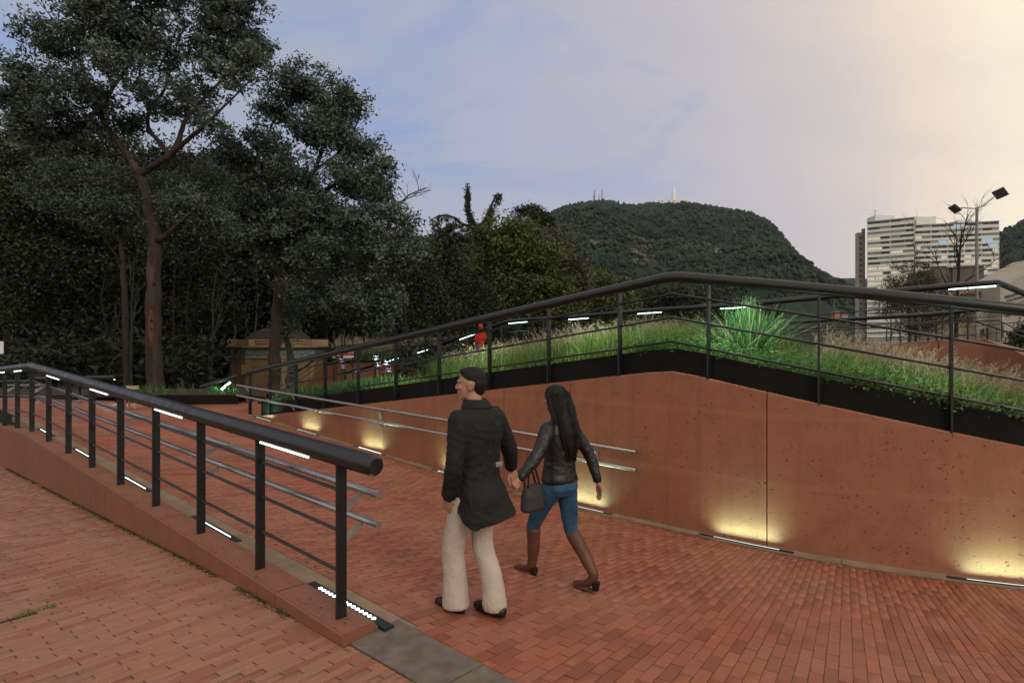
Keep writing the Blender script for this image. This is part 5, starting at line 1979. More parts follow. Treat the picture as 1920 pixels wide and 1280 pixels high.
# undergrowth and the unlit depth of the wood
cents = []
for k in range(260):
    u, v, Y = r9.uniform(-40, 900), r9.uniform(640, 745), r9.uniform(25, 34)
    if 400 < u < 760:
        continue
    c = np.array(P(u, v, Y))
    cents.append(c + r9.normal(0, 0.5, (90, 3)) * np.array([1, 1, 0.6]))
cents = np.concatenate(cents)
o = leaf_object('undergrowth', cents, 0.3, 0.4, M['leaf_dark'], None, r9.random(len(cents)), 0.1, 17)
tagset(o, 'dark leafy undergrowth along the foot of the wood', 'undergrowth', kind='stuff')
cents = []
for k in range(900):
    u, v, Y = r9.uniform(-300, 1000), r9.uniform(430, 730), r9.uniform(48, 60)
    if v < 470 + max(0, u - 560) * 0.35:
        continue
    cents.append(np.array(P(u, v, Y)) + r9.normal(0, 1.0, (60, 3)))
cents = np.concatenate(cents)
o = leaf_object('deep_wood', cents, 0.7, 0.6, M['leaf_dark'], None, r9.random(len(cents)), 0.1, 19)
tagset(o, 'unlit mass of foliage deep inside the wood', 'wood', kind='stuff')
# ------------------------------------------------------------------ planting in the planter
def blades(roots, h, lean, width, seed, curve=0.35, lean_dir=None):
    """grass blades: three-joint ribbons; returns verts, quads, tris"""
    r = np.random.default_rng(seed)
    n = len(roots)
    az = r.random(n) * 6.283 if lean_dir is None else lean_dir + r.normal(0, 0.9, n)
    d = np.stack([np.cos(az), np.sin(az), np.zeros(n)], -1)
    H = h * r.uniform(0.6, 1.15, n)
    ln = np.abs(r.normal(0, lean, n))
    side = np.stack([-d[:, 1], d[:, 0], np.zeros(n)], -1)
    # turn the ribbon about its own stem
    tw = r.random(n) * 3.14
    side = side * np.cos(tw)[:, None] + d * np.sin(tw)[:, None]
    W = width * r.uniform(0.7, 1.3, n)
    rows = []
    for t, wf in ((0, 1.0), (0.4, 0.95), (0.75, 0.6)):
        c = roots + d * (ln * H * (t + curve * t * t))[:, None] + np.array([0, 0, 1.0]) * (H * t * (1 - 0.25 * ln * t))[:, None]
        rows += [c - side * (W * wf / 2)[:, None], c + side * (W * wf / 2)[:, None]]
    tip = roots + d * (ln * H * (1 + curve))[:, None] + np.array([0, 0, 1.0]) * (H * (1 - 0.3 * ln))[:, None]
    rows.append(tip)
    v = np.stack(rows, 1).reshape(-1, 3)
    b = (np.arange(n) * 7)[:, None]
    q = np.concatenate([b + np.array([[0, 1, 3, 2]]), b + np.array([[2, 3, 5, 4]])])
    t = b + np.array([[4, 5, 6]])
    return v, q, t, tip, d


def blade_obj(name, roots, h, lean, width, mat, seed, parent=None, tint=None, **kw):
    v, q, t, tip, d = blades(roots, h, lean, width, seed, **kw)
    n = len(roots)
    r = np.random.default_rng(seed + 1)
    if tint is None:
        tint = np.clip(r.normal(0.5, 0.22, n), 0, 1)
    me = np_mesh(name, v, quads=q, tris=t, mat=mat, attr=np.concatenate([tint, tint, tint]))
    o = link_mesh(name, me, None, parent)
    if parent is not None:
        o['kind'] = 'stuff'
    return o, tip, d


def plumes(name, stems, dirs, length, rad, mat, seed, parent=None):
    """feathery seed heads: hairs set round a nodding axis"""
    r = np.random.default_rng(seed)
    n = len(stems)
    k = 26
    t = np.linspace(0, 1, k)
    L = length * r.uniform(0.7, 1.2, n)
    nod = r.uniform(0.2, 0.75, n)
    ax = stems[:, None, :] + dirs[:, None, :] * (L[:, None] * nod[:, None] * (t + 0.6 * t * t)[None])[:, :, None] + np.array([0, 0, 1.0]) * (L[:, None] * (t * (1 - 0.35 * nod[:, None] * t)))[:, :, None]
    c = ax.reshape(-1, 3)
    m = len(c)
    rr = (rad * np.sin(np.pi * np.clip(t * 0.9 + 0.08, 0, 1)) ** 0.7)[None].repeat(n, 0).reshape(-1)
    d = r.normal(0, 1, (m, 3))
    d[:, 2] = np.abs(d[:, 2]) * 0.9 + 0.5
    d /= np.linalg.norm(d, axis=1, keepdims=True)
    s = np.cross(d, r.normal(0, 1, (m, 3)))
    s /= np.linalg.norm(s, axis=1, keepdims=True)
    wd = rad * 0.20
    v = np.stack([c - s * wd, c + s * wd, c + d * (rr * 2.2)[:, None]], 1).reshape(-1, 3)
    f = (np.arange(m) * 3)[:, None] + np.array([[0, 1, 2]])
    tint = np.repeat(r.random(n), k)
    me = np_mesh(name, v, tris=f, mat=mat, attr=tint)
    return link_mesh(name, me, None, parent)


M['grass'] = make_leaf('grass_blade', [(0.060, 0.112, 0.023), (0.090, 0.159, 0.032), (0.126, 0.201, 0.041), (0.174, 0.224, 0.063)], 0.35)
M['grass_bright'] = make_leaf('sword_leaf', [(0.030, 0.090, 0.030), (0.045, 0.125, 0.040), (0.070, 0.165, 0.050), (0.120, 0.190, 0.055)], 0.3)
M['straw'] = make_leaf('straw', [(0.200, 0.150, 0.090), (0.280, 0.215, 0.135), (0.340, 0.270, 0.180), (0.240, 0.165, 0.125)], 0.3)
M['fern'] = make_leaf('fine_fern', [(0.035, 0.085, 0.018), (0.050, 0.115, 0.024), (0.075, 0.150, 0.035)], 0.3)
M['cover'] = make_leaf('ground_cover', [(0.030, 0.075, 0.018), (0.050, 0.105, 0.026), (0.085, 0.140, 0.035), (0.060, 0.115, 0.026), (0.13, 0.07, 0.03)], 0.25)

g = np.random.default_rng(77)


def planted(n, s0, s1, w0, w1, seed, jit=0.0, clump=0.0):
    r = np.random.default_rng(seed)
    w0, w1 = min(w0, w1), max(w0, w1)
    if clump:
        k = max(3, int(n / clump))
        cs = r.uniform(s0, s1, k)
        ct = r.uniform(w0, w1, k)
        i = r.integers(0, k, n)
        s = cs[i] + r.normal(0, 0.09, n)
        w = ct[i] + r.normal(0, 0.09, n)
    else:
        s = r.uniform(s0, s1, n)
        w = r.uniform(w0, w1, n)
    w = np.minimum(w, -0.12)
    out = []
    for a, b in zip(s, w):
        x, y = SW(a, b)
        out.append((x, y, soil_z(a, b) - 0.02))
    return np.array(out), s, w


def stuff(o, label, cat):
    return tagset(o, label, cat, kind='stuff')


# short green sward over the whole bed
pts, s_, w_ = planted(9000, -6.5, 6.5, -0.14, -4.2, 1)
o, _, _ = blade_obj('bed_grass', pts, 0.26, 0.55, 0.010, M['grass'], 5)
stuff(o, 'short green grass filling the planter bed', 'grass')
# fountain grass left of the peak, taller towards the back
pts, s_, w_ = planted(11000, 0.6, 5.0, -0.35, -3.0, 2, clump=42)
o, tip, d = blade_obj('fountain_grass', pts, 0.52, 0.40, 0.009, M['grass'], 6)
stuff(o, 'tall green fountain grass left of the planter peak', 'grass')
pick = g.choice(len(pts), 1500, replace=False)
pick = pick[(s_[pick] > 0.9) & (s_[pick] < 4.8)]
st = pts[pick] + np.array([0, 0, 1.0]) * g.uniform(0.24, 0.42, (len(pick), 1))
o = plumes('grass_plumes', st, d[pick], 0.26, 0.017, M['straw'], 7)
stuff(o, 'pale feathery plumes of the fountain grass left of the peak', 'grass plumes')
o, _, _ = blade_obj('plume_stalks', pts[pick], 0.42, 0.15, 0.005, M['straw'], 8)
stuff(o, 'straw-coloured stalks of the fountain grass left of the peak', 'grass stalks')
# fountain grass in the right part of the bed, behind the ground cover
pts, s_, w_ = planted(9000, -6.2, -1.4, -1.0, -2.7, 3, clump=40)
o, tip, d = blade_obj('fountain_grass', pts, 0.44, 0.45, 0.009, M['grass'], 9, lean_dir=0.3)
stuff(o, 'green fountain grass at the right of the planter', 'grass')
pick = g.choice(len(pts), 1000, replace=False)
st = pts[pick] + np.array([0, 0, 1.0]) * g.uniform(0.18, 0.42, (len(pick), 1))
o = plumes('grass_plumes', st, d[pick], 0.30, 0.020, M['straw'], 10)
stuff(o, 'pale plumes leaning over the right of the planter', 'grass plumes')
o, _, _ = blade_obj('plume_stalks', pts[pick], 0.34, 0.15, 0.005, M['straw'], 11)
stuff(o, 'straw-coloured stalks at the right of the planter', 'grass stalks')
# fine ferny carpet below the peak
pts, s_, w_ = planted(700, -3.0, 0.7, -0.15, -1.5, 4)
ids = np.repeat(np.arange(len(pts)), 42)
c = pts[ids] + np.abs(g.normal(0, 1, (len(ids), 3))) * np.array([0, 0, 0.09]) + g.normal(0, 0.07, (len(ids), 3)) * np.array([1, 1, 0.3]) + np.array([0, 0, 0.03])
o = leaf_object('fern_carpet', c, 0.05, 0.22, M['fern'], None, g.random(len(c)), 0.0, 12)
stuff(o, 'fine feathery green carpet just behind the steel plate', 'ground cover')
# leafy ground cover at the right
pts, s_, w_ = planted(800, -6.4, -1.9, -0.12, -1.25, 5)
ids = np.repeat(np.arange(len(pts)), 30)
c = pts[ids] + g.normal(0, 0.06, (len(ids), 3)) * np.array([1, 1, 0.7]) + np.array([0, 0, 0.09])
o = leaf_object('leafy_cover', c, 0.045, 0.7, M['cover'], None, g.random(len(c)), -0.1, 13)
stuff(o, 'small-leaved ground cover with red flecks at the right of the planter', 'ground cover')
# sword leaves at the low end
pts, s_, w_ = planted(2600, 6.4, 10.5, -0.13, -1.0, 6, clump=18)
o, _, _ = blade_obj('iris_leaves', pts, 0.34, 0.30, 0.022, M['grass_bright'], 14)
stuff(o, 'bright green sword leaves at the low end of the planter', 'plants')
pts, s_, w_ = planted(900, 5.6, 10.3, -0.13, -0.5, 16)
o, _, _ = blade_obj('edge_grass', pts, 0.18, 0.5, 0.010, M['grass'], 24)
stuff(o, 'grass along the low end of the steel plate', 'grass')

# the tall lit rush clump
cl = SW(-0.60, -0.95)
cz = soil_z(-0.6, -0.95) - 0.03
rush = empty('rush_clump', (*cl, cz), 'tall fountain of bright lit green blades right of the planter peak', 'plant')
n = 420
rt = np.array([cl[0], cl[1], cz]) + g.normal(0, 0.10, (n, 3)) * np.array([1, 1, 0])
o, tip, d = blade_obj('blades', rt, 0.80, 0.50, 0.019, M['grass_bright'], 31, rush, curve=0.08)
o, tip, d = blade_obj('old_blades', rt[:60], 0.80, 0.8, 0.014, M['straw'], 32, rush, curve=0.3)

# three irises
M['petal'] = make_leaf('iris_petal', [(0.42, 0.38, 0.62), (0.52, 0.48, 0.72)], 0.3)
for k, (u, v, Y, lab) in enumerate(((641, 676, 13.05, 'leftmost pale violet iris on a tall stem'), (706, 671, 12.1, 'middle pale violet iris, the tallest'), (726, 681, 11.9, 'rightmost pale violet iris next to the middle one'))):
    top = P(u, v, Y)
    s_b = min(((abs(960 + 1200 * SW(q / 50, -0.35)[0] / SW(q / 50, -0.35)[1] - u)), q / 50) for q in range(250, 540))[1]
    bx, by = SW(s_b, -0.35)
    bz = soil_z(s_b, -0.35)
    top = Vector((bx, by, EYE - (v - 640) / 1200 * by))
    fl = empty('iris', (bx, by, bz), lab, 'flower', 'irises in the planter')
    mb = MB(); mb.tube([(bx, by, bz), (bx + 0.01, by, (bz + top.z) / 2), top], [0.009, 0.008, 0.006], 6); mb.build('stem', M['grass_bright'], fl)
    for j, dz in enumerate((0.0, -0.13)):
        cc = np.array(top) + np.array([0.02 * (j * 2 - 1), 0, dz])
        m = 9
        az = np.linspace(0, 6.28, m, endpoint=False)
        dd_ = np.stack([np.cos(az), np.sin(az), np.where(np.arange(m) % 3 == 0, 0.9, -0.35)], -1)
        dd_ /= np.linalg.norm(dd_, axis=1, keepdims=True)
        sd = np.cross(dd_, np.array([0.1, 0.2, 1.0])); sd /= np.linalg.norm(sd, axis=1, keepdims=True)
        Lp = 0.085
        pv = np.stack([cc + dd_ * 0.005, cc + dd_ * Lp * 0.6 + sd * 0.028, cc + dd_ * Lp, cc + dd_ * Lp * 0.6 - sd * 0.028], 1).reshape(-1, 3)
        me = np_mesh('flower', pv, quads=(np.arange(m) * 4)[:, None] + np.array([[0, 1, 2, 3]]), mat=M['petal'], attr=g.random(m))
        link_mesh('flower', me, None, fl)
# yellow ferny spires
for k, (s, w, h, lab) in enumerate(((-2.05, -1.0, 0.26, 'yellow-green spire plant right of the bright blades'), (-2.7, -1.15, 0.22, 'smaller yellow-green spire plant by the middle of the rail bay'))):
    x, y = SW(s, w); z = soil_z(s, w)
    fl = empty('spire_plant', (x, y, z), lab, 'plant')
    mb = MB(); mb.tube([(x, y, z), (x, y, z + h)], [0.008, 0.004], 6); mb.build('stem', M['grass_bright'], fl)
    t = np.repeat(np.linspace(0.1, 1, 26), 12)
    rr = (1.05 - t) * 0.11
    az = g.random(len(t)) * 6.28
    q = g.random(len(t))
    c = np.stack([x + np.cos(az) * rr * q, y + np.sin(az) * rr * q, z + t * h], -1)
    leaf_object('leaves', c, 0.035, 0.35, M['grass'], fl, np.clip(g.normal(0.9, 0.1, len(c)), 0, 1), 0.0, 40 + k)

# second planter on the far side (pale grasses seen over the far railing on the left)
pts = []
for k in range(1500):
    u = g.uniform(625, 880)
    Y = g.uniform(34, 37)
    q = P(u, 652 + (u - 640) * 0.0 + g.uniform(-2, 14), Y)
    pts.append(np.array(q))
pts = np.array(pts)
o, tip, d = blade_obj('far_planter_grass', pts, 0.75, 0.3, 0.03, M['straw'], 44)
stuff(o, 'pale dry grasses in the far planter behind the lit railing', 'grass')
pts2 = pts + np.array([0, -0.4, -0.35])
o, tip, d = blade_obj('far_planter_leaves', pts2, 0.6, 0.4, 0.05, M['grass_bright'], 45)
stuff(o, 'green leaves below the pale grasses in the far planter', 'plants')

# weeds in the joints: foot of the low wall, slot drain, foot of the planter wall
M['moss'] = make_leaf('moss', [(0.030, 0.040, 0.012), (0.045, 0.055, 0.016), (0.070, 0.065, 0.025), (0.035, 0.060, 0.014)], 0.1, 0.9)
pts = []
for k in range(3600):
    a = g.uniform(4.2, 14.5)
    x, y = lp(a, -0.135 - abs(g.normal(0, 0.022)))
    if fbm(np.array([a * 2.1]), np.array([0.5]), 4, 3)[0] < 0.40:
        continue
    pts.append((x, y, z_plaza(x, y) - 0.006))
o, _, _ = blade_obj('wall_foot_moss', np.array(pts), 0.022, 0.9, 0.010, M['moss'], 50)
stuff(o, 'moss and tiny weeds along the foot of the low wall', 'moss')
pts = []
for k in range(2200):
    s = g.uniform(-5.5, 5.5)
    if fbm(np.array([s * 1.7]), np.array([2.5]), 8, 3)[0] < 0.46:
        continue
    x, y = SW(s, 0.14 + abs(g.normal(0, 0.03)))
    pts.append((x, y, z_ramp(x, y) - 0.008))
o, _, _ = blade_obj('kerb_moss', np.array(pts), 0.016, 0.9, 0.009, M['moss'], 51)
stuff(o, 'moss in the joints along the kerb of the planter wall', 'moss')
# slot drain with a grass tuft
dxp, dyp = math.cos(PA), math.sin(PA)
pts = []
for k in range(900):
    px = g.uniform(-0.6, 1.77)
    py = 5.585 + g.uniform(-0.03, 0.03)
    hgt_p = 1.0
    x, y = px * dxp - py * dyp, px * dyp + py * dxp
    if px < 1.5 and g.random() < 0.985:
        continue
    pts.append((x, y, z_plaza(x, y) - 0.012))
tuft_at = (1.65 * dxp - 5.585 * dyp, 1.65 * dyp + 5.585 * dxp)
tuft = empty('grass_tuft', (*tuft_at, z_plaza(*tuft_at)), 'small green grass tuft growing in the slot of the left paving', 'plant')
blade_obj('blades', np.array(pts), 0.045, 0.6, 0.006, M['grass'], 52, tuft)
mb = MB()
q0, q1 = -1.3, 1.77
cs = []
for px in (q0, q1):
    for py in (5.552, 5.618):
        cs.append((px * dxp - py * dyp, px * dyp + py * dxp))
mb.add([Vector((*c, z_plaza(*c) - 0.0055)) for c in (cs[0], cs[2], cs[3], cs[1])], [(0, 1, 2, 3)])
slot = mb.build('slot_drain', M['soil'], None)
tagset(slot, 'open dark slot between bricks of the left paving', 'drain')

# steel-edged bed at the back of the upper plaza
bed = empty('steel_bed', P(340, 752, 17.6), 'long low rusty steel planter edge across the upper plaza', 'planter')
p0, p1 = P(215, 738, 17.4), P(447, 738, 17.8)
mb = MB()
mb.hexa([Vector((p0.x, p0.y, 0.1)), Vector((p1.x, p1.y, 0.1)), Vector((p1.x, p1.y + 0.012, 0.1)), Vector((p0.x, p0.y + 0.012, 0.1)),
         Vector((p0.x, p0.y, p0.z)), Vector((p1.x, p1.y, p1.z)), Vector((p1.x, p1.y + 0.012, p1.z)), Vector((p0.x, p0.y + 0.012, p0.z))])
mb.build('front_plate', M['plate'], bed)
M['rust'] = simple('rusty_edge', (0.075, 0.028, 0.018, 1), (0.045, 0.02, 0.014, 1), 0.7, scale=4)
mb = MB(); mb.hexa([Vector((p0.x, p0.y - 0.02, p0.z - 0.03)), Vector((p1.x, p1.y - 0.02, p1.z - 0.03)), Vector((p1.x, p1.y + 0.06, p1.z - 0.03)), Vector((p0.x, p0.y + 0.06, p0.z - 0.03)),
         Vector((p0.x, p0.y - 0.02, p0.z + 0.006)), Vector((p1.x, p1.y - 0.02, p1.z + 0.006)), Vector((p1.x, p1.y + 0.06, p1.z + 0.006)), Vector((p0.x, p0.y + 0.06, p0.z + 0.006))])
mb.build('rim', M['rust'], bed)
mb = MB(); mb.add([Vector((p0.x - 4, p0.y + 0.02, p0.z - 0.05)), Vector((p1.x, p1.y + 0.02, p1.z - 0.05)), Vector((p1.x + 1, 25, p1.z - 0.4)), Vector((p0.x - 10, 25, p0.z - 0.4))], [(0, 1, 2, 3)])
mb.build('soil', M['soil'], bed)
pts = np.array([np.array(P(u, 740, Y)) - np.array([0, 0, 0.03]) for u, Y in zip(np.concatenate([g.uniform(390, 445, 160), g.uniform(275, 310, 90), g.uniform(220, 445, 120)]), g.uniform(17.9, 19.0, 370))])
pts[:, 2] = p0.z - 0.06
blade_obj('plants', pts, 0.28, 0.45, 0.016, M['grass_bright'], 53, bed)
# lit strip rail seen in that bed
# ------------------------------------------------------------------ domed pavilion
M['pav'] = simple('ochre_render', (0.25, 0.155, 0.080, 1), (0.20, 0.122, 0.064, 1), 0.85, scale=1.2, bumpk=0.15)
M['pav_light'] = simple('ochre_trim', (0.29, 0.195, 0.102, 1), (0.23, 0.152, 0.08, 1), 0.85, scale=1.5, bumpk=0.1)
M['pav_blue'] = simple('blue_frieze', (0.15, 0.25, 0.26, 1), (0.12, 0.20, 0.21, 1), 0.8, scale=2.5, bumpk=0.1)
M['pav_dome'] = simple('brown_dome', (0.040, 0.024, 0.020, 1), (0.028, 0.018, 0.016, 1), 0.8, scale=2.0, bumpk=0.2)
PY = 37.5
pc = P(523, 750, PY)
pav = empty('pavilion', pc, 'small ochre octagonal pavilion with blue frieze and brown dome', 'pavilion')
def oct_pts(r, z, rot=R_(22.5)):
    return [Vector((pc.x + r * math.cos(rot + k * math.pi / 4), pc.y + r * math.sin(rot + k * math.pi / 4), z)) for k in range(8)]
def oct_ring(mb, r0, z0, r1, z1):
    mb.loft([oct_pts(r0, z0), oct_pts(r1, z1)])
zv = lambda v: EYE - (v - 640) / 1200 * (PY - 2.4)
R0 = 2.52
# the eight walls, each a panel with pilaster
for k in range(8):
    mb = MB()
    a, b = oct_pts(R0, 0)[k], oct_pts(R0, 0)[(k + 1) % 8]
    inn = (Vector((pc.x, pc.y, 0)) - (a + b) / 2).normalized() * 0.25
    q = [a, b, b + inn, a + inn]
    mb.hexa([Vector((p.x, p.y, -1.7)) for p in q] + [Vector((p.x, p.y, zv(669))) for p in q])
    w_ = mb.build('wall', M['pav'], pav)
    d = (b - a).normalized()
    n_ = -inn.normalized()
    for t0 in (0.0, (b - a).length - 0.28):
        mb = MB()
        p = a + d * t0
        q = [p + n_ * 0.05, p + d * 0.28 + n_ * 0.05, p + d * 0.28 - n_ * 0.1, p - n_ * 0.1]
        mb.hexa([Vector((c.x, c.y, -1.7)) for c in q] + [Vector((c.x, c.y, zv(671))) for c in q])
        mb.build('pilaster', M['pav_light'], w_)
    # garland relief on the frieze
    for j in range(4):
        t = (b - a).length * (j + 0.5) / 4
        c = a + d * t + n_ * 0.075
        mb = MB()
        pts_ = [c + d * (0.16 * math.cos(x)) + Vector((0, 0, zv(662) + 0.05 - 0.12 * math.sin(x))) for x in np.linspace(0, math.pi, 7)]
        mb.tube(pts_, 0.035, 5)
        mb.build('garland', M['pav'], w_)
mb = MB(); oct_ring(mb, R0 + 0.10, zv(672), R0 + 0.10, zv(669)); mb.build('architrave', M['pav_light'], pav)
mb = MB(); oct_ring(mb, R0 + 0.06, zv(669) + 0.002, R0 + 0.06, zv(656)); mb.build('frieze', M['pav_blue'], pav)
mb = MB(); mb.loft([oct_pts(R0 + 0.12, zv(656) + 0.002), oct_pts(R0 + 0.24, zv(653.5)), oct_pts(R0 + 0.36, zv(651)), oct_pts(R0 + 0.36, zv(648.5)), oct_pts(R0 + 0.1, zv(648))]); mb.build('cornice', M['pav_light'], pav)
for k in range(8):
    c = oct_pts(R0 - 0.05, 0)[k]
    mb = MB()
    mt = Matrix.Rotation(R_(22.5) + k * math.pi / 4, 3, 'Z')
    mb.box((c.x, c.y, (zv(648) + zv(636)) / 2), (0.55, 0.85, zv(636) - zv(648)), mt)
    mb.build('pedestal', M['pav_light'], pav)
    a, b = oct_pts(R0 - 0.05, 0)[k], oct_pts(R0 - 0.05, 0)[(k + 1) % 8]
    for j in range(7):
        t = 0.27 + 0.46 * (j + 0.5) / 7
        p = a.lerp(b, t)
        mb = MB()
        mb.lathe((p.x, p.y, zv(648)), [(0.05, 0), (0.05, 0.03), (0.025, 0.06), (0.06, 0.14), (0.03, 0.24), (0.045, 0.28)], 8)
        mb.build('baluster', M['pav_light'], pav)
    mb = MB()
    p, q = a.lerp(b, 0.22), a.lerp(b, 0.78)
    mb.tube([Vector((p.x, p.y, zv(648) + 0.31)), Vector((q.x, q.y, zv(648) + 0.31))], 0.05, 6)
    mb.build('coping', M['pav_light'], pav)
mb = MB()
mb.lathe((pc.x, pc.y, zv(646)), [(2.0, 0), (1.95, 0.12), (1.75, 0.42), (1.35, 0.72), (0.8, 0.94), (0.3, 1.04), (0.02, 1.06)], 40)
mb.build('dome', M['pav_dome'], pav, smooth=True)
sgn = P(464, 692, PY - 2.35)
mb = MB()
mb.box(sgn + Vector((0, -0.2, 0)), (0.50, 0.03, 0.52))
s_o = mb.build('notice', M['pav_light'], pav)

# ------------------------------------------------------------------ far terracotta stair wall by the pavilion
sw_ = empty('stair_wall', P(640, 750, 31), 'terracotta stair wall with sloping top right of the pavilion', 'wall')
for (o1, Y, d) in (([(553, 770), (556, 742), (606, 686), (632, 681.5), (632, 770)], 34.2, 0.4), ([(632.4, 770), (632.4, 681.5), (700, 679.5), (700, 770)], 34.2, 0.4), ([(700.4, 770), (700.4, 679.5), (790, 681), (790, 770)], 34.2, 0.4)):
    mb = MB(); mb.prism([P(u, v, Y) for (u, v) in o1], (0, d, 0)); mb.build('panel', M['concrete_low'], sw_)
st_r, st_o = far_rail('black stair railing sloping up right of the pavilion', [(545, 704, 33.5), (580, 680, 33.5), (612, 655, 33.5), (640, 646, 33.5), (760, 640, 34.5), (880, 636, 35)], [], 1.6, (0.3, 0.6, 0.85), 0.05)

# ------------------------------------------------------------------ information boards
M['b_red'] = simple('board_red', (0.42, 0.022, 0.035, 1), (0.36, 0.02, 0.03, 1), 0.5, scale=2, bumpk=0)
M['b_white'] = simple('board_white', (0.62, 0.60, 0.58, 1), None, 0.6, scale=2, bumpk=0)
M['b_purple'] = simple('board_purple', (0.075, 0.012, 0.04, 1), None, 0.5, scale=2, bumpk=0)
M['b_yellow'] = simple('board_yellow', (0.38, 0.42, 0.05, 1), None, 0.5, scale=2, bumpk=0)
def board(label, rects, Y, leg_u, vbot):
    root = empty('information_board', P(leg_u[0], vbot, Y), label, 'sign')
    for i, (u0, v0, u1, v1, mt, nm) in enumerate(rects):
        p0, p1 = P(u0, v0, Y), P(u1, v1, Y)
        mb = MB(); mb.box(((p0.x + p1.x) / 2, Y - 0.006 * i, (p0.z + p1.z) / 2), (p1.x - p0.x, 0.03, p0.z - p1.z)); mb.build(nm, M[mt], root)
    for u in leg_u:
        p = P(u, vbot, Y)
        mb = MB(); mb.box((p.x, Y + 0.05, p.z + 0.9), (0.06, 0.06, 2.6)); mb.build('leg', M['black'], root)
    return root
board('red and white information board beyond the railing', [(644, 655, 663, 667, 'b_red', 'panel'), (644, 666.8, 663, 671, 'b_white', 'band'), (653, 659, 657, 662.5, 'b_white', 'mark'), (659, 658.5, 663, 661.5, 'b_white', 'mark')], 32.5, (646, 661), 700)
board('dark purple information board with a yellow tab', [(624, 661, 643, 671, 'b_purple', 'panel'), (624, 667.5, 629, 671, 'b_yellow', 'tab'), (632, 666, 638, 667, 'b_white', 'line')], 32.6, (626, 641), 700)

# ------------------------------------------------------------------ things on the upper plaza at the far left
M['pale_wood'] = simple('pale_wood', (0.36, 0.27, 0.18, 1), (0.28, 0.20, 0.13, 1), 0.7, scale=5, bumpk=0.1)
tb = empty('bench', P(245, 765, 15.2), 'pale wooden bench seen under the near railing', 'bench')
def px_box(mb, u0, v0, u1, v1, Y, d):
    p0, p1 = P(u0, v0, Y), P(u1, v1, Y)
    mb.box(((p0.x + p1.x) / 2, Y + d / 2, (p0.z + p1.z) / 2), (p1.x - p0.x, d, p0.z - p1.z))
mb = MB(); px_box(mb, 229, 744.5, 253.5, 749, 15.2, 0.4); mb.build('seat', M['pale_wood'], tb)
for (u0, u1, dY) in ((229.5, 231.5, 0), (240, 241.8, 0.32), (250.5, 253, 0), (232.5, 234.2, 0.32)):
    mb = MB(); px_box(mb, u0, 749.2, u1, 766 - dY * 3, 15.2 + dY, 0.05); mb.build('leg', M['pale_wood'], tb)
mb = MB(); px_box(mb, 236, 723, 259, 729.5, 16.6, 0.04)
nb = mb.build('notice_board', M['pale_wood'], None)
tagset(nb, 'pale board with slats just above the near railing', 'sign')
mb = MB(); px_box(mb, -60, 640, 4.5, 664, 12.5, 0.05)
nb = mb.build('sign_panel', M['b_white'], None, bevel=0.02)
tagset(nb, 'white panel cut off by the left edge', 'sign')
pr, po = far_rail('black railing end with lit strips behind the near railing', [(60, 706, 16.8), (150, 704.5, 16.6), (215, 703, 16.6)], [(214, 226)], 1.3, (0.3, 0.6, 0.85), 0.055)
# single lit strip over the steel bed
lz0, lz1 = P(416, 729, 18.2), P(431, 717, 18.9)
ls = empty('bed_light', lz0 - Vector((0, 0, 0.3)), 'slanting lit strip on a short rail at the end of the steel bed', 'light')
mb = MB(); mb.tube([lz0, lz1], 0.03, 8); mb.build('led_strip', M['led_far'], ls)
mb = MB(); mb.tube([lz0 + Vector((-0.5, -0.3, 0)), lz1 + Vector((0.1, 0.2, 0.1))], 0.05, 8); mb.v = [(x, y, z + 0.075) for (x, y, z) in mb.v]; mb.build('pipe', M['black'], ls)
mb = MB(); mb.box(lz0 + Vector((0.1, 0.1, -0.35)), (0.03, 0.03, 0.9)); mb.build('post', M['black'], ls)
area_light('lamp', ls, (lz0 + lz1) / 2 - Vector((0, 0, 0.05)), (0, -0.3, -1), 0.6, 0.03, 4.0, spread=160)
# ------------------------------------------------------------------ people
M['skin'] = simple('skin', (0.36, 0.185, 0.125, 1), (0.31, 0.15, 0.10, 1), 0.5, scale=14, bumpk=0.06, bdist=0.001)
M['hair'] = simple('black_hair', (0.007, 0.0055, 0.005, 1), (0.013, 0.009, 0.0075, 1), 0.6, scale=30, bumpk=0.7, bscale=160, bdist=0.004, spec=0.2)


def cloth(name, c1, c2, rough, wr=0.6, wscale=9.0, dist=0.012, spec=0.25):
    m, t, b = new_mat(name)
    p = pos(t)
    nz = noise(t, p, 7.0, 5.0)
    r = ramp(t, nz, [(0.3, c1), (0.7, c2)])
    t.links.new(r.outputs[0], b.inputs['Base Color'])
    b.inputs['Roughness'].default_value = rough
    b.inputs['Specular IOR Level'].default_value = spec
    w = noise(t, pos(t, (1, 1, 0.55)), wscale, 3.0, 0.5, 1.2)
    f = noise(t, p, 300.0, 2.0)
    h = math_n(t, 'ADD', w, math_n(t, 'MULTIPLY', f, 0.05))
    bump(t, b, h, wr, dist)
    return m


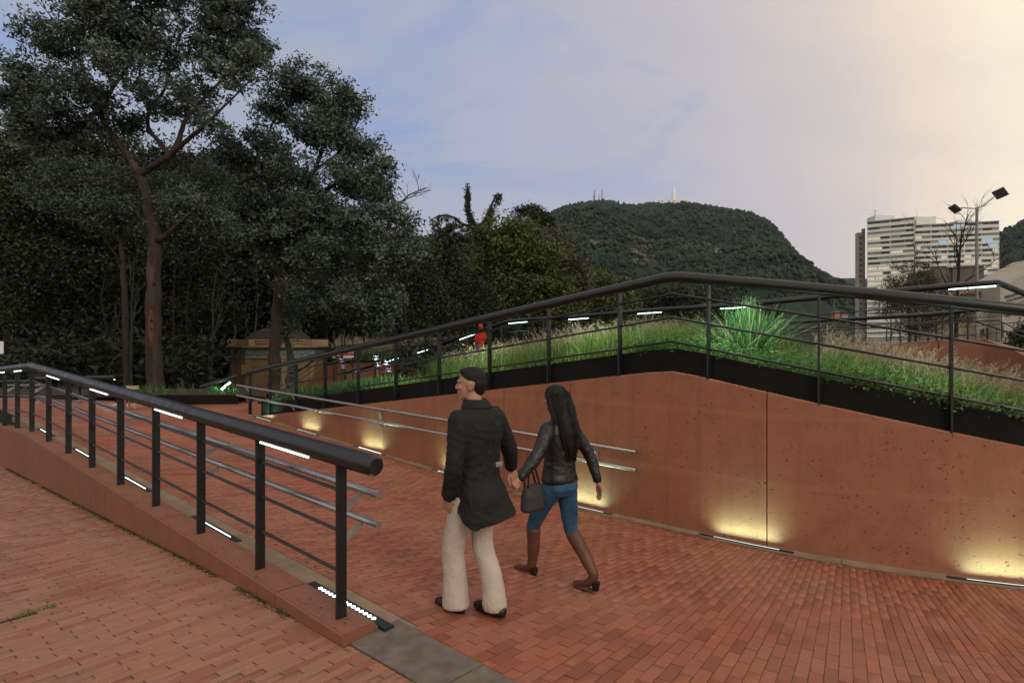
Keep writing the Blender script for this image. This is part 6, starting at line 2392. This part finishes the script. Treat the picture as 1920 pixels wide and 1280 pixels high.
M['coat'] = cloth('dark_coat', (0.0065, 0.0065, 0.006, 1), (0.012, 0.0115, 0.0105, 1), 0.75, 0.7)
M['chino'] = cloth('beige_trousers', (0.44, 0.375, 0.325, 1), (0.37, 0.31, 0.265, 1), 0.85, 0.8, 7.0, 0.018)
M['jacket'] = cloth('black_jacket', (0.006, 0.006, 0.006, 1), (0.011, 0.0105, 0.0105, 1), 0.45, 0.7, 12.0, spec=0.4)
M['jeans'] = cloth('blue_jeans', (0.012, 0.040, 0.085, 1), (0.038, 0.095, 0.165, 1), 0.85, 0.7, 12.0)
M['boot'] = cloth('brown_boot', (0.105, 0.038, 0.020, 1), (0.075, 0.026, 0.015, 1), 0.5, 0.6, 14.0, spec=0.4)
M['shoe'] = simple('black_shoe', (0.010, 0.009, 0.009, 1), None, 0.4, scale=9, bumpk=0.05)
M['bag'] = cloth('grey_bag', (0.022, 0.021, 0.022, 1), (0.036, 0.034, 0.035, 1), 0.6, 0.5, 10)
M['red_cloth'] = cloth('red_cloth', (0.42, 0.022, 0.015, 1), (0.34, 0.02, 0.014, 1), 0.8)
M['grey_cloth'] = cloth('grey_cloth', (0.10, 0.085, 0.085, 1), None or (0.08, 0.07, 0.07, 1), 0.85)
M['eye'] = simple('eye', (0.22, 0.20, 0.19, 1), None, 0.2, scale=5, bumpk=0)


class Figure:
    def __init__(self, x, y, z, fwd):
        self.o = Vector((x, y, z))
        self.f = Vector((fwd[0], fwd[1], 0)).normalized()
        self.r = Vector((self.f.y, -self.f.x, 0))

    def w(self, p):
        return self.o + self.r * p[0] + self.f * p[1] + Vector((0, 0, p[2]))

    def chain(self, mb, pts, rad, n=14, sub=4):
        """smooth tapered limb with round ends"""
        P_ = [Vector(p) for p in pts]
        sp, sr = [], []
        for j in range(len(P_) - 1):
            a = P_[j - 1] if j else P_[j] * 2 - P_[j + 1]
            b, c = P_[j], P_[j + 1]
            d = P_[j + 2] if j + 2 < len(P_) else P_[j + 1] * 2 - P_[j]
            for k in range(sub):
                t = k / sub
                q = 0.5 * ((2 * b) + (c - a) * t + (2 * a - 5 * b + 4 * c - d) * t * t + (3 * b - a - 3 * c + d) * t ** 3)
                sp.append(q); sr.append(rad[j] + (rad[j + 1] - rad[j]) * (t * t * (3 - 2 * t)))
        sp.append(P_[-1]); sr.append(rad[-1])
        d0 = (sp[0] - sp[1]).normalized(); d1 = (sp[-1] - sp[-2]).normalized()
        sp = [sp[0] + d0 * sr[0] * 0.9, sp[0] + d0 * sr[0] * 0.6] + sp + [sp[-1] + d1 * sr[-1] * 0.6, sp[-1] + d1 * sr[-1] * 0.9]
        sr = [sr[0] * 0.4, sr[0] * 0.8] + sr + [sr[-1] * 0.8, sr[-1] * 0.4]
        mb.tube([self.w(p) for p in sp], sr, n)

    def ell(self, mb, c, rad, yaw=0.0, pitch=0.0, n=18, m=12):
        """ellipsoid with radii (right, forward, up), turned by yaw (left positive)"""
        c = Vector(c)
        cy, sy = math.cos(yaw), math.sin(yaw)
        vs, fs = [], []
        for i in range(m + 1):
            th = math.pi * i / m
            for j in range(n):
                a = 2 * math.pi * j / n
                x, y, z = rad[0] * math.sin(th) * math.cos(a), rad[1] * math.sin(th) * math.sin(a), -rad[2] * math.cos(th)
                y, z = y * math.cos(pitch) - z * math.sin(pitch), y * math.sin(pitch) + z * math.cos(pitch)
                x, y = x * cy - y * sy, x * sy + y * cy
                vs.append(self.w(c + Vector((x, y, z))))
        for i in range(m):
            for j in range(n):
                j2 = (j + 1) % n
                fs.append((i * n + j, i * n + j2, (i + 1) * n + j2, (i + 1) * n + j))
        mb.add(vs, fs)

    def rings(self, mb, rows, n=28):
        """rows: (centre r, centre f, z, radius right, radius forward) or a list of n explicit points"""
        out = []
        for q in rows:
            if isinstance(q, list):
                out.append([self.w(p) for p in q])
            else:
                cr, cf, z, rr, rf = q
                ring = []
                for j in range(n):
                    a = 2 * math.pi * j / n
                    c, s = math.cos(a), math.sin(a)
                    e = 2.4
                    k = (abs(c) ** e + abs(s) ** e) ** (-1 / e)
                    ring.append(self.w((cr + rr * c * k, cf + rf * s * k, z)))
                out.append(ring)
        mb.loft(out)

    def hand(self, mb, wrist, d, pn, side, size=1.0, curl=0.5):
        """palm and five fingers. d: direction of the fingers, pn: the way the palm faces, side: +1/-1 thumb side"""
        wv, d, pn = Vector(wrist), Vector(d).normalized(), Vector(pn)
        pn = (pn - d * pn.dot(d)).normalized()
        sd = d.cross(pn) * side
        k = size
        for t in (-0.024, -0.008, 0.008, 0.024):
            self.chain(mb, [wv, wv + d * 0.05 * k + sd * t * k, wv + d * 0.088 * k + sd * t * 1.15 * k], [0.018 * k, 0.017 * k, 0.0125 * k], 8, 3)
        lens = (0.070, 0.080, 0.074, 0.056)
        for i, t in enumerate((0.028, 0.0095, -0.0095, -0.028)):
            b = wv + d * 0.086 * k + sd * t * k
            c1 = curl * (0.8 + 0.12 * i)
            L = lens[i] * k
            dd, p = d.copy(), b
            pts = [p]
            for seg, fr in enumerate((0.45, 0.32, 0.23)):
                ang = c1 * (0.55 + 0.45 * seg)
                dd = (dd * math.cos(ang) + pn * math.sin(ang)).normalized()
                p = p + dd * L * fr
                pts.append(p)
            self.chain(mb, pts, [0.0095 * k, 0.009 * k, 0.0083 * k, 0.0072 * k], 8, 2)
        b = wv + d * 0.028 * k + sd * 0.026 * k
        t1 = b + (d * 0.6 + sd * 0.75 + pn * 0.25).normalized() * 0.04 * k
        t2 = t1 + (d * 0.85 + sd * 0.25 + pn * 0.45).normalized() * 0.032 * k
        t3 = t2 + (d * 0.9 + pn * 0.5).normalized() * 0.024 * k
        self.chain(mb, [b, t1, t2, t3], [0.0145 * k, 0.0115 * k, 0.0105 * k, 0.0085 * k], 8, 2)


def skinned(name, mb, mat, parent, voxel=0.008, smooth=6, fac=0.5, folds=None, flat_z=None):
    """weld overlapping volumes into one continuous surface"""
    me = mb.mesh(name + '_raw')
    o = bpy.data.objects.new(name, me)
    COL.objects.link(o)
    r = o.modifiers.new('remesh', 'REMESH')
    r.mode = 'VOXEL'
    r.voxel_size = voxel
    s = o.modifiers.new('smooth', 'SMOOTH')
    s.factor = fac
    s.iterations = smooth
    dg = bpy.context.evaluated_depsgraph_get()
    me2 = bpy.data.meshes.new_from_object(o.evaluated_get(dg))
    bpy.data.objects.remove(o)
    bpy.data.meshes.remove(me)
    me2.name = name
    me2.materials.clear()
    me2.materials.append(mat)
    me2.polygons.foreach_set('use_smooth', np.ones(len(me2.polygons), bool))
    n = len(me2.vertices)
    co = np.empty(n * 3, np.float32)
    me2.vertices.foreach_get('co', co)
    co = co.reshape(-1, 3)
    if folds:
        nr = np.empty(n * 3, np.float32)
        me2.vertex_normals.foreach_get('vector', nr)
        nr = nr.reshape(-1, 3)
        rg = np.random.default_rng(len(name) * 7 + n)
        amp, fr = folds
        h = np.zeros(n)
        for k in range(9):
            d = rg.normal(0, 1, 3)
            d[2] = d[2] * 1.1 + (0.8 if k % 2 else -0.8)
            d /= np.linalg.norm(d)
            d2 = rg.normal(0, 1, 3)
            f = fr * rg.uniform(0.6, 2.2)
            ph = co @ d * f + 1.6 * np.sin(co @ d2 * fr * 0.45 + rg.random() * 6) + rg.random() * 6
            env = 0.5 + 0.5 * np.sin(co @ rg.normal(0, 1, 3) * 7 + rg.random() * 6)
            h += env * (1 - np.abs(np.sin(ph))) ** 2.2
        h = h / 9 - 0.2
        co = co + nr * (h * amp)[:, None]
    if flat_z is not None:
        co[:, 2] = np.maximum(co[:, 2], flat_z)
    me2.vertices.foreach_set('co', np.ascontiguousarray(co, np.float32).ravel())
    me2.update()
    return link_mesh(name, me2, None, parent)


def head_prims(F, mb, c, yaw, k=1.0, nose=1.0):
    """head with brow, nose, jaw, lips, ears; c = centre of the skull"""
    cr, cf, cz = c
    def L(x, y, z):
        return (cr + (x * math.cos(yaw) - y * math.sin(yaw)) * k, cf + (x * math.sin(yaw) + y * math.cos(yaw)) * k, cz + z * k)
    F.ell(mb, L(0, -0.012, 0.022), (0.073 * k, 0.093 * k, 0.092 * k), yaw)
    F.ell(mb, L(0, 0.020, -0.030), (0.061 * k, 0.068 * k, 0.085 * k), yaw)
    F.ell(mb, L(0, 0.046, -0.086), (0.040 * k, 0.034 * k, 0.026 * k), yaw)
    F.ell(mb, L(0, 0.026, -0.070), (0.054 * k, 0.052 * k, 0.036 * k), yaw)
    F.ell(mb, L(0, 0.079, 0.022), (0.044 * k, 0.016 * k, 0.011 * k), yaw)
    F.chain(mb, [L(0, 0.083, 0.014), L(0, 0.095, -0.008), L(0, 0.099 + 0.006 * (nose - 1), -0.027)], [0.0080 * k, 0.0095 * k, 0.0115 * k], 8, 3)
    for s in (-1, 1):
        F.ell(mb, L(s * 0.0105, 0.093, -0.028), (0.008 * k, 0.009 * k, 0.007 * k), yaw)
        F.ell(mb, L(s * 0.035, 0.062, -0.022), (0.020 * k, 0.022 * k, 0.020 * k), yaw)
        F.ell(mb, L(s * 0.073, -0.010, -0.012), (0.008 * k, 0.020 * k, 0.032 * k), yaw)
        F.ell(mb, L(s * 0.077, -0.016, 0.004), (0.009 * k, 0.012 * k, 0.015 * k), yaw)
    F.ell(mb, L(0, 0.084, -0.052), (0.022 * k, 0.012 * k, 0.0065 * k), yaw)
    F.ell(mb, L(0, 0.082, -0.064), (0.020 * k, 0.012 * k, 0.0075 * k), yaw)
    return L


# --- the man in the dark coat
mx, my = -0.255, 4.62
man_z = z_ramp(mx, my)
F = Figure(mx, my, man_z, A2)
man = empty('person', (mx, my, man_z), 'person in dark coat and beige trousers walking with head turned left', 'person')
mb = MB()
hy = R_(36)
HL = head_prims(F, mb, (-0.015, 0.045, 1.650), hy, 1.06, 1.2)
F.chain(mb, [(0, -0.01, 1.42), (-0.005, 0.01, 1.50), (-0.01, 0.025, 1.56)], [0.068, 0.058, 0.058])
F.rings(mb, [(0, -0.01, 0.88, 0.13, 0.09), (0, -0.01, 1.0, 0.14, 0.095), (0, 0, 1.2, 0.15, 0.10), (0, 0, 1.34, 0.165, 0.10), (0, -0.005, 1.42, 0.13, 0.08), (0, -0.01, 1.46, 0.06, 0.06)])
lw_ = [(-0.185, 0.0, 1.385), (-0.235, -0.03, 1.13), (-0.215, 0.055, 0.90)]
rw_ = [(0.185, 0.0, 1.385), (0.315, -0.02, 1.16), (0.418, 0.045, 0.985)]
F.chain(mb, lw_, [0.05, 0.042, 0.028]); F.chain(mb, rw_, [0.05, 0.042, 0.028])
F.hand(mb, (-0.213, 0.062, 0.88), (0.05, 0.22, -1), (1, 0.2, 0), 1, 1.0, 0.55)
F.hand(mb, (0.424, 0.048, 0.972), (0.35, 0.05, -0.95), (-0.2, -1, 0), 1, 1.0, 0.75)
for s, kn, an in ((-1, (-0.10, 0.14, 0.49), (-0.085, 0.13, 0.09)), (1, (0.085, 0.03, 0.49), (0.065, -0.13, 0.10))):
    F.chain(mb, [(s * 0.095, 0.0, 0.90), kn, an], [0.078, 0.055, 0.038])
    F.chain(mb, [an, (an[0], an[1] + 0.10, 0.045)], [0.04, 0.035])
skinned('body', mb, M['skin'], man, 0.0055, 3)
# short hair
mb = MB()
cr, cf, cz = HL(0, -0.022, 0.042)
F.ell(mb, HL(0, -0.018, 0.040), (0.079, 0.097, 0.088), hy)
F.ell(mb, HL(0, -0.050, 0.005), (0.074, 0.066, 0.075), hy)
F.ell(mb, HL(0, -0.062, -0.035), (0.058, 0.040, 0.045), hy)
F.ell(mb, HL(0, 0.035, 0.088), (0.055, 0.045, 0.030), hy)
hair = skinned('hair', mb, M['hair'], man, 0.006, 3)
for s in (-1, 1):
    mb = MB(); F.ell(mb, HL(s * 0.030, 0.0765, -0.003), (0.013, 0.010, 0.008), hy); mb.build('eye', M['eye'], man, smooth=True)
    mb = MB(); F.ell(mb, HL(s * 0.030, 0.0845, -0.003), (0.0055, 0.004, 0.0055), hy); mb.build('pupil', M['hair'], man, smooth=True)
    mb = MB(); F.ell(mb, HL(s * 0.031, 0.086, 0.022), (0.019, 0.006, 0.0038), hy); mb.build('eyebrow', M['hair'], man, smooth=True)
# coat with its hem blown back
mb = MB()
nn = 32
def hem(zb, scale):
    ring = []
    for j in range(nn):
        a = 2 * math.pi * j / nn
        c, s = math.cos(a), math.sin(a)
        lf = max(0, -0.681 * c + 0.732 * s)      # picture-left side
        rt = max(0, 0.681 * c - 0.732 * s)       # picture-right side
        cm = max(0, -0.69 * c - 0.725 * s)       # side facing the camera
        rad = 0.19 + scale * (-0.02 * lf + 0.105 * rt ** 1.5 + 0.03 * cm)
        z = zb + scale * (0.13 * lf ** 1.5 + 0.03 * rt - 0.07 * cm * (1 - 0.5 * rt))
        fold = 1 + 0.05 * scale * math.sin(5 * a + 1.0)
        ring.append((rad * c * fold * 1.0, rad * s * fold * 0.92 - 0.01, z))
    return ring
F.rings(mb, [hem(0.715, 1.0), hem(0.80, 0.62), hem(0.89, 0.30), (0, -0.005, 0.98, 0.182, 0.138), (0, 0, 1.08, 0.178, 0.130), (0, 0, 1.20, 0.195, 0.138), (0, -0.005, 1.34, 0.208, 0.140),
             (0, -0.01, 1.42, 0.200, 0.122), (0, -0.012, 1.465, 0.160, 0.100), (0, -0.005, 1.50, 0.105, 0.088), (0, 0.0, 1.53, 0.080, 0.082)], n=nn)
F.chain(mb, [(-0.172, -0.005, 1.405), (-0.245, -0.035, 1.13), (-0.225, 0.05, 0.885)], [0.086, 0.069, 0.056])
F.chain(mb, [(0.172, -0.005, 1.405), (0.31, -0.025, 1.165), (0.405, 0.038, 1.005)], [0.086, 0.069, 0.056])
coat = skinned('coat', mb, M['coat'], man, 0.0075, 4, folds=(0.034, 22))
mb = MB()
rows = []
for (z, rr, rf, cf_) in ((1.490, 0.116, 0.100, -0.006), (1.508, 0.100, 0.094, 0.0), (1.540, 0.084, 0.086, 0.008), (1.546, 0.074, 0.076, 0.010), (1.51, 0.068, 0.070, 0.006)):
    rows.append((-0.003, cf_, z, rr, rf))
F.rings(mb, rows)
mb.build('collar', M['coat'], coat, smooth=True)
mb = MB(); bp = F.w((0.105, -0.118, 1.075)); mb.box(bp, (0.07, 0.02, 0.035), Matrix.Rotation(math.atan2(F.r.y, F.r.x), 3, 'Z')); mb.build('belt_buckle', M['steel_dull'], coat, bevel=0.004)
mb = MB()
F.rings(mb, [(0, 0, 0.80, 0.16, 0.12), (0, 0, 0.90, 0.165, 0.12), (0, 0, 1.0, 0.15, 0.11)])
F.chain(mb, [(-0.09, 0.01, 0.86), (-0.105, 0.13, 0.50), (-0.095, 0.13, 0.28), (-0.09, 0.12, 0.06)], [0.108, 0.086, 0.088, 0.102])
F.chain(mb, [(0.09, 0.0, 0.86), (0.085, 0.03, 0.50), (0.075, -0.07, 0.28), (0.068, -0.120, 0.06)], [0.108, 0.082, 0.080, 0.090])
skinned('trousers', mb, M['chino'], man, 0.0075, 4, folds=(0.020, 15), flat_z=man_z + 0.045)
for (ax, af, az, pitch) in ((-0.087, 0.13, 0.0, 0.0), (0.067, -0.125, 0.0, 0.0)):
    mb = MB()
    F.chain(mb, [(ax, af - 0.055, az + 0.045), (ax, af + 0.04, az + 0.048), (ax - 0.003, af + 0.13, az + 0.036), (ax - 0.006, af + 0.185, az + 0.030)], [0.042, 0.045, 0.043, 0.030])
    F.ell(mb, (ax, af + 0.06, az + 0.012), (0.047, 0.155, 0.015))
    skinned('shoe', mb, M['shoe'], man, 0.007, 3)

# --- the woman in the black jacket
wx, wy = 0.40, 5.42
wom_z = z_ramp(wx, wy)
F = Figure(wx, wy, wom_z, A2)
wom = empty('person', (wx, wy, wom_z), 'person with long dark hair, black jacket, jeans and brown boots', 'person')
mb = MB()
hy = R_(10)
HL = head_prims(F, mb, (-0.01, 0.045, 1.545), hy, 0.94)
F.chain(mb, [(0, -0.01, 1.34), (-0.003, 0.01, 1.41), (-0.006, 0.028, 1.47)], [0.055, 0.047, 0.047])
F.rings(mb, [(0, 0, 0.80, 0.13, 0.09), (0, 0, 0.93, 0.12, 0.085), (0, 0, 1.05, 0.105, 0.08), (0, 0.01, 1.2, 0.13, 0.095), (0, 0, 1.30, 0.14, 0.085), (0, -0.005, 1.36, 0.10, 0.065), (0, -0.01, 1.39, 0.05, 0.05)])
F.chain(mb, [(-0.155, 0, 1.315), (-0.335, -0.03, 1.105), (-0.500, 0.0, 0.955)], [0.042, 0.034, 0.024])
F.chain(mb, [(0.155, 0, 1.315), (0.250, -0.12, 1.075), (0.275, -0.20, 0.84)], [0.042, 0.034, 0.024])
F.hand(mb, (-0.505, 0.001, 0.95), (-0.6, 0.05, -0.7), (0.3, 1, 0), -1, 0.9, 0.75)
F.hand(mb, (0.277, -0.205, 0.825), (0.06, -0.15, -1), (-1, 0.3, 0), -1, 0.9, 0.4)
legs_w = (((-0.078, 0.02, 0.83), (-0.055, 0.235, 0.465), (-0.035, 0.275, 0.13)), ((0.078, -0.01, 0.83), (0.06, -0.075, 0.455), (0.015, -0.345, 0.155)))
for hp, kn, an in legs_w:
    F.chain(mb, [hp, kn, an], [0.072, 0.048, 0.033])
    F.chain(mb, [an, (an[0], an[1] + 0.11, an[2] - 0.08)], [0.033, 0.026])
skinned('body', mb, M['skin'], wom, 0.0055, 3)
mb = MB()
F.ell(mb, HL(0, -0.018, 0.040), (0.086, 0.104, 0.094), hy)
F.ell(mb, HL(0, -0.050, -0.02), (0.085, 0.075, 0.10), hy)
F.rings(mb, [(0.02, -0.130, 1.09, 0.050, 0.020), (0.015, -0.138, 1.17, 0.085, 0.030), (0.008, -0.130, 1.28, 0.108, 0.045), (0, -0.095, 1.37, 0.106, 0.064), (-0.004, -0.045, 1.46, 0.095, 0.082), (-0.006, -0.01, 1.56, 0.082, 0.088)])
for s in (-1, 1):
    F.chain(mb, [HL(s * 0.072, 0.02, 0.04), HL(s * 0.082, -0.005, -0.06), (s * 0.085, -0.03, 1.38), (s * 0.08, -0.06, 1.27)], [0.026, 0.026, 0.028, 0.016])
hair = skinned('hair', mb, M['hair'], wom, 0.007, 4, folds=(0.010, 40))
mb = MB()
for k in range(170):
    t = g.uniform(-1, 1)
    e_ = 1 - 0.35 * abs(t)
    x1, x2, x3 = 0.075 * t, 0.108 * t, 0.085 * t + 0.015
    j = lambda: g.normal(0, 0.006)
    mb.tube([F.w((0.03 * t - 0.006, -0.03 + j(), 1.655 - 0.02 * abs(t))), F.w((x1 + j(), -0.075 * e_ + j(), 1.60)), F.w((x1 * 1.2 + j(), -0.125 * e_ + j(), 1.48)), F.w((x2 + j(), -0.155 * e_ - 0.008 + j(), 1.35)),
             F.w((x2 * 1.02 + j(), -0.178 * e_ + j(), 1.25)), F.w((x3 + j(), -0.172 * e_ + j(), 1.15)), F.w((x3 * 0.8 + 0.01 + j(), -0.150 * e_ + j(), 1.05 + g.uniform(-0.03, 0.05)))], [0.003, 0.004, 0.004, 0.004, 0.0035, 0.003, 0.001], 5)
mb.build('strands', M['hair'], hair, smooth=True)['kind'] = 'stuff'
for s in (-1, 1):
    mb = MB(); F.ell(mb, HL(s * 0.030, 0.0765, -0.003), (0.012, 0.009, 0.0075), hy); mb.build('eye', M['eye'], wom, smooth=True)
    mb = MB(); F.ell(mb, HL(s * 0.030, 0.0842, -0.003), (0.005, 0.004, 0.005), hy); mb.build('pupil', M['hair'], wom, smooth=True)
mb = MB()
F.rings(mb, [(0, -0.005, 0.845, 0.162, 0.125), (0, -0.005, 0.875, 0.172, 0.134), (0, 0, 0.93, 0.158, 0.124), (0, 0, 1.04, 0.142, 0.112), (0, 0.005, 1.17, 0.160, 0.124), (0, 0, 1.27, 0.168, 0.118), (0, -0.005, 1.335, 0.140, 0.094), (0, -0.008, 1.375, 0.085, 0.072), (0, 0, 1.41, 0.066, 0.064)])
F.chain(mb, [(-0.145, 0, 1.305), (-0.335, -0.032, 1.105), (-0.485, -0.002, 0.965)], [0.068, 0.055, 0.043])
F.chain(mb, [(0.145, 0, 1.305), (0.252, -0.12, 1.075), (0.275, -0.195, 0.86)], [0.068, 0.055, 0.043])
skinned('jacket', mb, M['jacket'], wom, 0.007, 4, folds=(0.026, 30))
mb = MB()
F.rings(mb, [(0, 0, 0.74, 0.13, 0.11), (0, -0.012, 0.80, 0.160, 0.135), (0, -0.005, 0.88, 0.155, 0.122), (0, 0, 0.95, 0.135, 0.105)])
F.chain(mb, [(-0.078, 0.015, 0.80), (-0.065, 0.15, 0.61), (-0.055, 0.235, 0.46), (-0.048, 0.255, 0.36)], [0.098, 0.078, 0.062, 0.056])
F.chain(mb, [(0.078, -0.01, 0.80), (0.07, -0.05, 0.61), (0.06, -0.078, 0.455), (0.05, -0.14, 0.37)], [0.098, 0.078, 0.062, 0.056])
skinned('jeans', mb, M['jeans'], wom, 0.0065, 4, folds=(0.014, 34))
for (kn, an, heel, toe) in (((-0.052, 0.242, 0.41), (-0.035, 0.272, 0.13), 0.0, 0.0), ((0.053, -0.115, 0.405), (0.015, -0.345, 0.150), 0.02, 0.0)):
    mb = MB()
    mid = tuple((kn[i] * 0.45 + an[i] * 0.55) for i in range(3))
    F.chain(mb, [kn, (mid[0], mid[1] - 0.008, mid[2]), an], [0.062, 0.056, 0.043])
    F.chain(mb, [an, (an[0], an[1] + 0.02, 0.075 + heel), (an[0], an[1] + 0.11, 0.045), (an[0], an[1] + 0.185, 0.030)], [0.043, 0.041, 0.037, 0.024])
    F.ell(mb, (an[0], an[1] + 0.10, 0.013), (0.037, 0.115, 0.014))
    boot = skinned('boot', mb, M['boot'], wom, 0.0065, 3, folds=(0.008, 34))
    mb = MB()
    q = (an[0], an[1] - 0.022, heel)
    F.rings(mb, [(q[0], q[1] + 0.002, q[2] + 0.002, 0.024, 0.024), (q[0], q[1], q[2] + 0.07, 0.034, 0.036)], n=16)
    mb.build('heel', M['shoe'], boot, smooth=False)
# her handbag
bx = F.w((-0.375, 0.02, 0.83))
bag = empty('handbag', bx - Vector((0, 0, 0.2)), 'dark grey handbag hanging from the arm between the two walkers', 'bag')
mb = MB()
F.rings(mb, [(-0.345, 0.0, 0.67, 0.10, 0.045), (-0.345, 0.0, 0.69, 0.125, 0.062), (-0.345, 0.0, 0.80, 0.115, 0.058), (-0.345, 0.0, 0.87, 0.095, 0.035), (-0.345, 0.0, 0.885, 0.085, 0.02)])
skinned('pouch', mb, M['bag'], bag, 0.008, 4)
for s in (-1, 1):
    mb = MB()
    mb.tube([F.w((-0.42, 0.02 * s, 0.86)), F.w((-0.415, 0.022 * s, 1.0)), F.w((-0.385, 0.012 * s, 1.105)), F.w((-0.33, 0.022 * s, 1.0)), F.w((-0.275, 0.02 * s, 0.86))], 0.008, 8)
    mb.build('strap', M['jacket'], bag, smooth=True)

# --- far figure in red on the second ramp
q = P(901, 640, 27.5)
fz = P(901, 608, 27.5).z - 1.70
F = Figure(q.x, q.y, fz, (-0.6, 0.8))
red = empty('person', (q.x, q.y, fz), 'small distant person in a red hooded top on the far ramp', 'person')
mb = MB()
HL = head_prims(F, mb, (0, 0.03, 1.57), 0.0)
F.chain(mb, [(0, 0, 1.36), (0, 0.02, 1.50)], [0.06, 0.055])
F.rings(mb, [(0, 0, 0.85, 0.13, 0.09), (0, 0, 1.1, 0.13, 0.09), (0, 0, 1.34, 0.15, 0.09), (0, 0, 1.41, 0.06, 0.06)])
for s in (-1, 1):
    F.chain(mb, [(s * 0.09, 0, 0.88), (s * 0.09, 0.10 * s, 0.47), (s * 0.08, 0.06 * s, 0.08)], [0.075, 0.055, 0.04])
    F.chain(mb, [(s * 0.17, 0, 1.34), (s * 0.24, -0.02, 1.08), (s * 0.23, 0.10, 0.90)], [0.045, 0.038, 0.026])
    F.hand(mb, (s * 0.23, 0.105, 0.885), (0, 0.3, -1), (-s, 0, 0), 1, 1.0, 0.5)
skinned('body', mb, M['skin'], red, 0.008, 2)
mb = MB()
F.rings(mb, [(0, 0, 0.84, 0.17, 0.13), (0, 0, 1.1, 0.17, 0.13), (0, 0, 1.32, 0.19, 0.12), (0, 0, 1.42, 0.10, 0.09)])
F.ell(mb, (0, 0.0, 1.59), (0.105, 0.105, 0.135))
for s in (-1, 1):
    F.chain(mb, [(s * 0.16, 0, 1.33), (s * 0.24, -0.02, 1.08), (s * 0.23, 0.09, 0.92)], [0.075, 0.06, 0.05])
skinned('hooded_top', mb, M['red_cloth'], red, 0.012, 3)
mb = MB()
F.rings(mb, [(0, 0, 0.78, 0.15, 0.11), (0, 0, 0.92, 0.15, 0.11)])
for s in (-1, 1):
    F.chain(mb, [(s * 0.09, 0, 0.84), (s * 0.09, 0.10 * s, 0.47), (s * 0.08, 0.06 * s, 0.07)], [0.095, 0.075, 0.07])
skinned('trousers', mb, M['grey_cloth'], red, 0.012, 3)

# ------------------------------------------------------------------ evening air
hm = bpy.data.materials.new('air')
hm.use_nodes = True
ht = hm.node_tree
ht.nodes.clear()
hv = N(ht, 'ShaderNodeVolumePrincipled')
hv.inputs['Color'].default_value = (0.80, 0.88, 1.0, 1)
hv.inputs['Density'].default_value = 0.000016
hv.inputs['Anisotropy'].default_value = 0.0
ho = N(ht, 'ShaderNodeOutputMaterial')
ht.links.new(hv.outputs[0], ho.inputs['Volume'])
mb = MB()
mb.box((0, 2850, 299), (10400, 6800, 606))
hz_o = mb.build('haze', hm, None)
hz_o['kind'] = 'stuff'
tagset(hz_o, 'thin evening haze in the air over the whole place', 'haze')
